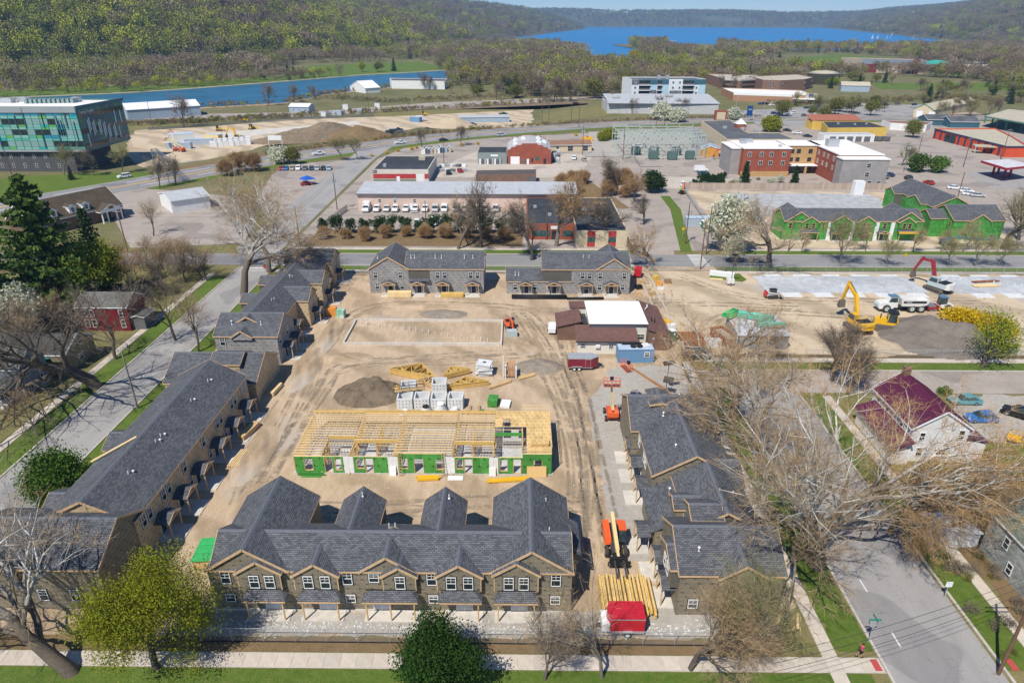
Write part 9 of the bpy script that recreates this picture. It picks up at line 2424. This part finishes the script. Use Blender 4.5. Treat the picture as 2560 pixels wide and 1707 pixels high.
for(kd,cl,px),lb in zip(TRK,TL):
 x,y=Q2(820,300,px,1270);t=car(kd,cl,x,y+2.6,SD,lb,'van' if kd=='van' else 'truck','work vehicles along the pink warehouse','work_van' if kd=='van' else 'work_truck')
 if 'red' in lb:m=MB();m.box(-2.7,-0.6,-0.9,0.9,1.2,1.6);m.build('bed_rack',REDP,t)
 if 'dark' in lb:m=MB();m.box(-2.9,-0.6,-1.05,1.05,1.2,1.5 if 'flat' in lb else 2.6);m.build('bed_load',DKSTEEL,t)
 if 'plough' in lb:m=MB();profile(m,[(3.0,0.2),(3.3,0.25),(3.2,0.6),(3.35,1.0),(3.1,1.0)],-1.2,1.2);m.build('plough',GALV,t)
car('suv','black',*Q2(1230,300,250,1215),0.5,'black car parked askew at the end of the white vans')
car('hatch','white',*G(1042,562),SD,'white compact car alone in the warehouse yard')
o=thing('wrapped_boat','white shrink-wrapped boat on a trailer in the warehouse yard','boat',(*G(1086,562),0.05),1.5);m=MB();profile(m,[(-2.6,0.6),(2.4,0.6),(3.0,1.4),(0.6,2.4),(-2.4,1.9)],-1.1,1.1,0.35);m.build('wrap',WHITE_M,o)
for sg in(-1,1):add_wheel(o,-0.5,sg*1.0,0.33,0.2)
for cl,px,lb in(('red',1650,'dark red car behind the brown thicket'),('blue',1710,'blue car next to the dark red one'),('tan',1795,'beige car in the row beside the west street'),('white',1880,'white pickup-sized car in the row beside the west street'),('grey',1970,'grey car next to the white one in that row'),('navy',2060,'navy car in the row beside the west street'),('silver',2140,'pale silver car in the row beside the west street'),('black',2220,'black car second from the row end by the grass'),('lightblue',2300,'light blue car at the row end by the grass')):
 x,y=Q2(400,200,px,1240);car('suv' if 'pickup' in lb else 'sedan',cl,x,y+1.5,SD+0.15,lb,group='cars parked beside the west street')
HA=math.atan2(37,40)
car('suv','white',*G(311,445),HA+0.12+math.pi,'white estate car driving on the highway past the bank',name='driving_car')
car('pickup','white',*G(797,388),HA-0.08,'white pickup on the highway near the parked cars','truck',name='driving_truck')
car('pickup','white',*G(1001,360),0.62,'white pickup on the highway by the garden sheds','truck',name='driving_truck')
car('sedan','black',*G(1109,353),0.55,'black car on the highway beside the brick hall',name='driving_car')
car('suv','silver',*G(1254,341),0.42,'silver car on the highway behind the brick hall',name='driving_car')
for k,px in enumerate((120,225,330,430)):car('van','grey',*Q2(2130,270,px,452),2.1,'grey minibus parked beside the white garage','van','grey minibuses by the garage','minibus')
for px,py,lb in((1395,1112,'white car first in line behind the green L-shaped house'),(1560,1155,'white car second in line behind the green L-shaped house'),(1600,1195,'white car third in line with a dark window'),(1715,1215,'silver car last in line behind the green L-shaped house')):car('sedan','silver' if 'silver' in lb else 'white',*Q2(2130,270,px,py),-0.25,lb,group='cars beside the green house')
car('van','white',*Q2(1750,270,10,868),0.1,'white van beside the arborvitae row','van',None,'parked_van');car('sedan','dkblue',*Q2(1750,270,45,915),0.1,'dark blue car beside the arborvitae row')
car('sedan','red',*G(768,463),0.6,'red car under the blue canopy on the west street lot')
o=thing('canopy_tent','small blue canopy tent over a red car','tent',(*G(770,462),0));m=MB();m.lathe([(3.2,2.2),(2.2,2.7),(0.1,3.4)],4);m.build('cover',paint('tent_blue',(0.01,0.10,0.5)),o)
for sx,sy in((2.1,2.1),(-2.1,2.1),(2.1,-2.1),(-2.1,-2.1)):m=MB();m.tube((sx*1.05,sy*1.05,0),(sx,sy,2.3),0.05);m.build('leg',GALV,o)
MK=((10,885),(75,885),(160,900),(290,900),(250,880),(190,1015),(260,1020),(340,995),(225,1060),(400,1030),(460,1010),(600,1045),(640,940),(720,935),(800,930),(690,985),(790,970),(955,825),(1000,850),(970,915),(1050,910),(1140,915),(1210,910),(1260,905),(1410,895),(1515,830),(1540,915),(1660,880),(1715,900),(1880,885),(2110,895))
MC=('dkblue','black','white','navy','black','navy','dkblue','navy','black','white','white','grey','navy','grey','dkblue','navy','silver','white','silver','navy','green','navy','grey','dkblue','white','navy','dkblue','navy','black','grey','navy')
CN=dict(dkblue='dark blue',navy='navy',black='black',white='white',grey='grey',silver='silver',green='dark green')
for k,((px,py),cl)in enumerate(zip(MK,MC)):car(('sedan','suv','hatch')[k%3],cl,*Q2(1900,100,px,py),0.3+(k%4)*0.1,'%s %s parked on the supermarket lot'%(CN[cl],('sedan','estate car','hatchback')[k%3]),group='%s %s cars on the supermarket lot'%(CN[cl],('saloon','estate','hatch')[k%3]),simple=True)
for px,py,cl,lb in((1190,320,'black','black car at the shop kerb below the olive tree'),(1330,355,'white','white car at the kerb beside the yellow store'),(1470,400,'black','black car at the kerb before the white garage')):car('sedan',cl,*Q2(1750,270,px,py),-0.6,lb)
for px,py,kd,cl,lb in((977,332,'pickup','black','black pickup in the contractor yard'),(995,328,'pickup','navy','navy pickup beside the black one'),(1002,336,'pickup','grey','dark grey pickup in front of the black one'),(975,357-20,'suv','black','black car at the edge of the yard heap'),(1440,262,'suv','black','black car on the waterfront road'),(1055,303,'boxtruck','white','white truck beside the blue yard container'),(1180,315,'pickup','grey','grey pickup by the lock-up row'),(1258,288,'pickup','green','green truck by the far end of the lock-ups')):car(kd,cl,*G(px,py),0.5,lb,'truck' if kd!='suv' else 'car')
for k in range(16):
 q=((60,248),(63.5,248.3),(67,248),(70.5,248.4),(-28,268),(-24,272),(24,300),(28,296),(56,330),(60,333),(140,262),(144,266),(148,259),(152,252),(118,300),(122,303))[k]
 cl=('white','silver','grey','navy','black','red','white','tan','white','silver','grey','navy','black','red','green','tan')[k];kd=('suv','sedan')[k%2]
 car(kd,cl,*q,1.4+0.3*(k%3),'%s %s standing %s'%(cl,('estate car','saloon car')[k%2],('in the concrete yard by the lane','in the salvage yard of the brick hall','beside the garage row','on the lot beside the brick building')[(0,0,1,2,3,3,3,3)[k//2]]),simple=True)
excavator('yellow excavator digging beside the white wrapped blocks',*G(598,353),2.9,0,YELLOW,YELLOW,YELLOW,1.1)
dozer('yellow dozer on the contractor yard road',*G(630,324),1.2);dozer('yellow grader-like dozer beside the cream container',*G(548,328),0.3);dozer('yellow loader at the far fence of the contractor yard',*G(607,305),0.5);dozer('yellow loader beside the white yard truck',*G(1060,290),0.2)
boom_lift('orange boom lift with a cream boom behind the gantry',*G(440,378),2.1,ORANGE,CREAMP,[(-1.4,0,2),(6,0,6.5),(9,0,7.2)]);boom_lift('second orange boom lift lowering its boom by the pale cabins',*G(455,380),2.6,ORANGE,CREAMP,[(-1.4,0,2),(7,0,5.0),(10,0,4.2)])
excavator('orange backhoe by the sand strip beside the substation',*G(1810,398),0.3,3.0,ORANGE,ORANGE,BLACK,0.75,name='backhoe')
heap('soil_heap','long brown mound of soil in the contractor yard',*G(800,345),34,14,7.0,SOIL,21,rz=0.5,n=34);heap('soil_heap','grassy brown soil heap beside the highway',*G(890,345),20,12,6.0,BROWN,22,rz=0.6,n=30);heap('sand_heap','tan cone of sand before the lock-up row',*G(1128,316),14,10,5.5,SOILT,23,'sand heap')
for k in range(14):
 x,y=G(535+(k%7)*14,367-(k//7)*6-(k%7));loose('wrapped_block','white plastic-wrapped block in the contractor yard row','wrapped block',(3.2,2.6,2.4),(x,y,0.05),0.3+0.1*(k%3),WHITE_M,group='wrapped blocks in the contractor yard')
for k in range(10):
 x,y=Q2(1230,300,850+(k%2)*50,430+18*k);loose('stone_pallet','grey stone pallet stacked against the brick hall side','pallet',(1.8,1.4,1.3),(x,y,0.05),0.2*k,(GALV,CONC_W,DKGREY)[k%3],group='stone pallets beside the brick hall')
for k in range(10):
 x,y=Q2(820,300,1560+75*(k%5),640+65*(k//5));loose('scrap_pile','pale scrap pile in the salvage yard behind the small office','scrap',(2.2,1.6,0.9),(x,y,0.05),0.4*k,(WHITE_M,GALV,CONC_W,DKGREY)[k%4],group='salvage piles')
for k,(px,lb)in enumerate(((1275,'yellow dumpster lid beside the garage fence'),(1330,'rounded yellow dumpster beside the first'))):x,y=Q2(1230,300,px,290);loose('yellow_tank',lb,'tank',(3.0,2.4,2.0),(x,y,0.05),0.1,YELLOW)
x,y=Q2(1700,480,380,480);container('pale blue-grey container beside the green toilet cabin',x,y+1.5,0.02,13,2.6,2.6,paint('cabin_blue',(0.40,0.47,0.55)))
x,y=Q2(1750,270,2150,1185);loose('white_wrapped_stack','tall white wrapped stack on the second building site','wrapped stack',(3.4,2.4,4.6),(x,y+0.5,0.05),0,WHITE_M)
excavator('small green and orange excavator at the corner of the second site',*G(1705,485),0.4,0.8,paint('lime',(0.2,0.45,0.03)),ORANGE,BLACK,0.6,name='mini_excavator')
o=thing('garden_swing','bright yellow garden swing bench on the lawn','garden swing',(*G(2532,1108),0.06),-0.5)
for sx in(-1,1):
 for sy in(-1,1):m=MB();m.bar((sx*1.0,sy*0.7,0),(sx*0.9,0,1.9),0.08,0.08);m.build('leg',YELLOW,o)
m=MB();m.bar((-0.95,0,1.9),(0.95,0,1.9),0.08,0.08);m.build('top_bar',YELLOW,o)
m=MB();m.box(-0.8,0.8,-0.4,0.2,0.5,0.58);m.build('seat',YELLOW,o);m=MB();m.rbox((0,0.25,0.95),(1.6,0.06,0.75),0,rx=-0.2);m.build('backrest',YELLOW,o)
for k,px in enumerate((2181,2194,2217,2226,2283,2230)):
 x,y=G(px,(97,97,97,96,97,88)[k],-0.8);o=thing('sail_boat','white sailing boat moored off the east shore','boat',(x,y,-0.8),0.3*k,'sailing boats off the east shore')
 m=MB();m.extr([(-4,-1.3,1.2),(2,-1.3,1.2),(4.5,0,1.4),(2,1.3,1.2),(-4,1.3,1.2)],(0,0,-1.3));m.build('hull',WHITE,o);m=MB();m.tube((0.5,0,1),(0.5,0,13),0.12);m.build('mast',WHITE,o);m=MB();m.extr([(0.3,0,2),(-3.6,0,2),(0.3,0,12)],(0,0.08,0));m.build('sail',WHITE,o)
x,y=G(1656,103,-0.8);o=thing('lighthouse','small white lighthouse at the end of a breakwater','lighthouse',(x,y,-0.8));m=MB();m.lathe([(3,0),(2.2,9),(2.8,9),(2.8,10),(0.2,13)],12);m.build('tower',WHITE,o);m=MB();m.box(-14,40,-3,3,-1,1.2);m.build('breakwater',CONC_G,o)
me=MB();me.lathe([(0.05,0),(0.16,0.03),(0.12,0.12),(0.03,0.15)],5);me=me.mesh('stone',CONC_W)
rubble=MB()
for k in range(900):
 x,y,s_=rng.uniform(-30,24),rng.gauss(48.3,0.5),rng.uniform(0.03,0.13)
 rubble.rbox((x,y,0.05),(s_*1.5,s_,s_),rng.uniform(0,3),rx=rng.uniform(-.5,.5))
for k in range(700):
 x,y,s_=rng.uniform(-36,14),rng.uniform(63,138),rng.uniform(0.03,0.10)
 if-31<x<5.5 and 73<y<85.5:continue
 rubble.rbox((x,y,0.04),(s_*1.6,s_,s_),rng.uniform(0,3))
struct(rubble.build('rubble',CONC_W),'stuff')
def track_mat():
 m,nt,b=_mat('tyre_track');v=_coord(nt,'Object')
 nt.links.new(_ramp(nt,_noise(nt,v,2.5,4),((0.3,(0.30,0.24,0.17)),(0.7,(0.40,0.325,0.235)))),b.inputs['Base Color']);b.inputs['Roughness'].default_value=0.95
 nt.links.new(_ramp(nt,_noise(nt,v,0.5,5,0.7),((0.42,(0,0,0)),(0.62,(0.6,)*3))),b.inputs['Alpha']);return m
tm=MB()
LANES=[[(9,60),(9,85),(8,105),(3,128),(-8,133),(-30,132),(-36,118),(-36,90),(-35,66)],[(10,62),(10.5,90),(9,108),(12,128),(30,134),(60,133)],[(30,156),(32,146),(28,132),(6,130)],[(-34,66),(-20,66),(-5,67),(8,68)],[(-34,70),(-33,95),(-30,105),(-10,108),(4,110)],[(40,150),(48,138),(70,136),(100,136)],[(34,112),(40,125),(52,130),(75,127)],[(7,58),(7.5,80),(4,106),(-1,130)]]
for ln in LANES:
 for rep in range(4):
  P=smooth_line([(x+rng.gauss(0,0.9),y+rng.gauss(0,0.9))for x,y in ln],10)
  for off in(-0.95,0.95):
   a,b_=strip(P,off-0.2,off+0.2)
   for i in range(len(P)-1):tm.face([(*a[i],0.052+0.0013*rep),(*a[i+1],0.052+0.0013*rep),(*b_[i+1],0.052+0.0013*rep),(*b_[i],0.052+0.0013*rep)])
struct(tm.build('tyre_tracks',track_mat()),'stuff')
def skin_body(name,pts,edges,mat,parent,root=0):
 me=bpy.data.meshes.new(name);me.from_pydata([p[:3]for p in pts],edges,[]);me.materials.append(mat)
 o=link(name,me,parent);md=o.modifiers.new('skin','SKIN');md.use_smooth_shade=True
 for i,sv_ in enumerate(me.skin_vertices[0].data):sv_.radius=(pts[i][3],pts[i][3]);sv_.use_root=(i==root)
 ss=o.modifiers.new('sub','SUBSURF');ss.levels=ss.render_levels=2
 return o
x,y=Q(1700,1270,1225,1018)
o=thing('person','pedestrian in a pink shirt and dark shorts walking on the sidewalk','person',(x,y,0.08),0.15)
SKIN_=M('skin',(0.45,0.26,0.18),0.1,5,0.6)
B=[(0,0,0.95,.13),(0,0.02,1.2,.14),(0,0.02,1.42,.12),(0.0,0,1.52,.055),(0.02,0,1.66,.1),(0,-.1,.92,.09),(.16,-.1,.50,.06),(.06,-.1,.08,.04),(.2,-.1,.05,.04),(0,.1,.92,.09),(-.12,.1,.52,.06),(-.34,.1,.14,.04),(-.22,.1,.08,.04),(0,-.2,1.42,.055),(-.12,-.25,1.16,.042),(.06,-.24,.98,.032),(.11,-.24,.92,.03),(0,.2,1.42,.055),(.14,.25,1.18,.042),(.32,.22,1.1,.032),(.38,.2,1.1,.03)]
E_=[(0,1),(1,2),(2,3),(3,4),(0,5),(5,6),(6,7),(7,8),(0,9),(9,10),(10,11),(11,12),(2,13),(13,14),(14,15),(15,16),(2,17),(17,18),(18,19),(19,20)]
skin_body('body',B,E_,SKIN_,o)
skin_body('shirt',[(0,0,0.98,.155),(0,.02,1.2,.165),(0,.02,1.43,.14),(0,-.21,1.42,.075),(-.08,-.24,1.24,.065),(0,.21,1.42,.075),(.09,.245,1.26,.065)],[(0,1),(1,2),(2,3),(3,4),(2,5),(5,6)],paint('pink_cloth',(0.50,0.06,0.11),0.9,0.0),o)
skin_body('shorts',[(0,0,.98,.15),(0,-.1,.9,.115),(.12,-.1,.6,.095),(0,.1,.9,.115),(-.09,.1,.6,.095)],[(0,1),(1,2),(0,3),(3,4)],M('dark_cloth',(0.02,0.02,0.03),0.1,5),o)
m=MB();m.lathe([(.115,1.66),(.12,1.72),(.09,1.79),(.02,1.81)],12,(0.02,0,0));m.build('hair',M('hair_brown',(0.05,0.03,0.02),0.2,9),o,True)
for sx,sy in((.12,-.1),(-.30,.1)):m=MB();m.box(sx-.06,sx+.2,sy-.05,sy+.05,0,.09);m.build('shoe',BLACK,o)
m=MB();m.rbox((0.13,0,1.665),(0.03,0.035,0.05));m.build('nose',SKIN_,o)
for sy in(-.11,.11):m=MB();m.rbox((0.0,sy,1.66),(0.04,0.02,0.06));m.build('ear',SKIN_,o)
hz=MB();hz.box(-7000,12000,-400,11500,-6,330)
haze=hz.build('haze',[])
haze['kind']='stuff'
hm=bpy.data.materials.new('haze_air');hm.use_nodes=True
hn=hm.node_tree;hn.nodes.remove(hn.nodes['Principled BSDF'])
pv=hn.nodes.new('ShaderNodeVolumePrincipled')
pv.inputs['Color'].default_value=(0.32,0.60,1.0,1)
pv.inputs['Density'].default_value=0.0001
pv.inputs['Anisotropy'].default_value=0.0
hn.links.new(pv.outputs[0],hn.nodes['Material Output'].inputs['Volume'])
haze.data.materials.clear();haze.data.materials.append(hm)
